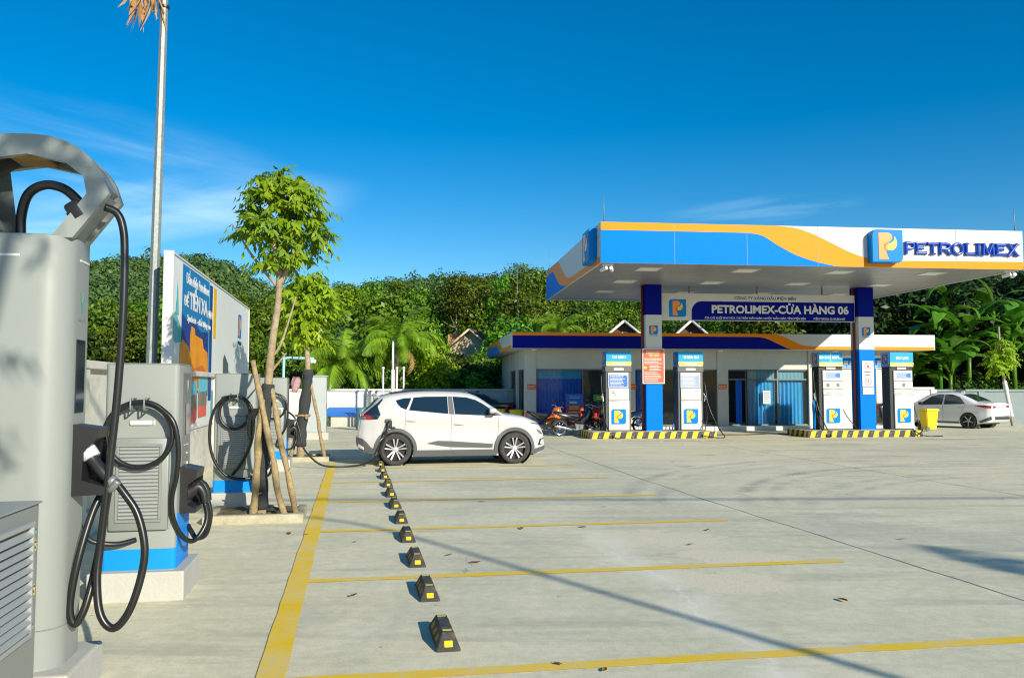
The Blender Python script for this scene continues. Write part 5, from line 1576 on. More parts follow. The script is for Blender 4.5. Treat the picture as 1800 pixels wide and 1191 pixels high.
# recessed lamps in the ceiling
for iu, iv in [(i, j) for j in range(3) for i in range(5)]:
    u_ = 1.72 + 2.95 * iu - (0.35 if iu == 4 else 0); v_ = 1.35 + 2.85 * iv
    if iu == 4: u_ = 12.0 - 0.2
    if iu == 4: continue
    bm = BM(); box(bm, u_ - 0.30, u_ + 0.30, v_ - 0.30, v_ + 0.30, 5.122, 5.14, 0.01); lm = obj('ceiling_lamp', bm, M['lamp_off'], t)
    bm = BM()
    for bx in ((-.34, .34, -.34, -.301), (-.34, .34, .301, .34), (-.34, -.301, -.301, .301), (.301, .34, -.301, .301)): box(bm, u_ + bx[0], u_ + bx[1], v_ + bx[2], v_ + bx[3], 5.116, 5.142)
    obj('lamp_rim', bm, M['cwhite'], lm)
# pillars
def pillar(u, v, label):
    p = None
    bm = BM(); box(bm, u, u + 0.56, v, v + 0.56, 0.20, 5.13, 0.01); p = obj('pillar', bm, M['cwhite'], t); p['label'] = label
    bm = BM(); box(bm, u - 0.003, u + 0.563, v - 0.003, v + 0.563, 0.22, 2.98, 0.01); obj('blue_cladding', bm, M['pillarblue'], p)
    bm = BM(); box(bm, u - 0.003, u + 0.563, v - 0.003, v + 0.563, 4.10, 5.128, 0.01); obj('blue_cladding', bm, M['navy'], p)
    bm = BM(); tube(bm, [(u - 0.05, v + 0.24, 0.2), (u - 0.05, v + 0.24, 5.12)], 0.045, 10)
    obj('drain_pipe', bm, mat('brown_red_pipe', (0.22, 0.035, 0.02), 0.5, var=0.1), p, smooth=180)
    emblem(p, front(u + 0.27, v - 0.004, 3.60), 0.30, 0.004, 0.002)
    text(p, 'PETROLIMEX', front(u + 0.27, v - 0.004, 3.41), 0.04, M['print_navy'], 0.015, 0.001, width=0.30)
P1U, P2U, PV = 7.50 - CU, 15.05 - CU, 26.98 - CV
pillar(P1U, PV, 'left pillar with the red notice board'); pillar(P2U, PV, 'right pillar with the no smoking signs')
# notice plates on the pillars
n = bpy.data.objects.new('notice_board', None); COL.objects.link(n); n.location = stn(CU + P1U + 0.24, CV + PV - 0.06); n.rotation_euler = (0, 0, STN)
tag(n, 'orange red rules board with white edge on the left pillar', 'notice board')
bm = BM(); box(bm, -0.38, 0.38, -0.008, 0.03, 1.79, 2.97, 0.004); obj('board', bm, M['print_white'], n)
bm = BM(); prism(bm, rrect(-.35, .35, 1.82, 2.94, .05), 0, 0.002, front(0, -0.0085, 0)); obj('board_face', bm, M['notice_red'], n)
textlines(n, front(0, -0.011, 2.84), 0.5, 0.12, 2, M['print_white'], seed=3, ragged=0.1)
text(n, 'NỘI QUY', front(0.02, -0.011, 2.73), 0.085, M['print_yellow'], 0.03, 0.001)
textlines(n, front(0.0, -0.011, 2.55), 0.62, 0.22, 4, M['print_white'], seed=4, fill=0.4)
textlines(n, front(0.06, -0.011, 2.32), 0.40, 0.2, 4, M['print_white'], seed=5, fill=0.4)
bm = BM(); box(bm, -0.32, -0.23, -0.0115, -0.0105, 2.29, 2.37); obj('print', bm, M['print_yellow'], n)
textlines(n, front(-0.02, -0.011, 2.03), 0.58, 0.34, 6, M['print_white'], seed=6, fill=0.38)
n = bpy.data.objects.new('warning_sign', None); COL.objects.link(n); n.location = stn(CU + P2U + 0.28, CV + PV - 0.03); n.rotation_euler = (0, 0, STN)
tag(n, 'tall white sign with two red prohibition circles on the right pillar', 'warning sign')
bm = BM(); box(bm, -0.21, 0.21, -0.006, 0.02, 1.70, 2.58, 0.004); obj('board', bm, M['print_white'], n)
def ringsign(cx, cz, r):
    bm = BM()
    lathe(bm, [(r * .86, 0), (r, 0), (r, .0015), (r * .86, .0015), (r * .86, 0)], front(cx, -0.0065, cz), 28, close=False)
    box(bm, -r * .9, r * .9, -r * .06, r * .06, 0, 0.002, mtx=front(cx, -0.0065, cz) @ rotz(R(-45)))
    return obj('prohibition_ring', bm, M['print_red'], n)
ringsign(0, 2.40, 0.125); ringsign(0, 1.87, 0.125)
bm = BM(); prism(bm, [(-.05, -.03), (.03, -.05), (.07, .0), (.02, .04), (.0, .07), (-.03, .02)], 0, 0.001, front(0, -0.0062, 2.39)); obj('pictogram', bm, M['print_red'], n)
bm = BM(); box(bm, -.008, .008, -.06, .03, 0, .001, mtx=front(0, -0.0062, 1.87)); box(bm, -.05, .04, -.005, .01, 0, .001, mtx=front(0, -0.0061, 1.86) @ rotz(0.5)); lathe(bm, [(0, 0), (.02, 0), (.02, .001), (0, .001)], front(0.01, -0.0062, 1.925), 10); obj('pictogram', bm, M['print_black'], n)
textlines(n, front(0, -0.0062, 2.15), 0.26, 0.18, 2, M['print_black'], seed=9, fill=0.4)
n2 = bpy.data.objects.new('paper_notice', None); COL.objects.link(n2); n2.location = stn(CU + P2U + 0.28, CV + PV - 0.028); n2.rotation_euler = (0, 0, STN)
tag(n2, 'small pale sheet stuck under the prohibition sign on the right pillar', 'paper notice')
bm = BM(); box(bm, -0.20, 0.21, -0.004, 0.02, 1.43, 1.68); obj('sheet', bm, M['pumpwhite'], n2)
textlines(n2, front(0, -0.0045, 1.55), 0.30, 0.16, 4, mat('faint_print', (0.6, 0.58, 0.5), 0.6, var=0.02), seed=10, fill=0.35)

# shop sign hung between the pillars
t = thing('shop_sign', 'long white and blue name board hanging between the canopy pillars', 'sign board', stn(8.09, 27.15), STN)
SW = 6.92
bm = BM(); box(bm, 0, SW, -0.02, 0.06, 3.935, 4.865, 0.004); obj('board', bm, M['cwhite'], t)
fm = front(0, -0.0205, 0)
bm = BM(); prism(bm, rrect(1.06, SW - 0.02, 3.955, 4.60, 0.36, 8, (0, 0, 0.0, 1)), 0, 0.003, fm); obj('blue_field', bm, M['navy'], t)
emblem(t, front(0.57, -0.021, 4.36), 0.60, 0.004, 0.003)
text(t, 'CÔNG TY XĂNG DẦU ĐIỆN BIÊN', front(3.68, -0.0215, 4.715), 0.135, M['print_navy'], 0.02, 0.002, width=2.22)
text(t, 'PETROLIMEX-CỬA HÀNG 06', front(4.22, -0.0245, 4.32), 0.37, M['print_white'], 0.035, 0.003, width=4.92)
text(t, 'ĐỊA CHỈ: KHỐI SƠN THỦY, THỊ TRẤN TUẦN GIÁO, HUYỆN TUẦN GIÁO, TỈNH ĐIỆN BIÊN', front(3.32, -0.0245, 4.03), 0.095, M['print_white'], 0.02, 0.002, width=3.60)
text(t, 'ĐIỆN THOẠI: 02153.862.467', front(5.98, -0.0245, 4.03), 0.095, M['print_white'], 0.02, 0.002, width=1.16)
for u_ in (1.0, 3.4, 5.75):
    bm = BM(); box(bm, u_ - 0.02, u_ + 0.02, 0.0, 0.04, 4.866, 5.13); obj('hanger', bm, M['frame'], t)

# ------------------------------------------------------------------ pump islands and pumps
def stripe_mat():
    m, nt, p, ln = nmat('hazard_stripes')
    N = nt.nodes.new
    tcd = N('ShaderNodeTexCoord'); sp = N('ShaderNodeSeparateXYZ'); ln(tcd.outputs['Object'], sp.inputs[0])
    def mth(op, a, b=None):
        n_ = N('ShaderNodeMath'); n_.operation = op
        for i, x in enumerate((a, b)):
            if x is None: continue
            if isinstance(x, (int, float)): n_.inputs[i].default_value = x
            else: ln(x, n_.inputs[i])
        return n_.outputs[0]
    s = mth('ADD', mth('ADD', sp.outputs['X'], mth('MULTIPLY', sp.outputs['Z'], -0.30)), mth('MULTIPLY', sp.outputs['Y'], -1.0))
    fr = mth('FRACT', mth('DIVIDE', mth('ADD', s, 20.0), 0.372))
    nz_ = N('ShaderNodeTexNoise'); nz_.inputs['Scale'].default_value = 9; nz_.inputs['Detail'].default_value = 7; nz_.inputs['Roughness'].default_value = 0.7; ln(tcd.outputs['Object'], nz_.inputs['Vector'])
    st = mth('GREATER_THAN', fr, 0.47)
    m1 = N('ShaderNodeMixRGB'); m1.inputs['Color1'].default_value = (0.72, 0.50, 0.01, 1); m1.inputs['Color2'].default_value = (0.045, 0.045, 0.045, 1); ln(st, m1.inputs['Fac'])
    r = N('ShaderNodeValToRGB'); r.color_ramp.elements[0].position = 0.56; r.color_ramp.elements[1].position = 0.66; ln(nz_.outputs['Fac'], r.inputs['Fac'])
    m2 = N('ShaderNodeMixRGB'); m2.inputs['Color2'].default_value = (0.38, 0.36, 0.28, 1); ln(r.outputs['Color'], m2.inputs['Fac']); ln(m1.outputs['Color'], m2.inputs['Color1'])
    ln(m2.outputs['Color'], p.inputs['Base Color']); p.inputs['Roughness'].default_value = 0.7
    return m
M['hazard'] = stripe_mat()
def island(label, u0, u1, v):
    t = thing('pump_island', label, 'pump island', stn(u0, v), STN, 'pump islands under the canopy')
    bm = BM(); box(bm, 0, u1 - u0, 0, 1.55, -0.05, 0.215, 0.035, seg=3)
    obj('kerb', bm, M['hazard'], t, smooth=40)
    bm = BM(); box(bm, 0.12, u1 - u0 - 0.12, 0.12, 1.43, 0.21, 0.222); obj('island_top', bm, M['plinth'], t)
    return t
island('striped pump island on the left, under the red notice board', 5.45, 9.75, 26.50)
island('striped pump island on the right, under the prohibition sign', 12.86, 16.98, 26.46)

def pump(label, u, v, head, variant):
    t = thing('fuel_pump', label, 'fuel pump', stn(u, v), STN, 'fuel pumps on the islands')
    W_, D_ = 0.86, 0.52
    side = M['pumpdark'] if variant < 2 else M['pumpblack']
    z0 = 0.222
    bm = BM(); box(bm, 0.0, W_, 0.03, D_, z0, 2.36, 0.012); obj('cabinet', bm, side, t)
    bm = BM(); box(bm, -0.02, W_ + 0.02, 0.0, D_ + 0.02, 2.36 if variant > 1 else 2.19, 2.385, 0.008); obj('neck', bm, M['pumpdark'] if variant < 2 else M['pumpblack'], t)
    # header
    bm = BM(); box(bm, 0.0, W_ + 0.0, -0.03, D_ + 0.03, 2.42, 2.88, 0.01); hd = obj('header', bm, M['cyan'], t)
    bm = BM(); box(bm, 0.012, W_ - 0.012, -0.035, D_ + 0.035, 2.385, 2.42); obj('header_base', bm, M['pumpwhite'], hd)
    bm = BM(); box(bm, 0.002, W_ + 0.003, -0.034, -0.028, 2.425, 2.53); obj('amber_band', bm, M['amber'], hd)
    if variant == 2:
        text(hd, head, front(0.20, -0.0315, 2.69), 0.13, M['print_white'], 0.03, 0.002, width=0.36)
        text(hd, head, front(0.65, -0.0315, 2.69), 0.13, M['print_white'], 0.03, 0.002, width=0.34)
        bm = BM(); box(bm, 0.415, 0.432, -0.0335, -0.029, 2.535, 2.88); obj('divider', bm, M['print_white'], hd)
    else:
        text(hd, head, front(0.45, -0.0315, 2.68), 0.13, M['print_white'], 0.035, 0.002, width=0.46 if variant != 1 else 0.52)
    textlines(hd, front(0.45, -0.0345, 2.478), 0.48, 0.05, 1, M['print_white'], seed=variant + 30, fill=0.8, ragged=0.05)
    bm = BM(); box(bm, -0.012, 0.0, 0.0, D_, 2.44, 2.86, 0.004); obj('side_panel', bm, M['ltgrey'] if variant > 1 else M['cyan'], hd)
    emblem(hd, leftside(-0.0125, D_ / 2, 2.65), 0.34, 0.003, 0.002)
    # name strip under the header
    bm = BM(); box(bm, 0.27, 0.60, -0.004, 0.0, 2.245 if variant < 2 else 2.30, 2.315 if variant < 2 else 2.36); obj('name_strip', bm, mat('pale_label', (0.62, 0.74, 0.68) if variant == 0 else (0.72, 0.70, 0.58), 0.5, var=0.03), t)
    x0, x1 = (0.07, 0.76) if variant < 2 else (0.13, 0.82)
    if variant < 2:
        bm = BM(); box(bm, x0, x1, -0.015, 0.04, 1.645, 2.165, 0.012, seg=2); u1_ = obj('upper_panel', bm, M['pumpwhite'], t, smooth=40)
        bm = BM(); prism(bm, rrect(x0 + .035, x1 - .03, 1.685, 2.085, .02), 0, 0.002, front(0, -0.0155, 0)); st = obj('instruction_sticker', bm, M['sticker_blue'] if variant == 0 else M['sticker_pale'], u1_)
        textlines(u1_, front((x0 + x1) / 2, -0.018, 1.885), 0.55, 0.36, 8, M['print_white'], seed=variant + 50, fill=0.42)
        bm = BM(); box(bm, x0 + 0.015, x1 + 0.01, -0.02, 0.04, 1.24, 1.628, 0.012, seg=2); md = obj('middle_panel', bm, M['pumpwhite'], t, smooth=40)
        bm = BM(); box(bm, x0 + .40, x1 - .03, -0.0225, -0.0195, 1.42, 1.60, 0.001); obj('display', bm, M['silver'], md)
        if variant == 0:
            bm = BM()
            for k, w_ in enumerate((.10, .12, .04)): box(bm, x0 + .12 + (0 if k < 2 else .09), x0 + .12 + (0 if k < 2 else .09) + w_, -0.0225, -0.0195, 1.525 - .06 * k, 1.545 - .06 * k)
            obj('print', bm, M['print_black'], md)
        bm = BM(); lathe(bm, [(0, 0), (.022, 0), (.022, .002), (0, .002)], front(x0 + (.33 if variant == 0 else .62), -0.0205, 1.30), 14); obj('seal', bm, M['print_yellow'], md)
    else:
        bm = BM(); box(bm, x0, x1, -0.015, 0.04, 1.885, 2.255, 0.012, seg=2); u1_ = obj('upper_panel', bm, M['pumpwhite'], t, smooth=40)
        bm = BM(); box(bm, x0 + .11, x1 - .06, -0.018, -0.0145, 1.985, 2.18); obj('instruction_sticker', bm, M['sticker_pale'], u1_)
        bm = BM(); prism(bm, [(-.1, .02), (-.02, .07), (.08, .07), (.08, -.07), (-.02, -.07), (-.1, -.02)], 0, 0.001, front(x1 - .14, -0.0185, 2.085)); obj('sticker_mark', bm, M['sticker_blue'], u1_)
        bm = BM(); box(bm, x0 + .005, x1 + .005, -0.018, 0.04, 1.62, 1.872, 0.010, seg=2); md = obj('middle_panel', bm, M['pumpwhite'], t, smooth=40)
        for cx in ((.18, .54) if variant == 2 else (.36,)):
            bm = BM(); box(bm, x0 + cx - .05, x0 + cx + .055, -0.0215, -0.0175, 1.69, 1.81, 0.001); obj('display', bm, M['greyfilm'], md)
        bm = BM()
        for cx in (.12, .20, .44, .52): box(bm, x0 + cx, x0 + cx + .07, -0.0225, -0.0195, 1.48, 1.495); box(bm, x0 + cx, x0 + cx + .05, -0.0225, -0.0195, 1.52, 1.53)
        bm2 = BM(); box(bm2, x0 + .01, x1 + .012, -0.02, 0.04, 1.425, 1.608, 0.010, seg=2); obj('key_panel', bm2, M['pumpwhite'], t, smooth=40)
        obj('print', bm, M['greyfilm'], md)
        bm = BM(); lathe(bm, [(0, 0), (.022, 0), (.022, .003), (0, .003)], front(x0 + .34, -0.0205, 1.515), 14); obj('seal', bm, M['print_yellow'], md)
    z1 = 1.222 if variant < 2 else 1.41
    bm = BM(); box(bm, x0 + 0.012, x1 + 0.025, -0.028, 0.04, 0.25, z1, 0.014, seg=2); lp = obj('lower_panel', bm, M['pumpwhite'], t, smooth=40)
    emblem(lp, front((x0 + x1) / 2 + 0.0, -0.0285, 0.70), 0.50, 0.003, 0.003, letter='amber')
    bm = BM()
    for k in range(4): box(bm, x0 + .10 + .16 * k, x0 + .145 + .16 * k, -0.030, -0.0275, z1 - .14, z1 - .115)
    obj('print', bm, M['ltgrey'], lp)
    # nozzle and hose on the side the photograph shows
    xs = -0.03 if variant in (0, 2) else W_ + 0.03
    sg = -1 if variant in (0, 2) else 1
    bm = BM(); box(bm, xs - 0.03, xs + 0.03, 0.16, 0.36, 1.15, 1.50, 0.01); obj('nozzle_boot', bm, M['pumpblack'], t)
    bm = BM()
    tube(bm, smoothline([(xs + sg * .04, 0.10, 1.20), (xs + sg * .06, 0.12, 1.36), (xs + sg * .05, 0.2, 1.46), (xs + sg * .03, 0.28, 1.42)], 4), 0.022, 8)
    tube(bm, [(xs + sg * .05, 0.12, 1.22), (xs + sg * .10, 0.08, 1.30), (xs + sg * .09, 0.14, 1.40)], 0.009, 6)
    obj('nozzle', bm, M['silver'], t, smooth=180)
    bm = BM()
    if variant == 0: hp = [(xs, 0.25, 2.15), (-0.13, 0.15, 2.0), (-0.12, 0.05, 1.4), (-0.09, -0.1, 0.7), (0.0, -0.35, 0.24), (0.16, -0.62, 0.03), (0.36, -0.66, 0.03)]
    elif variant == 1: hp = [(xs, 0.25, 2.0), (0.96, 0.12, 1.8), (1.0, 0.0, 1.2), (1.16, -0.12, 0.65), (1.32, -0.3, 0.24), (1.36, -0.62, 0.03), (1.0, -0.66, 0.03), (0.62, -0.55, 0.10), (0.80, -0.3, 0.26), (0.95, -0.1, 0.7), (0.96, 0.1, 1.15)]
    elif variant == 2: hp = [(xs, 0.22, 2.28), (-0.16, 0.10, 2.2), (-0.15, 0.02, 1.6), (-0.08, -0.10, 0.9), (0.06, -0.35, 0.30), (0.10, -0.58, 0.06), (-0.02, -0.60, 0.03), (-0.12, -0.40, 0.24), (-0.12, -0.1, 0.6), (-0.10, 0.1, 1.15)]
    else: hp = [(0.90, 0.10, 1.15), (0.97, 0.05, 0.7), (1.00, -0.1, 0.32), (0.86, -0.45, 0.22), (0.55, -0.62, 0.06), (0.40, -0.58, 0.14), (0.46, -0.55, 0.24), (0.70, -0.66, 0.06), (1.05, -0.72, 0.03), (1.45, -0.66, 0.03)]
    tube(bm, smoothline(hp, 6), 0.017, 8); obj('hose', bm, M['cable'], t, smooth=180)
    if variant in (1, 2):
        bm = BM()
        k = 1 if variant == 1 else 1
        hp2 = [(W_ + .03, 0.2, 1.15), (W_ + .10, 0.1, 0.8), (W_ + 0.30, -0.05, 0.42), (W_ + 0.55, -0.02, 0.24)] if variant == 2 else [(-.03, 0.3, 2.2), (-.08, 0.25, 1.6), (-.06, 0.25, 1.15)]
        tube(bm, smoothline(hp2, 6), 0.015, 8); obj('hose', bm, M['cable'], t, smooth=180)
    if variant == 2:
        bm = BM(); tube(bm, smoothline([(-0.13, 0.12, 0.24), (-0.15, 0.10, 0.7), (-0.16, 0.12, 1.05), (-0.13, 0.16, 1.25)], 4), lambda q: 0.03 + 0.02 * math.sin(PI * q), 8); obj('nozzle', bm, M['logo_blue'], t, smooth=180)
    return t
pump('pump headed DO 0,001S at the left end of the left island', 6.14, 27.02, 'DO 0,001S', 0)
pump('pump headed E5 RON 92-II beside the door, right of the red notice board', 8.62, 27.02, 'E5 RON 92-II', 1)
pump('pump with a split blue header, left of the right hand pillar', 13.58, 27.0, 'RON 95-III', 2)
pump('pump headed DO 0,05S beside the yellow bin', 16.16, 27.0, 'DO 0,05S', 3)
# one black tube stands for the hoses and their long shadows between the islands
bm = BM(); tube(bm, smoothline([stn(9.9, 28.1, 0.015), stn(11.2, 28.0, 0.015), stn(12.2, 28.25, 0.015), stn(13.0, 28.2, 0.015)], 5), 0.02, 7)
tag(obj('hose_and_shadow', bm, M['cable'], None, smooth=180), 'black hose and hose shadow line across the concrete between the two islands', 'hose')

# ------------------------------------------------------------------ shop behind the pumps
FU, FV = 3.35, 30.20
t = thing('station_shop', 'low flat roofed station shop with blue curtained windows and a banded roof edge', 'shop building', stn(FU, FV), STN)
shop = t
FW, FDp = 16.58, 11.0
WV = 1.15                     # wall face behind the roof edge
WU0, WU1 = 0.62, 15.9
bm = BM(); box(bm, 0.02, FW - 0.02, 0.02, FDp - 0.02, 3.18, 3.60); obj('roof_slab', bm, M['storewall'], t)
bm = BM(); box(bm, 0.05, FW - 0.05, 0.05, FDp - 0.05, 3.12, 3.18); obj('soffit', bm, M['storewall'], t)
for bx in ((0, FW, -0.03, 0.0), (0, FW, FDp, FDp + 0.03), (-0.03, 0.0, -0.03, FDp + 0.03), (FW, FW + 0.03, -0.03, FDp + 0.03)):
    bm = BM(); box(bm, *bx, 3.115, 3.705, 0.003); o = obj('fascia', bm, M['cwhite'], t)
    if bx[3] == 0.0: SF = o
    if bx[1] == 0.0: SL = o
sf = front(0, -0.0305, 0)
def gz(f): return 3.703 - 0.586 * f
tb = wave([(9.25, .20), (9.7, .28), (10.15, .60), (10.55, .90), (10.72, .985)])
bm = BM(); prism(bm, [(0.003, gz(.20))] + [(x, gz(f)) for x, f in tb] + [(10.85, gz(.998)), (0.003, gz(.998))], 0, 0.004, sf); obj('blue_wave', bm, M['navy'], SF)
to = wave([(9.95, .003), (10.3, .08), (10.75, .40), (11.2, .72), (11.7, .80), (12.2, .80)])
bm = BM(); prism(bm, [(0.003, gz(.003))] + [(x, gz(f)) for x, f in to] + [(FW - .003, gz(.80)), (FW - .003, gz(.998)), (10.85, gz(.998))] + [(x, gz(f)) for x, f in tb[::-1]] + [(0.003, gz(.20))], 0, 0.0038, sf)
obj('orange_wave', bm, M['orange'], SF)
sl = leftside(-0.0305, FDp, 0)
tb = wave([(4.2, .30), (5.2, .35), (6.2, .75), (7.0, .98)])
bm = BM(); prism(bm, [(0.003, gz(.30))] + [(x, gz(f)) for x, f in tb] + [(7.1, gz(.998)), (0.003, gz(.998))], 0, 0.004, sl); obj('blue_wave', bm, M['cblue'], SL)
to = wave([(5.6, .003), (6.2, .12), (7.0, .55), (7.8, .78), (8.6, .80)])
bm = BM(); prism(bm, [(0.003, gz(.003))] + [(x, gz(f)) for x, f in to] + [(FDp - .003, gz(.80)), (FDp - .003, gz(.998)), (7.1, gz(.998))] + [(x, gz(f)) for x, f in tb[::-1]] + [(0.003, gz(.30))], 0, 0.0038, sl)
obj('orange_wave', bm, M['orange'], SL)
# floor step, rear and side walls, room
bm = BM(); box(bm, WU0 - 0.25, WU1 + 0.2, WV - 0.55, FDp - 0.6, -0.05, 0.17, 0.012); obj('floor_step', bm, M['tile'], t)
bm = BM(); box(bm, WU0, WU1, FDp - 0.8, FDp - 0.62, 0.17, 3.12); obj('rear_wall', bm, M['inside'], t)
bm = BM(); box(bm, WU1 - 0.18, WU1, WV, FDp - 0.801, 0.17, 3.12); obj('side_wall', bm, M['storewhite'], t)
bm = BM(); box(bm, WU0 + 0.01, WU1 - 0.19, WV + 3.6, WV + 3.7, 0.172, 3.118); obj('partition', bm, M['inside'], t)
HZ = 2.38
# front wall between openings: (u0, u1) plain piers and openings, measured from the roof corner
def wpier(a, b, z0=0.171, z1=3.119, m='storewall', name='wall_pier', out=0.0):
    bm = BM(); box(bm, a, b, WV - out, WV + 0.18, z0, z1, 0.006); return obj(name, bm, M[m], t)
col_u = [0.615, 4.72, 8.22]
wpier(0.62, 1.04, name='corner_column', out=0.05); wpier(4.70, 4.92, name='wall_column', out=0.05); wpier(8.22, 8.66, name='wall_column', out=0.05)
for a, b in ((1.045, 4.695), (4.925, 8.215), (8.665, 11.96)): 
    bm = BM(); box(bm, a, b, WV, WV + 0.18, HZ, 3.119); obj('wall_lintel', bm, M['storewall'], t)
wpier(11.965, 12.10, name='wall_column', out=0.06)
wpier(12.105, WU1 - 0.185, m='storewhite', name='wall_panel')
wpier(12.6 + 2.2, 12.6 + 2.3, 0.171, 3.118, 'storewall', 'wall_rib', 0.04)
def glazing(u0, u1, z0, z1, nu, zt=None, label=None, door=None):
    f = None
    bm = BM()
    fr = 0.05
    y0, y1 = WV + 0.03, WV + 0.09
    box(bm, u0, u1, y0, y1, z0, z0 + fr); box(bm, u0, u1, y0, y1, z1 - fr, z1)
    for i in range(nu + 1):
        x = u0 + (u1 - u0) * i / nu
        box(bm, max(u0, x - fr / 2), min(u1, x + fr / 2), y0 + 0.001, y1 - 0.001, z0 + fr, z1 - fr)
    if zt: box(bm, u0 + fr, u1 - fr, y0 + 0.002, y1 - 0.002, zt - fr / 2, zt + fr / 2)
    f = obj('window_frame', bm, M['frame'], t)
    for i in range(nu):
        a = u0 + (u1 - u0) * i / nu; b = u0 + (u1 - u0) * (i + 1) / nu
        if door is not None and i == door:
            if zt:
                bm = BM(); box(bm, a + .03, b - .03, y0 + .025, y0 + .033, zt + .03, z1 - .03); obj('pane', bm, M['winglass'], f)
            continue
        bm = BM(); box(bm, a + .03, b - .03, y0 + .025, y0 + .033, z0 + .03, z1 - .03); obj('pane', bm, M['winglass'], f)
    return f
glazing(1.045, 4.695, 0.172, HZ - 0.002, 2)
glazing(4.925, 8.215, 0.172, HZ - 0.002, 2)
glazing(8.665, 9.42, 0.172, HZ - 0.002, 1, 1.98, door=0)
glazing(9.46, 11.96, 0.172, HZ - 0.002, 2, 1.98)
# left side wall, seen obliquely: piers, lintels, two dark openings
def spier(a, b, z0=0.171, z1=3.119, name='wall_pier', m='storewall', out=0.0):
    bm = BM(); box(bm, WU0 - out, WU0 + 0.16, a, b, z0, z1, 0.005); return obj(name, bm, M[m], t)
spier(WV + 0.185, WV + 0.42); spier(3.6, 4.0, name='wall_column', out=0.04); spier(6.4, 6.7, name='wall_column', out=0.04); spier(6.705, FDp - 0.805)
for a, b in ((WV + 0.425, 3.595), (4.005, 6.395)):
    bm = BM(); box(bm, WU0, WU0 + 0.16, a, b, HZ, 3.118); obj('wall_lintel', bm, M['storewall'], t)
    bm = BM(); y_ = 0.05
    box(bm, WU0 + .05, WU0 + .11, a, b, 0.172, 0.23); box(bm, WU0 + .05, WU0 + .11, a, b, HZ - .06, HZ - .002); box(bm, WU0 + .05, WU0 + .11, a, a + .05, .23, HZ - .06); box(bm, WU0 + .05, WU0 + .11, b - .05, b, .23, HZ - .06)
    f = obj('window_frame', bm, M['frame'], t)
    bm = BM(); box(bm, WU0 + .076, WU0 + .084, a + .03, b - .03, .2, HZ - .03); obj('pane', bm, M['winglass'], f)
# lamps under the eave
for u_ in (0.9, 8.15, 12.8):
    bm = BM(); lathe(bm, [(0.0, 0.0), (0.10, 0.0), (0.11, 0.03), (0.09, 0.06), (0.0, 0.07)], Matrix.Translation((u_, 0.55, 3.05)), 16); obj('eave_lamp', bm, M['lamp_off'], t, smooth=50)

# curtains behind the glass: deep pleats
def curtain(label, u0, u1, z0, z1, m, depth=0.055, pitch=0.13, flare=0.0, valance=None, vv=0.22):
    t2 = thing('curtain', label, 'curtain', stn(FU + u0, FV + WV + vv), STN)
    bm = BM()
    w = u1 - u0
    nx, nz_ = int(w / pitch * 8), 9
    rg = random.Random(int(u0 * 100))
    ph = [rg.uniform(-0.5, 0.5) for _ in range(40)]
    g = []
    for j in range(nz_ + 1):
        tz = j / nz_
        row = []
        for i in range(nx + 1):
            x = w * i / nx
            a = 2 * PI * x / pitch
            dd = depth * (0.55 + 0.45 * tz) * (0.75 + 0.35 * math.sin(x * 5 + ph[0]))
            y = dd * math.sin(a + 0.5 * math.sin(x * 9 + ph[1]) + 0.5 * tz * math.sin(x * 3))
            row.append(bm.verts.new((x, y, z1 + (z0 - z1) * tz)))
        g.append(row)
    for j in range(nz_):
        for i in range(nx): bm.faces.new((g[j][i], g[j][i + 1], g[j + 1][i + 1], g[j + 1][i])).smooth = True
    obj('drape', bm, M[m], t2)
    if valance:
        bm = BM()
        g = []
        nx = int(w / 0.03)
        for j in range(4):
            g.append([bm.verts.new((w * i / nx, -0.06 + 0.02 * math.sin(w * i / nx * 40) * j / 3, valance[1] + (valance[0] - 0.03 * abs(math.sin(w * i / nx * 14)) - valance[1]) * j / 3)) for i in range(nx + 1)])
        for j in range(3):
            for i in range(nx): bm.faces.new((g[j][i], g[j][i + 1], g[j + 1][i + 1], g[j + 1][i])).smooth = True
        obj('valance', bm, M['valance'] if m == 'curtain' else M['curtain'], t2)
    return t2
curtain('dark blue curtain in the left shop window, behind the motorbikes', 1.10, 2.85, 0.20, 2.12, 'curtain_dark', valance=(2.02, 2.32))
curtain('narrow blue curtain tied at the right of the left shop window', 4.22, 4.66, 0.9, 2.12, 'curtain_dark')
curtain('narrow dark blue curtain behind the left pillar', 4.98, 5.55, 0.20, 2.30, 'curtain_dark')
curtain('bright pleated blue curtain left of the bar in the sunlit window', 9.52, 10.67, 0.21, 2.00, 'curtain', 0.07, 0.16, valance=(1.98, 2.32))
curtain('bright pleated blue curtain right of the bar in the sunlit window', 10.76, 11.88, 0.21, 2.00, 'curtain', 0.07, 0.16, valance=(1.98, 2.32))
curtain('blue curtain drawn aside in the open doorway', 9.10, 9.38, 0.20, 1.96, 'curtain_dark', vv=0.35)

# banner on the white wall
t = thing('banner', 'long blue and white banner on the wall right of the curtains', 'banner', stn(FU + 12.06, FV + WV - 0.07), STN)
bm = BM(); box(bm, 0, 3.66, -0.01, 0.0, 2.42, 2.95); obj('sheet', bm, M['print_white'], t)
bm = BM(); prism(bm, rrect(0.06, 3.60, 2.46, 2.84, .25, 6, (0, 0, 0, 1)), 0, 0.002, front(0, -0.0105, 0)); obj('blue_field', bm, M['cblue'], t)
bm = BM(); prism(bm, [(0.10, 2.70), (0.3, 2.83), (0.9, 2.80), (1.3, 2.72), (0.6, 2.74)], 0, 0.001, front(0, -0.0127, 0)); prism(bm, [(2.7, 2.72), (3.2, 2.80), (3.58, 2.83), (3.58, 2.62), (3.1, 2.70)], 0, 0.001, front(0, -0.0127, 0)); obj('lilac_wave', bm, mat('lilac_print', (0.42, 0.38, 0.68), 0.5, var=0.1), t)
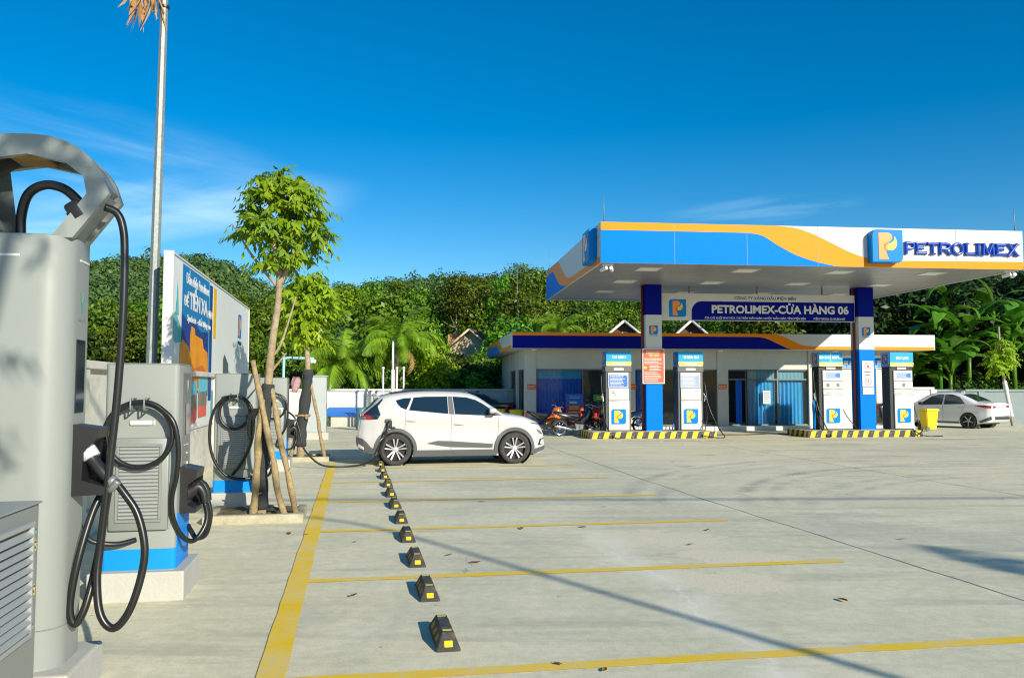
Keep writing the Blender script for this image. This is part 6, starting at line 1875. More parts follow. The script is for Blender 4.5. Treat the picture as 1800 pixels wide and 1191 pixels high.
textlines(t, front(1.75, -0.0128, 2.65), 2.9, 0.15, 1, M['print_white'], seed=77, fill=0.9, ragged=0.02)
textlines(t, front(1.75, -0.0128, 2.515), 2.6, 0.06, 1, M['print_white'], seed=78, fill=0.7, ragged=0.02)
# small red no smoking plates on the columns
for u_, lb in ((0.86, 'small red plate on the corner column beside the white car'), (4.80, 'small red plate on the column just right of the first pump'), (8.42, 'small red plate on the column left of the open door')):
    n = bpy.data.objects.new('no_smoking_plate', None); COL.objects.link(n); n.location = stn(FU + u_, FV + WV - 0.06); n.rotation_euler = (0, 0, STN)
    tag(n, lb, 'sign', 'red plates on the shop columns')
    bm = BM(); box(bm, -0.16, 0.16, -0.008, 0.008, 1.60, 1.78, 0.003); obj('plate', bm, M['print_red'], n)
    bm = BM(); lathe(bm, [(.035, 0), (.055, 0), (.055, .002), (.035, .002), (.035, 0)], front(-0.085, -0.0085, 1.69), 18, close=False); obj('ring', bm, M['print_white'], n)
    textlines(n, front(0.055, -0.0085, 1.69), 0.16, 0.12, 2, M['print_yellow'], seed=int(u_ * 10), fill=0.5, ragged=0.05)
# paper sheet on the sunlit curtain window
n = bpy.data.objects.new('paper_notice', None); COL.objects.link(n); n.location = stn(FU + 10.25, FV + WV + 0.035); n.rotation_euler = (0, 0, STN)
tag(n, 'white paper notice taped inside the sunlit blue curtained window', 'paper notice')
bm = BM(); box(bm, -0.15, 0.15, -0.004, 0.0, 1.02, 1.54); obj('sheet', bm, M['print_white'], n)
textlines(n, front(0, -0.0045, 1.28), 0.24, 0.40, 5, M['print_black'], seed=91, fill=0.3)
n = bpy.data.objects.new('paper_notice', None); COL.objects.link(n); n.location = stn(FU + 6.75, FV + WV + 0.035); n.rotation_euler = (0, 0, STN)
tag(n, 'white paper notice on the dark glass between the left pillar and a pump', 'paper notice')
bm = BM(); box(bm, -0.14, 0.16, -0.004, 0.0, 0.95, 1.5); obj('sheet', bm, M['print_white'], n)
textlines(n, front(0, -0.0045, 1.22), 0.24, 0.44, 5, M['print_black'], seed=92, fill=0.4)

# goods in front of the left window
t = thing('advert_stand', 'blue over red poster stand by the left shop window', 'poster stand', stn(FU + 2.48, FV + WV - 0.42), STN)
bm = BM(); box(bm, -0.34, 0.34, 0.0, 0.03, 0.25, 1.42, 0.005, mtx=Matrix.Rotation(R(-4), 4, 'X')); bd = obj('board', bm, M['print_red'], t)
bm = BM(); box(bm, -0.335, 0.335, -0.003, 0.0, 0.98, 1.41, mtx=Matrix.Rotation(R(-4), 4, 'X')); obj('blue_field', bm, M['sticker_blue'], bd)
rx = Matrix.Rotation(R(-4), 4, 'X')
textlines(bd, rx @ front(0, -0.004, 1.30), 0.42, 0.12, 2, mat('cyan_print', (0.15, 0.55, 0.75), 0.5, var=0.02), seed=61, fill=0.5, ragged=0.1)
textlines(bd, rx @ front(0, -0.004, 1.10), 0.40, 0.10, 1, M['print_white'], seed=62, fill=0.8)
textlines(bd, rx @ front(0, -0.002, 0.90), 0.46, 0.16, 2, M['print_yellow'], seed=63, fill=0.6)
textlines(bd, rx @ front(0, -0.002, 0.60), 0.50, 0.36, 4, M['print_white'], seed=64, fill=0.5)
bm = BM(); tube(bm, [(-0.28, 0.02, 0.3), (-0.28, 0.35, 0.0)], 0.015, 6); tube(bm, [(0.28, 0.02, 0.3), (0.28, 0.35, 0.0)], 0.015, 6); tube(bm, [(-0.28, 0.0, 0.3), (-0.28, -0.02, 0.0)], 0.015, 6); tube(bm, [(0.28, 0.0, 0.3), (0.28, -0.02, 0.0)], 0.015, 6); obj('stand', bm, M['frame'], t)
t = thing('oil_rack', 'rack of amber oil bottles under a green sign, right of the poster stand', 'oil rack', stn(FU + 3.42, FV + WV - 0.35), STN)
bm = BM()
for z in (0.25, 0.62, 0.98): box(bm, -0.27, 0.27, -0.12, 0.12, z, z + 0.03)
for x in (-0.26, 0.26): box(bm, x - 0.012, x + 0.012, -0.12, 0.12, 0.15, 1.02)
obj('shelf', bm, M['shutter'], t)
bm = BM(); prism(bm, rrect(-.21, .21, 1.14, 1.40, .05), 0, 0.02, front(-0.02, -0.02, 0)); gs = obj('sign', bm, M['green_sign'], t)
textlines(gs, front(0.02, -0.041, 1.27), 0.26, 0.14, 2, M['print_yellow'], seed=66, fill=0.5)
bm = BM(); box(bm, -0.05, 0.0, -0.01, 0.02, 1.0, 1.15); obj('sign_post', bm, M['green_sign'], t)
for z in (0.65, 0.28):
    for k in range(5):
        bm = BM(); x = -0.2 + 0.1 * k
        box(bm, x - 0.035, x + 0.035, -0.09, -0.01, z, z + 0.2, 0.015); lathe(bm, [(0.0, 0), (0.016, 0), (0.016, 0.06), (0, 0.06)], Matrix.Translation((x, -0.05, z + 0.2)), 8)
        o = obj('oil_bottle', bm, M['amber'] if (k + (z > .5)) % 3 else M['redorange'], None); o.location = stn(FU + 3.42, FV + WV - 0.35); o.rotation_euler = (0, 0, STN)
        tag(o, ('amber or orange oil bottle on the upper shelf of the rack' if z > .5 else 'amber or orange oil bottle on the lower shelf of the rack'), 'bottle', 'bottles on the upper shelf' if z > .5 else 'bottles on the lower shelf')
# bench and blue stool behind the left pillar
t = thing('stool', 'blue plastic stool seen between the left pillar and a pump', 'stool', stn(FU + 6.35, FV + 0.3), STN)
bm = BM(); box(bm, -0.16, 0.16, -0.16, 0.16, 0.42, 0.46, 0.01); obj('seat', bm, M['sticker_blue'], t)
for sx_, sy_ in ((-1, -1), (1, -1), (1, 1), (-1, 1)):
    bm = BM(); tube(bm, [(sx_ * .12, sy_ * .12, .42), (sx_ * .17, sy_ * .17, 0)], 0.022, 6); obj('leg', bm, M['sticker_blue'], t)

# lightning rods
for x, y, z0, z1, lb in ((stn(CU + .12, CV + .12).x, stn(CU + .12, CV + .12).y, 6.2, 7.0, 'thin rod on the near left corner of the canopy roof'), (stn(CU + CW - .15, CV + .12).x, stn(CU + CW - .15, CV + .12).y, 6.2, 6.95, 'thin rod on the near right corner of the canopy roof'),
                     (stn(CU + .12, CV + CD - .15).x, stn(CU + .12, CV + CD - .15).y, 6.2, 7.0, 'thin rod on the far left corner of the canopy roof'), (stn(FU + .2, FV + .15).x, stn(FU + .2, FV + .15).y, 3.68, 6.2, 'tall thin rod on the left front corner of the shop roof')):
    bm = BM(); tube(bm, [(0, 0, z0), (0, 0, (z0 + z1) / 2), (0, 0, z1)], 0.016, 6, r1=0.007); o = obj('lightning_rod', bm, M['steel'], None, smooth=180); o.location = (x, y, 0)
    tag(o, lb, 'lightning rod')
# cameras under the canopy corners
def cctv(label, u, v, z):
    t = thing('cctv_camera', label, 'camera', stn(u, v, z), STN)
    bm = BM(); box(bm, -0.16, 0.16, -0.03, 0.03, -0.05, 0.0, 0.01); obj('bracket', bm, M['pole_white'], t)
    for x, rz in ((-0.12, 0.5), (0.1, -0.3)):
        bm = BM(); tube(bm, [(x, 0, -0.04), (x, -0.01, -0.12)], 0.02, 8); lathe(bm, [(0, -.12), (.05, -.12), (.055, .0), (.05, .12), (0, .12)], Matrix.Translation((x, -0.02, -0.15)) @ rotz(rz) @ Matrix.Rotation(R(80), 4, 'X'), 12); obj('camera_body', bm, M['pole_white'], t, smooth=40)
    return t
cctv('pair of white cameras under the near left corner of the canopy', CU + 0.25, CV + 0.25, 5.10)
cctv('pair of white cameras under the near right corner of the canopy', CU + CW - 0.25, CV + 0.25, 5.10)

# ------------------------------------------------------------------ cars
class Shell:
    """car body as a function: half width at (x, z), x from the tail forward"""
    def __init__(s, L, top, bot, W, belt, tum, rtop, half):
        s.L, s.top_, s.bot_, s.W_, s.belt_, s.tum, s.r, s.half = L, top, bot, W, belt, tum, rtop, half
        # resample the roofline smoothly
        P = smoothline([(a, b, 0) for a, b in top], 6)
        xs = [p.x for p in P]; zs = [p.y for p in P]
        o = np.argsort(xs, kind='stable'); s.tx = np.array(xs)[o]; s.tz = np.array(zs)[o]
    def top(s, x): return float(np.interp(x, s.tx, s.tz))
    def bot(s, x): return float(np.interp(x, *zip(*s.bot_)))
    def W(s, x): return float(np.interp(x, *zip(*s.W_)))
    def belt(s, x): return float(np.interp(x, *zip(*s.belt_)))
    def hw(s, x, z):
        zt, zb, W, be = s.top(x), s.bot(x), s.W(x), s.belt(x)
        if z <= be:
            q = (be - z) / max(0.05, be - zb)
            w = W * (1 - 0.018 * (1 - abs(2 * q - 0.8)) * 0 - 0.05 * max(0, q - 0.55) ** 2 / 0.2) - 0.020 * math.exp(-((q - 0.42) / 0.16) ** 2) + 0.010 * math.exp(-((q - 0.10) / 0.10) ** 2)
        else:
            w = W - s.tum * (z - be) - 0.10 * (z - be) ** 2
        r = min(s.r, (zt - zb) * 0.45)
        q = min(1.0, max(0.0, (z - (zt - r)) / r))
        return max(0.02, w - min(w * 0.5, r * 1.6) * (1 - math.sqrt(max(0, 1 - q * q))))
    def surf_top(s, x, y):
        zt = s.top(x); y = abs(y)
        w1 = s.hw(x, zt)
        if y <= w1: return zt + 0.02 * (1 - (y / w1) ** 2)
        lo, hi = s.bot(x), zt
        for _ in range(26):
            m = (lo + hi) / 2
            if s.hw(x, m) >= y: lo = m
            else: hi = m
        return lo
    def surf_end(s, y, z, rear=True):
        """x of the tail (or nose) skin at height z"""
        xs = np.linspace(0, s.L, 700)
        if not rear: xs = xs[::-1]
        for x in xs:
            if s.top(x) >= z and s.bot(x) <= z and s.hw(x, z) >= abs(y): return float(x)
        return float(xs[-1])

def car_body(s, wheels, wr):
    bm = BM()
    e = 0.5 - 0.5 * np.cos(np.linspace(0, PI, 64))
    xs = list(0.35 * e * s.L + 0.65 * np.linspace(0, s.L, 64)) + [0.02, 0.05, 0.09, s.L - 0.02, s.L - 0.05, s.L - 0.09]
    xs = sorted(min(max(x, 0.0), s.L) for x in xs)
    rings = []
    for x in xs:
        zt, zb = s.top(x), s.bot(x)
        r = min(s.r, (zt - zb) * 0.45)
        zz = [zb + (zt - r - zb) * k / 13 for k in range(14)] + [zt - r + r * math.sin(0.5 * PI * k / 6) for k in range(1, 7)]
        half = [(s.hw(x, z), z) for z in zz]
        w0 = s.hw(x, zb); wt = half[-1][0]
        ring = [(0, zb)] + [(w0 * 0.9, zb)] + half + [(wt * k / 3, zt + 0.02 * (1 - (k / 3) ** 2)) for k in (2, 1)] + [(0, zt + 0.02)]
        full = ring + [(-y, z) for y, z in ring[-2:0:-1]]
        rings.append([bm.verts.new((x, y, z)) for y, z in full])
    n = len(rings[0])
    for a, b in zip(rings, rings[1:]):
        for k in range(n): bm.faces.new((a[k], a[(k + 1) % n], b[(k + 1) % n], b[k]))
    bm.faces.new(rings[0][::-1]); bm.faces.new(rings[-1])
    bmesh.ops.triangulate(bm, faces=[f for f in bm.faces if len(f.verts) > 4])
    me = mesh_of(bm, 'body', M['carwhite'])
    o = link('tmp', me)
    cb = BM()
    for wx, wz in wheels:
        for sd in (-1, 1):
            lathe(cb, [(wr, 0), (wr, 0.34)], Matrix.Translation((wx, sd * s.half + 0.06, wz)) @ Matrix.Rotation(R(90), 4, 'X') if sd > 0 else Matrix.Translation((wx, -s.half + 0.28, wz)) @ Matrix.Rotation(R(90), 4, 'X'), 40)
    co = link('tmpc', mesh_of(cb, 'cut', M['black']))
    md = o.modifiers.new('b', 'BOOLEAN'); md.operation = 'DIFFERENCE'; md.object = co; md.solver = 'EXACT'
    dg = bpy.context.evaluated_depsgraph_get()
    out = bpy.data.meshes.new_from_object(o.evaluated_get(dg))
    bpy.data.objects.remove(o); bpy.data.objects.remove(co)
    for p in out.polygons: p.use_smooth = True
    out.set_sharp_from_angle(angle=R(42))
    out.materials.clear(); out.materials.append(M['carwhite'])
    out.name = 'body'
    return out

def patch(pts, mapf, step=0.05, thick=0.004):
    """outline in 2D laid over the skin: cut into small facets, then mapped with mapf(u, v) -> point"""
    bm = BM()
    bm.faces.new([bm.verts.new((p[0], p[1], 0)) for p in pts])
    bmesh.ops.triangulate(bm, faces=bm.faces[:])
    x0, x1 = min(p[0] for p in pts), max(p[0] for p in pts); y0, y1 = min(p[1] for p in pts), max(p[1] for p in pts)
    for ax, a, b in ((0, x0, x1), (1, y0, y1)):
        k = a + step
        while k < b:
            co = [0, 0, 0]; no = [0, 0, 0]; co[ax] = k; no[ax] = 1
            bmesh.ops.bisect_plane(bm, geom=bm.verts[:] + bm.edges[:] + bm.faces[:], plane_co=co, plane_no=no)
            k += step
    for v in bm.verts: v.co = Vector(mapf(v.co.x, v.co.y))
    return bm
def side_patch(name, s, pts, m, parent, off=0.006, sides=(1, -1), step=0.06):
    o = None
    for sd in sides:
        bm = patch(pts, lambda x, z: (x, sd * (s.hw(x, z) + off), z), step)
        bmesh.ops.recalc_face_normals(bm, faces=bm.faces[:])
        # give it body: a rim folded back to the skin
        bmesh.ops.solidify(bm, geom=bm.faces[:], thickness=off * 0.9)
        o = obj(name, bm, M[m], parent, smooth=60)
    return o
def top_patch(name, s, pts, m, parent, off=0.006):
    bm = patch(pts, lambda x, y: (x, y, s.surf_top(x, y) + off), 0.07)
    bmesh.ops.solidify(bm, geom=bm.faces[:], thickness=-off * 0.9)
    return obj(name, bm, M[m], parent, smooth=60)
def end_patch(name, s, pts, m, parent, rear=True, off=0.008):
    k = -1 if rear else 1
    bm = patch(pts, lambda y, z: (s.surf_end(y, z, rear) + k * off, y, z), 0.08)
    bmesh.ops.solidify(bm, geom=bm.faces[:], thickness=off * 0.8)
    return obj(name, bm, M[m], parent, smooth=60)

def ring_arc(cx, cz, r0, r1, a0, a1, n=22):
    A = [(cx + r1 * math.cos(R(a0 + (a1 - a0) * k / n)), cz + r1 * math.sin(R(a0 + (a1 - a0) * k / n))) for k in range(n + 1)]
    B = [(cx + r0 * math.cos(R(a1 + (a0 - a1) * k / n)), cz + r0 * math.sin(R(a1 + (a0 - a1) * k / n))) for k in range(n + 1)]
    return A + B

def wheel(parent, x, y, z, r, sd, spokes=5, double=True, width=0.215):
    """axle along y, sd = side it faces"""
    m = Matrix.Translation((x, y, z)) @ Matrix.Rotation(R(-90 * sd), 4, 'X')
    w = width / 2
    ri = r * 0.71
    bm = BM()
    lathe(bm, [(ri - .01, -w), (ri + .02, -w), (r - .045, -w * 1.04), (r - .012, -w * .86), (r, -w * .6), (r, w * .6), (r - .012, w * .86), (r - .045, w * 1.04), (ri + .02, w), (ri - .01, w * .92), (ri - .02, -w)], m, 44, close=False)
    wh = obj('wheel', bm, M['tyre'], parent, smooth=35)
    bm = BM()
    lathe(bm, [(0, w * .28), (ri - .02, w * .22), (ri - .005, w * .9), (ri + .004, w * .96), (ri - .012, w * .97), (ri - .02, -w * .9), (ri - .03, -w)], m, 44, close=False)
    lathe(bm, [(ri * .60, w * .30), (ri * .60, w * .34), (0, w * .34)], m, 24, close=False)
    obj('rim', bm, M['rimblack'], wh, smooth=35)
    bm = BM()
    for k in range(spokes):
        a = 2 * PI * k / spokes + PI / 2
        for dd in ((-0.16, 0.16) if double else (0,)):
            c0, c1 = 0.055, ri - .008
            a0, a1 = a + dd * 1.6, a + dd * 1.25
            wd0, wd1 = (0.022, 0.034) if double else (0.035, 0.05)
            t0 = Vector((math.cos(a0) * c0, math.sin(a0) * c0, w * .62)); t1 = Vector((math.cos(a1) * c1, math.sin(a1) * c1, w * .97))
            d = (t1 - t0).normalized(); q = Vector((-d.y, d.x, 0)).normalized()
            vs = []
            for p, wd in ((t0, wd0), (t1, wd1)):
                vs.append([bm.verts.new(m @ (p + q * wd * .5)), bm.verts.new(m @ (p + q * wd * .5 * .8 - Vector((0, 0, .02)))), bm.verts.new(m @ (p - q * wd * .5 * .8 - Vector((0, 0, .02)))), bm.verts.new(m @ (p - q * wd * .5))])
            for j in range(4): bm.faces.new((vs[0][j], vs[0][(j + 1) % 4], vs[1][(j + 1) % 4], vs[1][j]))
    lathe(bm, [(0, w * .74), (.05, w * .72), (.068, w * .55), (.068, w * .3)], m, 20, close=False)
    obj('spokes', bm, M['alloy'], wh, smooth=30)
    return wh

def well(parent, x, z, r, half, m='black'):
    for sd in (-1, 1):
        bm = BM()
        lathe(bm, [(r - .004, 0), (r - .004, .33), (0.02, .33)], Matrix.Translation((x, sd * (half - 0.02), z)) @ Matrix.Rotation(R(90 * sd), 4, 'X'), 30, close=False)
        obj('wheel_well', bm, M[m], parent)

# --- white electric hatchback being charged, side on
TOP = [(0.0, .50), (0.03, .66), (0.055, .88), (0.075, 1.06), (0.12, 1.13), (0.30, 1.27), (0.47, 1.455), (0.62, 1.505), (0.80, 1.54), (1.25, 1.585), (1.78, 1.592), (2.30, 1.565), (2.58, 1.49), (2.88, 1.30), (3.17, 1.105), (3.32, 1.078), (3.62, 1.035), (3.86, .955), (4.00, .88), (4.09, .77), (4.14, .62), (4.16, .48)]
SV = Shell(4.17, TOP, [(0, .42), (.10, .30), (.45, .24), (.6, .19), (3.6, .19), (4.0, .22), (4.17, .30)],
           [(0, .66), (.05, .72), (.15, .80), (.4, .865), (.8, .885), (2.2, .885), (3.3, .875), (3.7, .84), (3.95, .76), (4.1, .64), (4.17, .52)],
           [(0, 1.02), (.3, 1.10), (.7, 1.17), (1.2, 1.145), (3.15, 1.075), (3.3, 1.02), (3.7, .92), (4.17, .62)], 0.40, 0.10, 0.885)
t = thing('white_hatchback', 'white electric hatchback parked side on and plugged in beside the yellow wheel stops', 'car', bay(0.072, 18.78), BAY)
WX = ((0.825, 0.345), (3.425, 0.345))
body = link('body', car_body(SV, WX, 0.385), t)
for wx, wz in WX: well(t, wx, wz, 0.39, 0.86)
for wx, wz in WX:
    for sd in (-1, 1): wheel(t, wx, sd * 0.775, wz, 0.343, sd)
side_patch('rear_quarter_window', SV, [(.825, 1.395), (.86, 1.32), (.93, 1.245), (1.045, 1.195), (1.10, 1.30), (1.16, 1.445), (1.0, 1.44)], 'carglass', t)
side_patch('rear_door_window', SV, [(1.105, 1.185), (1.95, 1.105), (1.94, 1.475), (1.45, 1.472), (1.21, 1.455)], 'carglass', t)
side_patch('front_door_window', SV, [(2.10, 1.095), (2.80, 1.062), (2.82, 1.10), (2.90, 1.19), (2.72, 1.315), (2.56, 1.40), (2.36, 1.455), (2.06, 1.475)], 'carglass', t)
side_patch('window_corner', SV, [(2.93, 1.06), (3.13, 1.06), (2.95, 1.165)], 'cladding', t)
side_patch('door_pillar', SV, [(1.965, 1.10), (2.085, 1.09), (2.045, 1.475), (1.955, 1.478)], 'cladding', t, off=0.005)
side_patch('quarter_bar', SV, [(1.062, 1.195), (1.092, 1.187), (1.195, 1.45), (1.172, 1.45)], 'silver', t, off=0.006)
top_patch('windscreen', SV, [(2.60, -.54), (3.12, -.66), (3.12, .66), (2.60, .54)], 'carglass', t)
top_patch('rear_window', SV, [(.125, -.60), (.46, -.53), (.46, .53), (.125, .60)], 'carglass', t)
for sd in (-1, 1):
    bm = BM(); tube(bm, smoothline([(.72, sd * .50, 1.545), (1.25, sd * .52, 1.60), (1.8, sd * .525, 1.607), (2.3, sd * .51, 1.588), (2.44, sd * .50, 1.55)], 6), 0.014, 7); obj('roof_rail', bm, M['black'], t, smooth=180)
# rear pillar glass strip, tail lamps
side_patch('rear_pillar_trim', SV, [(.16, 1.115), (.42, 1.33), (.545, 1.445), (.545, 1.40), (.44, 1.27), (.475, 1.16), (.50, 1.09), (.44, .995), (.22, .985), (.12, 1.02)], 'carglass', t, off=0.007, step=0.04)
side_patch('tail_lamp', SV, [(.065, .99), (.30, .985), (.315, 1.05), (.24, 1.09), (.085, 1.075)], 'redlamp', t, off=0.012, step=0.04)
side_patch('tail_lamp_lens', SV, [(.06, .995), (.19, .995), (.19, 1.05), (.085, 1.05)], 'clearlamp', t, off=0.015, step=0.04)
bm = BM(); box(bm, 0.35, 0.60, -0.56, 0.56, 1.452, 1.478, 0.012); obj('roof_spoiler', bm, M['carwhite'], t)
# dark cladding
for wx, wz in WX: side_patch('arch_cladding', SV, [(x, z) for x, z in ring_arc(wx, wz, .383, .455, -18 if wx > 2 else -14, 196, 30)], 'cladding', t, off=0.016, step=0.05)
side_patch('sill_cladding', SV, [(1.20, .20), (3.02, .20), (2.99, .325), (1.25, .325)], 'cladding', t, off=0.018)
side_patch('door_cladding', SV, [(1.50, .475), (1.72, .525), (2.00, .515), (2.93, .445), (2.92, .365), (2.0, .395), (1.78, .425)], 'cladding', t, off=0.012)
side_patch('rear_bumper_cladding', SV, [(.02, .42), (.03, .60), (.12, .585), (.22, .50), (.30, .40), (.42, .33), (.44, .255), (.12, .31)], 'cladding', t, off=0.014, step=0.04)
end_patch('rear_bumper', SV, [(-.62, .42), (.62, .42), (.62, .60), (-.62, .60)], 'cladding', t, True)
side_patch('fog_reflector', SV, [(.03, .41), (.16, .345), (.16, .40), (.05, .47)], 'silver', t, off=0.018, step=0.04)
side_patch('front_lip', SV, [(3.88, .215), (4.12, .29), (4.16, .33), (4.14, .375), (3.96, .335), (3.86, .32)], 'cladding', t, off=0.016, step=0.04)
end_patch('grille', SV, [(-.48, .32), (.48, .32), (.44, .46), (-.44, .46)], 'black', t, False)
side_patch('front_vent', SV, [(3.97, .395), (4.03, .53), (4.13, .55), (4.13, .535), (4.06, .515), (4.02, .42), (4.10, .40)], 'black', t, off=0.008, step=0.04)
side_patch('headlamp', SV, [(3.93, .755), (4.02, .72), (4.09, .655), (4.075, .63), (4.01, .655), (3.965, .70)], 'clearlamp', t, off=0.010, step=0.04)
side_patch('daytime_lamp', SV, [(3.78, .905), (4.02, .865), (4.05, .835), (3.80, .885)], 'frame', t, off=0.006, step=0.04)
# panel gaps and small parts
for gp in ([(2.005, .33), (2.018, .33), (2.028, 1.09), (2.015, 1.09)], [(2.99, .36), (3.002, .36), (3.075, .80), (3.05, 1.05), (3.038, 1.05), (3.062, .80)], [(1.00, .66), (1.012, .66), (1.045, .98), (1.03, 1.18), (1.018, 1.18), (1.033, .98)]):
    side_patch('door_gap', SV, gp, 'softgap', t, off=0.003, step=0.08)
for hx, hz_ in ((1.17, .955), (2.18, .875)):
    for sd in (-1, 1):
        y_ = SV.hw(hx, hz_) * sd
        bm = BM(); tube(bm, smoothline([(hx - .11, y_ * .99, hz_), (hx - .05, y_ + sd * .022, hz_ + .004), (hx + .05, y_ + sd * .024, hz_ + .002), (hx + .11, y_ * .99, hz_ - .004)], 4), 0.014, 7); obj('door_handle', bm, M['carwhite'], t, smooth=180)
for sd in (-1, 1):
    bm = BM()
    tq = bmesh.new(); bmesh.ops.create_uvsphere(tq, u_segments=20, v_segments=12, radius=1.0)
    for v in tq.verts:
        x_ = v.co.x; v.co = Vector((2.89 + (x_ if x_ > 0 else max(x_, -0.45)) * .12, sd * (.965 + v.co.y * .10), 1.165 + v.co.z * .072))
    merge(bm, tq); mi = obj('door_mirror', bm, M['carwhite'], t, smooth=60)
    bm = BM(); box(bm, 2.82, 2.96, sd * .86, sd * 1.02, 1.075, 1.11, 0.012); obj('mirror_base', bm, M['black'], mi)
# open charge flap with the plug in it
ys = -SV.hw(.70, .85)
bm = BM(); box(bm, .615, .745, ys - .02, ys + .02, .80, .98, 0.01); obj('charge_port', bm, M['black'], t)
bm = BM(); box(bm, .60, .72, ys - .055, ys - .035, .93, 1.0, 0.015, mtx=None); obj('charge_flap', bm, M['cladding'], t)
bm = BM(); tube(bm, smoothline([(.70, ys + .01, .93), (.68, ys - .07, .93), (.66, ys - .10, .86), (.62, ys - .10, .70)], 4), lambda q: .04 - .014 * q, 9); obj('charging_plug', bm, M['black'], t, smooth=180)
bm = BM(); box(bm, .72, .82, ys - .03, ys + .0, .755, .83, 0.02); obj('port_cap', bm, M['black'], t)
bm = BM(); box(bm, .4, 3.9, -.62, .62, .17, .30); obj('underbody', bm, M['black'], t)

# --- white saloon by the wall, seen from its rear corner
TOPS = [(0.0, .50), (.02, .74), (.05, .95), (.12, 1.035), (.40, 1.055), (.62, 1.07), (.95, 1.22), (1.35, 1.385), (1.70, 1.452), (2.1, 1.462), (2.5, 1.42), (2.95, 1.20), (3.28, 1.015), (3.6, .975), (4.0, .87), (4.25, .74), (4.37, .60), (4.40, .48)]
SS = Shell(4.41, TOPS, [(0, .36), (.12, .26), (.5, .20), (3.9, .20), (4.41, .28)],
           [(0, .66), (.06, .74), (.2, .81), (.5, .85), (1.0, .865), (3.2, .865), (3.8, .82), (4.15, .70), (4.41, .50)],
           [(0, .93), (.4, .98), (.9, .985), (1.5, .965), (3.2, .91), (3.6, .86), (4.41, .55)], 0.50, 0.09, 0.865)
def saloon(name, label, loc, rz, paint):
    t = thing(name, label, 'car', loc, rz)
    WS = ((.93, .315), (3.53, .315))
    bd = link('body', car_body(SS, WS, 0.35), t)
    bd.data.materials.clear(); bd.data.materials.append(M[paint])
    for wx, wz in WS:
        well(t, wx, wz, .355, .84)
        for sd in (-1, 1): wheel(t, wx, sd * .755, wz, .312, sd, 5, False, .195)
    side_patch('rear_door_window', SS, [(1.02, 1.0), (1.90, .965), (1.92, 1.375), (1.62, 1.37), (1.30, 1.27)], 'carglass', t)
    side_patch('front_door_window', SS, [(1.97, .96), (2.98, .935), (2.86, 1.02), (2.48, 1.30), (2.20, 1.375), (1.99, 1.38)], 'carglass', t)
    top_patch('rear_window', SS, [(.66, -.55), (1.30, -.49), (1.30, .49), (.66, .55)], 'carglass', t)
    top_patch('windscreen', SS, [(2.55, -.52), (3.22, -.64), (3.22, .64), (2.55, .52)], 'carglass', t)
    side_patch('tail_lamp', SS, [(.05, .84), (.30, .85), (.62, .93), (.60, .95), (.30, .955), (.05, .93)], 'redlamp', t, off=.010, step=.05)
    for sd in (-1, 1): end_patch('tail_lamp_inner', SS, [(sd * .40, .86), (sd * .64, .84), (sd * .64, .93), (sd * .44, .93)], 'redlamp', t, True, .012)
    end_patch('number_plate', SS, [(-.24, .70), (.24, .70), (.24, .82), (-.24, .82)], 'print_white', t, True, .012)
    end_patch('lower_bumper', SS, [(-.60, .38), (.60, .38), (.60, .52), (-.60, .52)], 'cladding', t, True, .010)
    side_patch('lower_bumper_corner', SS, [(.05, .38), (.45, .24), (.52, .30), (.30, .40), (.06, .52)], 'cladding', t, off=.01)
    side_patch('sill', SS, [(1.30, .21), (3.15, .21), (3.15, .27), (1.30, .27)], 'cladding', t, off=.01)
    for gp in ([(1.94, .28), (1.952, .28), (1.957, .96), (1.945, .96)], [(3.02, .3), (3.032, .3), (3.06, .90), (3.048, .90)], [(1.22, .62), (1.232, .62), (1.0, .98), (.985, .98)]): side_patch('door_gap', SS, gp, 'softgap', t, off=.003, step=.1)
    for hx in (1.25, 2.15):
        for sd in (-1, 1):
            y_ = SS.hw(hx, .84) * sd
            bm = BM(); tube(bm, [(hx - .09, y_, .84), (hx, y_ + sd * .02, .845), (hx + .09, y_, .84)], .013, 6); obj('door_handle', bm, M['chrome'], t, smooth=180)
    for sd in (-1, 1):
        bm = BM(); box(bm, 2.78, 2.93, sd * .82, sd * 1.0, .94, 1.06, .03, seg=2); obj('door_mirror', bm, M['black'], t)
        bm = BM(); box(bm, 4.10, 4.33, sd * .42, sd * .66, .62, .72, .03); obj('headlamp', bm, M['clearlamp'], t)
    bm = BM(); box(bm, .4, 4.0, -.6, .6, .18, .30); obj('underbody', bm, M['black'], t)
    bm = BM(); box(bm, 1.45, 1.60, -.02, .02, 1.45, 1.52, .015); obj('roof_antenna', bm, M[paint], t)
    return t
# tail centre at (20.4, 32.6); nose points away to the left
HD = math.atan2(0.83, -0.56)
saloon('white_sedan', 'white sedan parked by the grey wall behind the yellow bin', (19.75, 33.35, 0), HD, 'sedanwhite')
saloon('dark_sedan', 'dark car almost hidden behind the last pump and the yellow bin', (15.35, 32.9, 0), R(95), 'cardark')
saloon('dark_car', 'black car at the wall, only its roof showing over the white hatchback', (0.15, 34.7, 0), R(176), 'cardark').scale = (1.05, 1.05, 1.0)

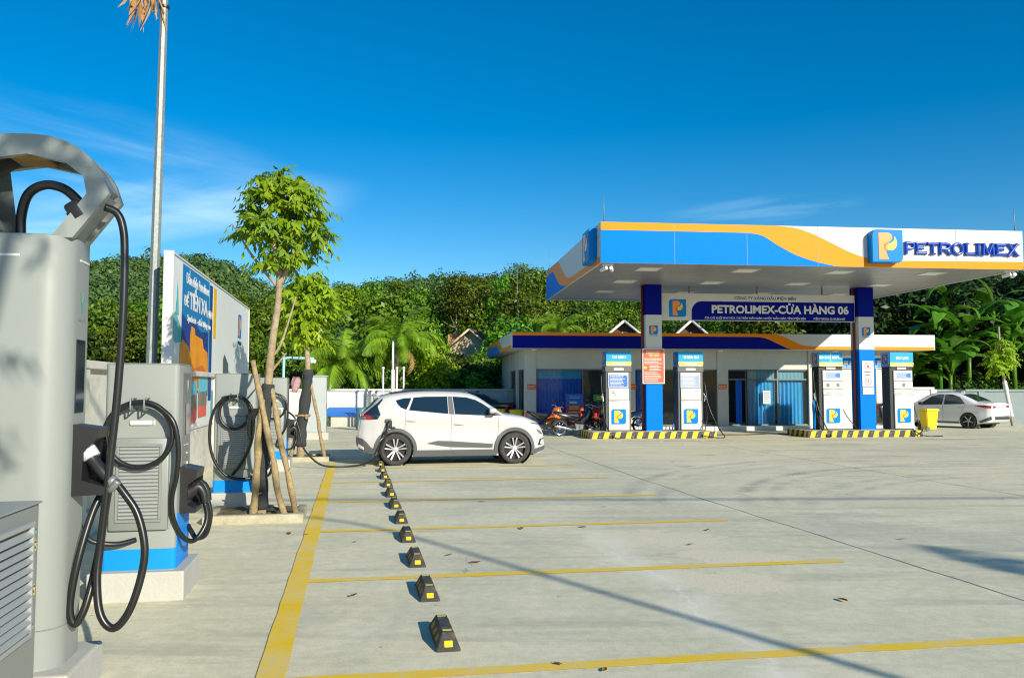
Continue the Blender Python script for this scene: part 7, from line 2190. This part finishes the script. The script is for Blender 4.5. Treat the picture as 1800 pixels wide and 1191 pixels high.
# ------------------------------------------------------------------ motorbikes
def motorbike(label, u, v, rz, paint, lean=8, tail=None):
    t = thing('motorbike', label, 'motorbike', stn(u, v), STN + rz, 'motorbikes in front of the shop')
    t.rotation_euler = (R(lean), 0, STN + rz)
    for x in (-0.62, 0.62):
        m = Matrix.Translation((x, 0, 0.29)) @ Matrix.Rotation(R(90), 4, 'X')
        bm = BM(); lathe(bm, [(.225, -.035), (.27, -.035), (.29, 0), (.27, .035), (.225, .035), (.225, -.035)], m, 28, close=False); w = obj('wheel', bm, M['tyre'], t, smooth=50)
        bm = BM(); lathe(bm, [(.205, -.02), (.228, -.03), (.228, .03), (.205, .02), (.205, -.02)], m, 28, close=False); lathe(bm, [(0, -.05), (.045, -.05), (.045, .05), (0, .05)], m, 12)
        for k in range(8): tube(bm, [m @ Vector((.04 * math.cos(k * PI / 4), .04 * math.sin(k * PI / 4), 0)), m @ Vector((.215 * math.cos(k * PI / 4 + .2), .215 * math.sin(k * PI / 4 + .2), 0))], .008, 5)
        obj('rim', bm, M['chrome'], w)
    bm = BM()
    for y in (-.07, .07): tube(bm, [(0.62, y, .29), (0.52, y, .60), (0.42, y * .8, .92)], .02, 7); tube(bm, [(-.62, y, .29), (-.2, y, .34), (-.1, y, .42)], .022, 7)
    tube(bm, [(.42, 0, .90), (.30, 0, .62), (.05, 0, .46), (-.15, 0, .5), (-.55, 0, .70)], .035, 8)
    obj('frame', bm, M['black'], t, smooth=180)
    bm = BM(); box(bm, -.10, .26, -.09, .09, .22, .48, .04, seg=2); lathe(bm, [(0, -.12), (.09, -.12), (.10, .12), (0, .12)], Matrix.Translation((.02, 0, .33)) @ Matrix.Rotation(R(90), 4, 'X'), 14); obj('engine', bm, M['steel'], t)
    bm = BM(); prism(bm, [(.50, .58), (.56, .80), (.44, .98), (.34, .95), (.26, .72), (.06, .56), (-.1, .52), (-.05, .44), (.2, .42), (.36, .46)], -.13, .13, AR, 0, bev=.03); obj('front_shield', bm, M[paint], t, smooth=50)
    bm = BM(); prism(bm, [(-.1, .56), (-.5, .62), (-.86, .80), (-.80, .86), (-.40, .76), (-.05, .70)], -.12, .12, AR, 0, bev=.03); obj('tail_fairing', bm, M[tail or paint], t, smooth=50)
    bm = BM(); prism(bm, [(.06, .70), (-.04, .76), (-.40, .79), (-.78, .86), (-.84, .83), (-.40, .72), (-.05, .66)], -.13, .13, AR, 0, bev=.03); obj('seat', bm, M['seat'], t, smooth=60)
    bm = BM(); tube(bm, smoothline([(.40, -.33, 1.02), (.44, -.2, 1.02), (.44, 0, .98), (.44, .2, 1.02), (.40, .33, 1.02)], 4), .016, 7); obj('handlebar', bm, M['chrome'], t, smooth=180)
    for y in (-.26, .26):
        bm = BM(); tube(bm, [(.42, y, 1.02), (.40, y * 1.15, 1.17)], .006, 5); box(bm, .385, .405, y * 1.15 - .05, y * 1.15 + .05, 1.15, 1.22, .01); obj('mirror', bm, M['black'], t)
    bm = BM(); lathe(bm, [(0, .02), (.06, .015), (.085, -.02), (.06, -.10), (0, -.12)], Matrix.Translation((.50, 0, .93)) @ Matrix.Rotation(R(80), 4, 'Y'), 14); obj('headlight', bm, M['clearlamp'], t, smooth=60)
    bm = BM(); tube(bm, smoothline([(.15, -.12, .26), (-.1, -.14, .24), (-.35, -.15, .29), (-.85, -.15, .40)], 4), lambda q: .02 + .03 * min(1, q * 1.6), 9); obj('exhaust', bm, M['chrome'], t, smooth=180)
    bm = BM(); prism(bm, ring_arc(.62, .29, .305, .33, 20, 150, 12), -.05, .05, AR); obj('mudguard', bm, M[tail or paint], t)
    bm = BM(); prism(bm, ring_arc(-.62, .29, .31, .335, 40, 170, 12), -.06, .06, AR); obj('mudguard', bm, M[tail or paint], t)
    bm = BM(); box(bm, -.92, -.84, -.05, .05, .70, .78, .015); obj('tail_light', bm, M['redlamp'], t)
    bm = BM(); tube(bm, [(-.05, .08, .25), (-.10, .26, .0)], .012, 6); obj('kick_stand', bm, M['black'], t)
    return t
motorbike('black and orange motorbike nearest the white hatchback, its nose to the poster stand', 4.35, 28.55, R(28), 'orangepaint', tail='cardark')
motorbike('black motorbike whose silver exhaust points at the first pump', 5.35, 28.15, R(8), 'cardark')
motorbike('red fronted motorbike close behind the first pump', 5.95, 28.95, R(60), 'redpaint', tail='cardark')
motorbike('dark motorbike half hidden between the first pump and the left pillar', 7.35, 29.3, R(200), 'cardark')

# ------------------------------------------------------------------ bins
def wheelie_bin(label, loc, rz, m='bin_yellow', s=1.0, lidopen=False):
    t = thing('wheelie_bin', label, 'bin', loc, rz)
    t.scale = (s, s, s)
    bm = BM()
    tq = bmesh.new(); bmesh.ops.create_cube(tq, size=1.0)
    for v in tq.verts:
        k = 1.0 if v.co.z > 0 else 0.78
        v.co = Vector((v.co.x * .48 * k, v.co.y * .50 * k, .06 + (v.co.z + .5) * .72))
    bmesh.ops.bevel(tq, geom=tq.edges[:], offset=.02, segments=2, affect='EDGES')
    merge(bm, tq); obj('tub', bm, M[m], t, smooth=40)
    bm = BM(); box(bm, -.27, .27, -.28, .26, .765, .815, .015, seg=2); obj('rim', bm, M[m], t, smooth=40)
    bm = BM(); box(bm, -.255, .255, -.26, .25, .815, .85, .015, seg=2); tube(bm, [(-.2, .28, .80), (.2, .28, .80)], .016, 7); obj('lid', bm, M[m], t, smooth=40)
    for x in (-.23, .23):
        bm = BM(); lathe(bm, [(0, -.03), (.085, -.03), (.09, 0), (.085, .03), (0, .03)], Matrix.Translation((x, .22, .09)) @ Matrix.Rotation(R(90), 4, 'Y'), 16); obj('wheel', bm, mat('bin_wheel', (.10, .16, .12), .7, var=.1), t, smooth=40)
    return t
wheelie_bin('yellow wheelie bin standing in the open between the last pump and the white sedan', (16.05, 31.9, 0), R(100))
wheelie_bin('yellow wheelie bin against the corner column of the shop', stn(3.72, 32.2), STN + R(90), s=0.95)
wheelie_bin('yellow wheelie bin partly behind the hatchback bonnet, left of the other one', stn(3.15, 33.2), STN + R(80), s=0.95)
t = thing('litter_drum', 'slate blue litter drum at the tail of the white hatchback', 'bin', (-5.95, 32.5, 0))
bm = BM(); lathe(bm, [(0, 0.02), (.155, .02), (.165, .05), (.172, .8), (.18, .82), (.18, .86), (.15, .865), (.14, .82), (0, .80)], None, 24); obj('drum', bm, M['dust_blue'], t, smooth=40)
bm = BM(); lathe(bm, [(0, 0), (.15, 0), (.15, .06), (0, .06)], None, 20); obj('foot', bm, M['black'], t)

# block with a blue cover by the white wall
t = thing('covered_block', 'low stained concrete block with a bright blue sloping cover by the white wall', 'concrete block', (-7.0, 35.6, 0))
bm = BM(); box(bm, -0.72, 0.95, -0.35, 0.55, -0.05, 0.48, .02, seg=2); obj('block', bm, M['oldwall'], t, smooth=40)
bm = BM(); prism(bm, [(-.45, .48), (.52, .80), (.56, .76), (-.43, .44)], -1.0, .82, Matrix(((0, 0, 1, 0), (1, 0, 0, 0), (0, 1, 0, 0), (0, 0, 0, 1)))); obj('cover', bm, M['slab_blue'], t)
sh = link('weed', crown_mesh('weed', M['leaf_a'], 0.6, 0.55, 5, 140, 0.09, 133, 0.0, 0.6), None, (-8.0, 35.2, 0)); tag(sh, 'small green weed growing beside the blue covered block', 'weed')
# vent pipes and flagpole by the wall
for x, y, z, r, m_, lb in ((-5.35, 34.3, 2.48, .034, 'pole_white', 'leftmost thin white pipe standing at the white wall beside the flagpole'), (-4.78, 34.3, 2.48, .03, 'pole_white', 'middle thin white pipe just right of the flagpole'), (-4.50, 34.3, 2.48, .034, 'pole_white', 'rightmost thin white pipe of the three by the flagpole'),
                          (-5.95, 33.9, 1.36, .045, 'steel', 'leftmost of the three short grey pipes behind the tail of the hatchback'), (-5.80, 33.9, 1.36, .04, 'steel', 'middle one of the three short grey pipes behind the tail of the hatchback'), (-5.67, 33.9, 1.36, .04, 'steel', 'rightmost of the three short grey pipes behind the tail of the hatchback')):
    t = thing('vent_pipe', lb, 'pipe', (x, y, 0), 0, 'vent pipes by the white wall')
    bm = BM(); tube(bm, [(0, 0, 0), (0, 0, z)], r, 9); obj('pipe', bm, M[m_], t, smooth=180)
    bm = BM(); lathe(bm, [(0, z - .04), (r * 1.7, z - .04), (r * 1.7, z + .02), (0, z + .05)], None, 10); obj('cap', bm, M[m_], t)
t = thing('flagpole', 'white flagpole standing in front of the taller coconut palm', 'flagpole', (-4.95, 34.3, 0))
bm = BM(); tube(bm, [(0, 0, 0), (0, 0, 2.4)], .075, 10); tube(bm, [(0, 0, 2.4), (0, 0, 3.55)], .05, 10, r1=.04); obj('pole', bm, M['pole_white'], t, smooth=180)
bm = BM(); lathe(bm, [(0, -.06), (.05, -.03), (.06, 0), (.05, .04), (0, .06)], Matrix.Translation((0, 0, 3.6)), 10); obj('finial', bm, M['chrome'], t)

# ------------------------------------------------------------------ wheel stops
def wheel_stop(a, b, label):
    t = thing('wheel_stop', label, 'wheel stop', bay(a, b), BAY, 'rubber wheel stops in a row')
    w, wt, h, l, lt = .077, .036, .105, .57, .42
    bm = BM()
    o = (l - lt) / 2
    v = [bm.verts.new(p) for p in ((-w, 0, 0), (w, 0, 0), (w, l, 0), (-w, l, 0), (-w, 0, .015), (w, 0, .015), (w, l, .015), (-w, l, .015), (-wt, o, h), (wt, o, h), (wt, l - o, h), (-wt, l - o, h))]
    for f in ((3, 2, 1, 0), (0, 1, 5, 4), (1, 2, 6, 5), (2, 3, 7, 6), (3, 0, 4, 7), (4, 5, 9, 8), (5, 6, 10, 9), (6, 7, 11, 10), (7, 4, 8, 11), (8, 9, 10, 11)): bm.faces.new([v[i] for i in f])
    bmesh.ops.bevel(bm, geom=bm.edges[:], offset=.004, segments=2, affect='EDGES', clamp_overlap=True)
    obj('block', bm, M['rubber'], t, smooth=35)
    # end reflector lying on the sloped end
    zx = (h - .015); ln_ = math.hypot(o, zx)
    em = face_m((0, 0, .015), (1, 0, 0), (0, o / ln_, zx / ln_))
    bm = BM(); prism(bm, rrect(-.027, .027, .016, .058, .004, 2), .0, .003, em); obj('reflector', bm, M['yellow'], t)
    em2 = face_m((0, l, .015), (-1, 0, 0), (0, -o / ln_, zx / ln_))
    bm = BM(); prism(bm, rrect(-.027, .027, .016, .058, .004, 2), .0, .003, em2); obj('reflector', bm, M['yellow'], t)
    for y in (o + .03, l - o - .05):
        bm = BM(); box(bm, -wt * .8, wt * .8, y, y + .03, h - .001, h + .0025); obj('top_stripe', bm, mat('pale_yellow_strip', (.50, .46, .10), .6, var=.15), t)
    sl = math.hypot(w - wt, zx)
    for sd in (-1, 1):
        fm_ = face_m((sd * w, l / 2, .015), (0, sd, 0), (-sd * (w - wt) / sl, 0, zx / sl))
        for k in (-1, 0, 1):
            bm = BM(); prism(bm, [(k * .14 - .045 - .01, .02), (k * .14 + .03, .02), (k * .14 + .05, .072), (k * .14 - .02, .072)], .0, .003, fm_); obj('side_stripe', bm, M['oldyellow'], t)
    return t
ws0 = wheel_stop(.613, 5.33, 'black rubber wheel stop with yellow reflectors, nearest of the row')
names = ['second', 'third', 'fourth', 'fifth', 'sixth', 'seventh', 'eighth', 'ninth', 'tenth']
for k in range(1, 11):
    c = copy_tree(ws0)
    c.location = bay(.613 - .003 * k, 5.33 + 1.25 * k)
    c.rotation_euler.z = BAY + R(random.uniform(-1.2, 1.2))
    c['label'] = ('black rubber wheel stop with yellow reflectors, %s from the near end of the row' % names[k - 1]) if k < 10 else 'black rubber wheel stop right in front of the rear wheel of the hatchback'

# ------------------------------------------------------------------ houses on the slope
def house(label, x, y, z, rz, w, d, h, rise, wall_m, roof_m, gable_m, over=.45, vent=True):
    t = thing('hill_house', label, 'house', (x, y, z), rz)
    bm = BM(); box(bm, -w / 2, w / 2, 0, d, -3.0, h); wl = obj('wall', bm, M[wall_m], t)
    bm = BM(); prism(bm, [(-w / 2, h), (w / 2, h), (0, h + rise * (1 - .0))], -d, 0.0, AR); g = obj('gable', bm, M[gable_m], t)
    for s_ in (-1, 1):
        a = Vector((0, 0, h + rise + .06)); b = Vector((s_ * (w / 2 + over), 0, h - rise * over / (w / 2) + .06))
        bm = BM(); v = []
        for p in (a, b):
            for yy in (-over, d + over):
                for dz in (0, .10): v.append(bm.verts.new((p.x, yy, p.z + dz)))
        for f in ((0, 2, 6, 4), (1, 5, 7, 3), (0, 1, 3, 2), (4, 6, 7, 5), (0, 4, 5, 1), (2, 3, 7, 6)): bm.faces.new([v[i] for i in f])
        rf = obj('roof', bm, M[roof_m], t)
        n_ = Vector((b.z - a.z, 0, 0))
        bm = BM(); tube(bm, [a + Vector((0, -over - .03, .04)), b + Vector((0, -over - .03, .04))], .09, 6); obj('barge_board', bm, M['cwhite' if roof_m == 'roof_pale' else 'cream'], rf)
    if vent:
        bm = BM(); lathe(bm, [(0, 0), (.28, 0), (.28, .05), (.22, .05), (.22, .02), (0, .02)], front(0, -.012, h + rise * .45), 18); obj('gable_vent', bm, M['cwhite'], t, smooth=40)
    else:
        bm = BM(); box(bm, -.30, .30, -.05, -.01, h + rise * .38, h + rise * .46); box(bm, -.06, .06, -.055, -.012, h + rise * .25, h + rise * .62); obj('gable_ornament', bm, M['cwhite'], t)
    for sx_ in (-.27, .27):
        bm = BM(); box(bm, sx_ * w - .4, sx_ * w + .4, -.04, .0, h - 1.6, h - .5); wf = obj('window', bm, M['frame'], t)
        bm = BM(); box(bm, sx_ * w - .34, sx_ * w + .34, -.05, -.038, h - 1.54, h - .56); obj('pane', bm, M['carglass'], wf)
    return t
house('cream house with a brown tiled roof half buried in trees on the hillside', -3.45, 68.5, 2.6, R(-14), 3.6, 4.5, 2.3, 1.45, 'cream', 'roof_brown', 'cream', vent=False)
house('brown gabled house with a round vent, showing over the shop just left of the pillar', 7.25, 53.0, 2.3, R(-10), 3.6, 6.0, 2.0, 1.5, 'cream', 'roof_pale', 'gable_dark')
house('brown gabled house with a white ornament, its roof showing under the hanging name board', 11.75, 54.0, 2.2, R(-8), 3.6, 6.5, 2.1, 1.6, 'cream', 'roof_pale', 'gable_dark', vent=False)
bm = BM(); g = []
for i in range(9):
    g.append([bm.verts.new((-5.75 + i * .35, 71.5 + .2 * math.sin(i * 2.1) + j * .5, 2.8 + j * .75 + .15 * math.sin(i * 1.3 + j))) for j in range(6)])
for i in range(8):
    for j in range(5): bm.faces.new((g[i][j], g[i + 1][j], g[i + 1][j + 1], g[i][j + 1]))
tag(obj('earth_bank', bm, M['redearth'], smooth=180), kind='structure')

# overhead wire and shade tree behind the viewer: their shadows fall across the yard
bm = BM(); tube(bm, smoothline([(-30, -1.6, 7.6), (0, -1.5, 7.2), (8, -1.45, 7.1), (20, -1.35, 7.2), (50, -1.0, 7.9)], 8), .030, 6)
tag(obj('overhead_cable', bm, M['cable'], None, smooth=180), 'overhead cable crossing behind the viewer, casting a thin line of shade', 'cable')

# trees behind the viewer: leaf shade on the tall charger and at the right of the yard
c4 = [(0, 0, 0, .30), (0.35, -0.2, 0.25, .28), (-0.4, 0.2, 0.35, .28), (0.1, 0.3, 0.7, .25), (-0.55, 0.1, -0.2, .2)]
sapling('planted sapling behind the viewer that dapples the tall charger', (1.85, -3.1, 0), [(0, 0, 0), (-0.04, 0.15, 2.0), (-0.02, 0.75, 3.8), (0.0, 1.4, 5.8)], 0.07, 0.04, [],
        spray_crown('crown', M['leaf_sapling'], [(x * 1.1 - 0.05, y + 1.55, z + 5.9, r) for x, y, z, r in c4] + [(-0.40, 1.35, 4.95, .22), (-0.55, 1.5, 4.4, .2)], 80, 10, 0.15, 31, 0.32), M['leaf_sapling'], None, None, None)
palm(13.5, -4.9, 0, 4.9, 'coconut palm behind the viewer whose fronds shade the right of the yard', 9, 0.85)
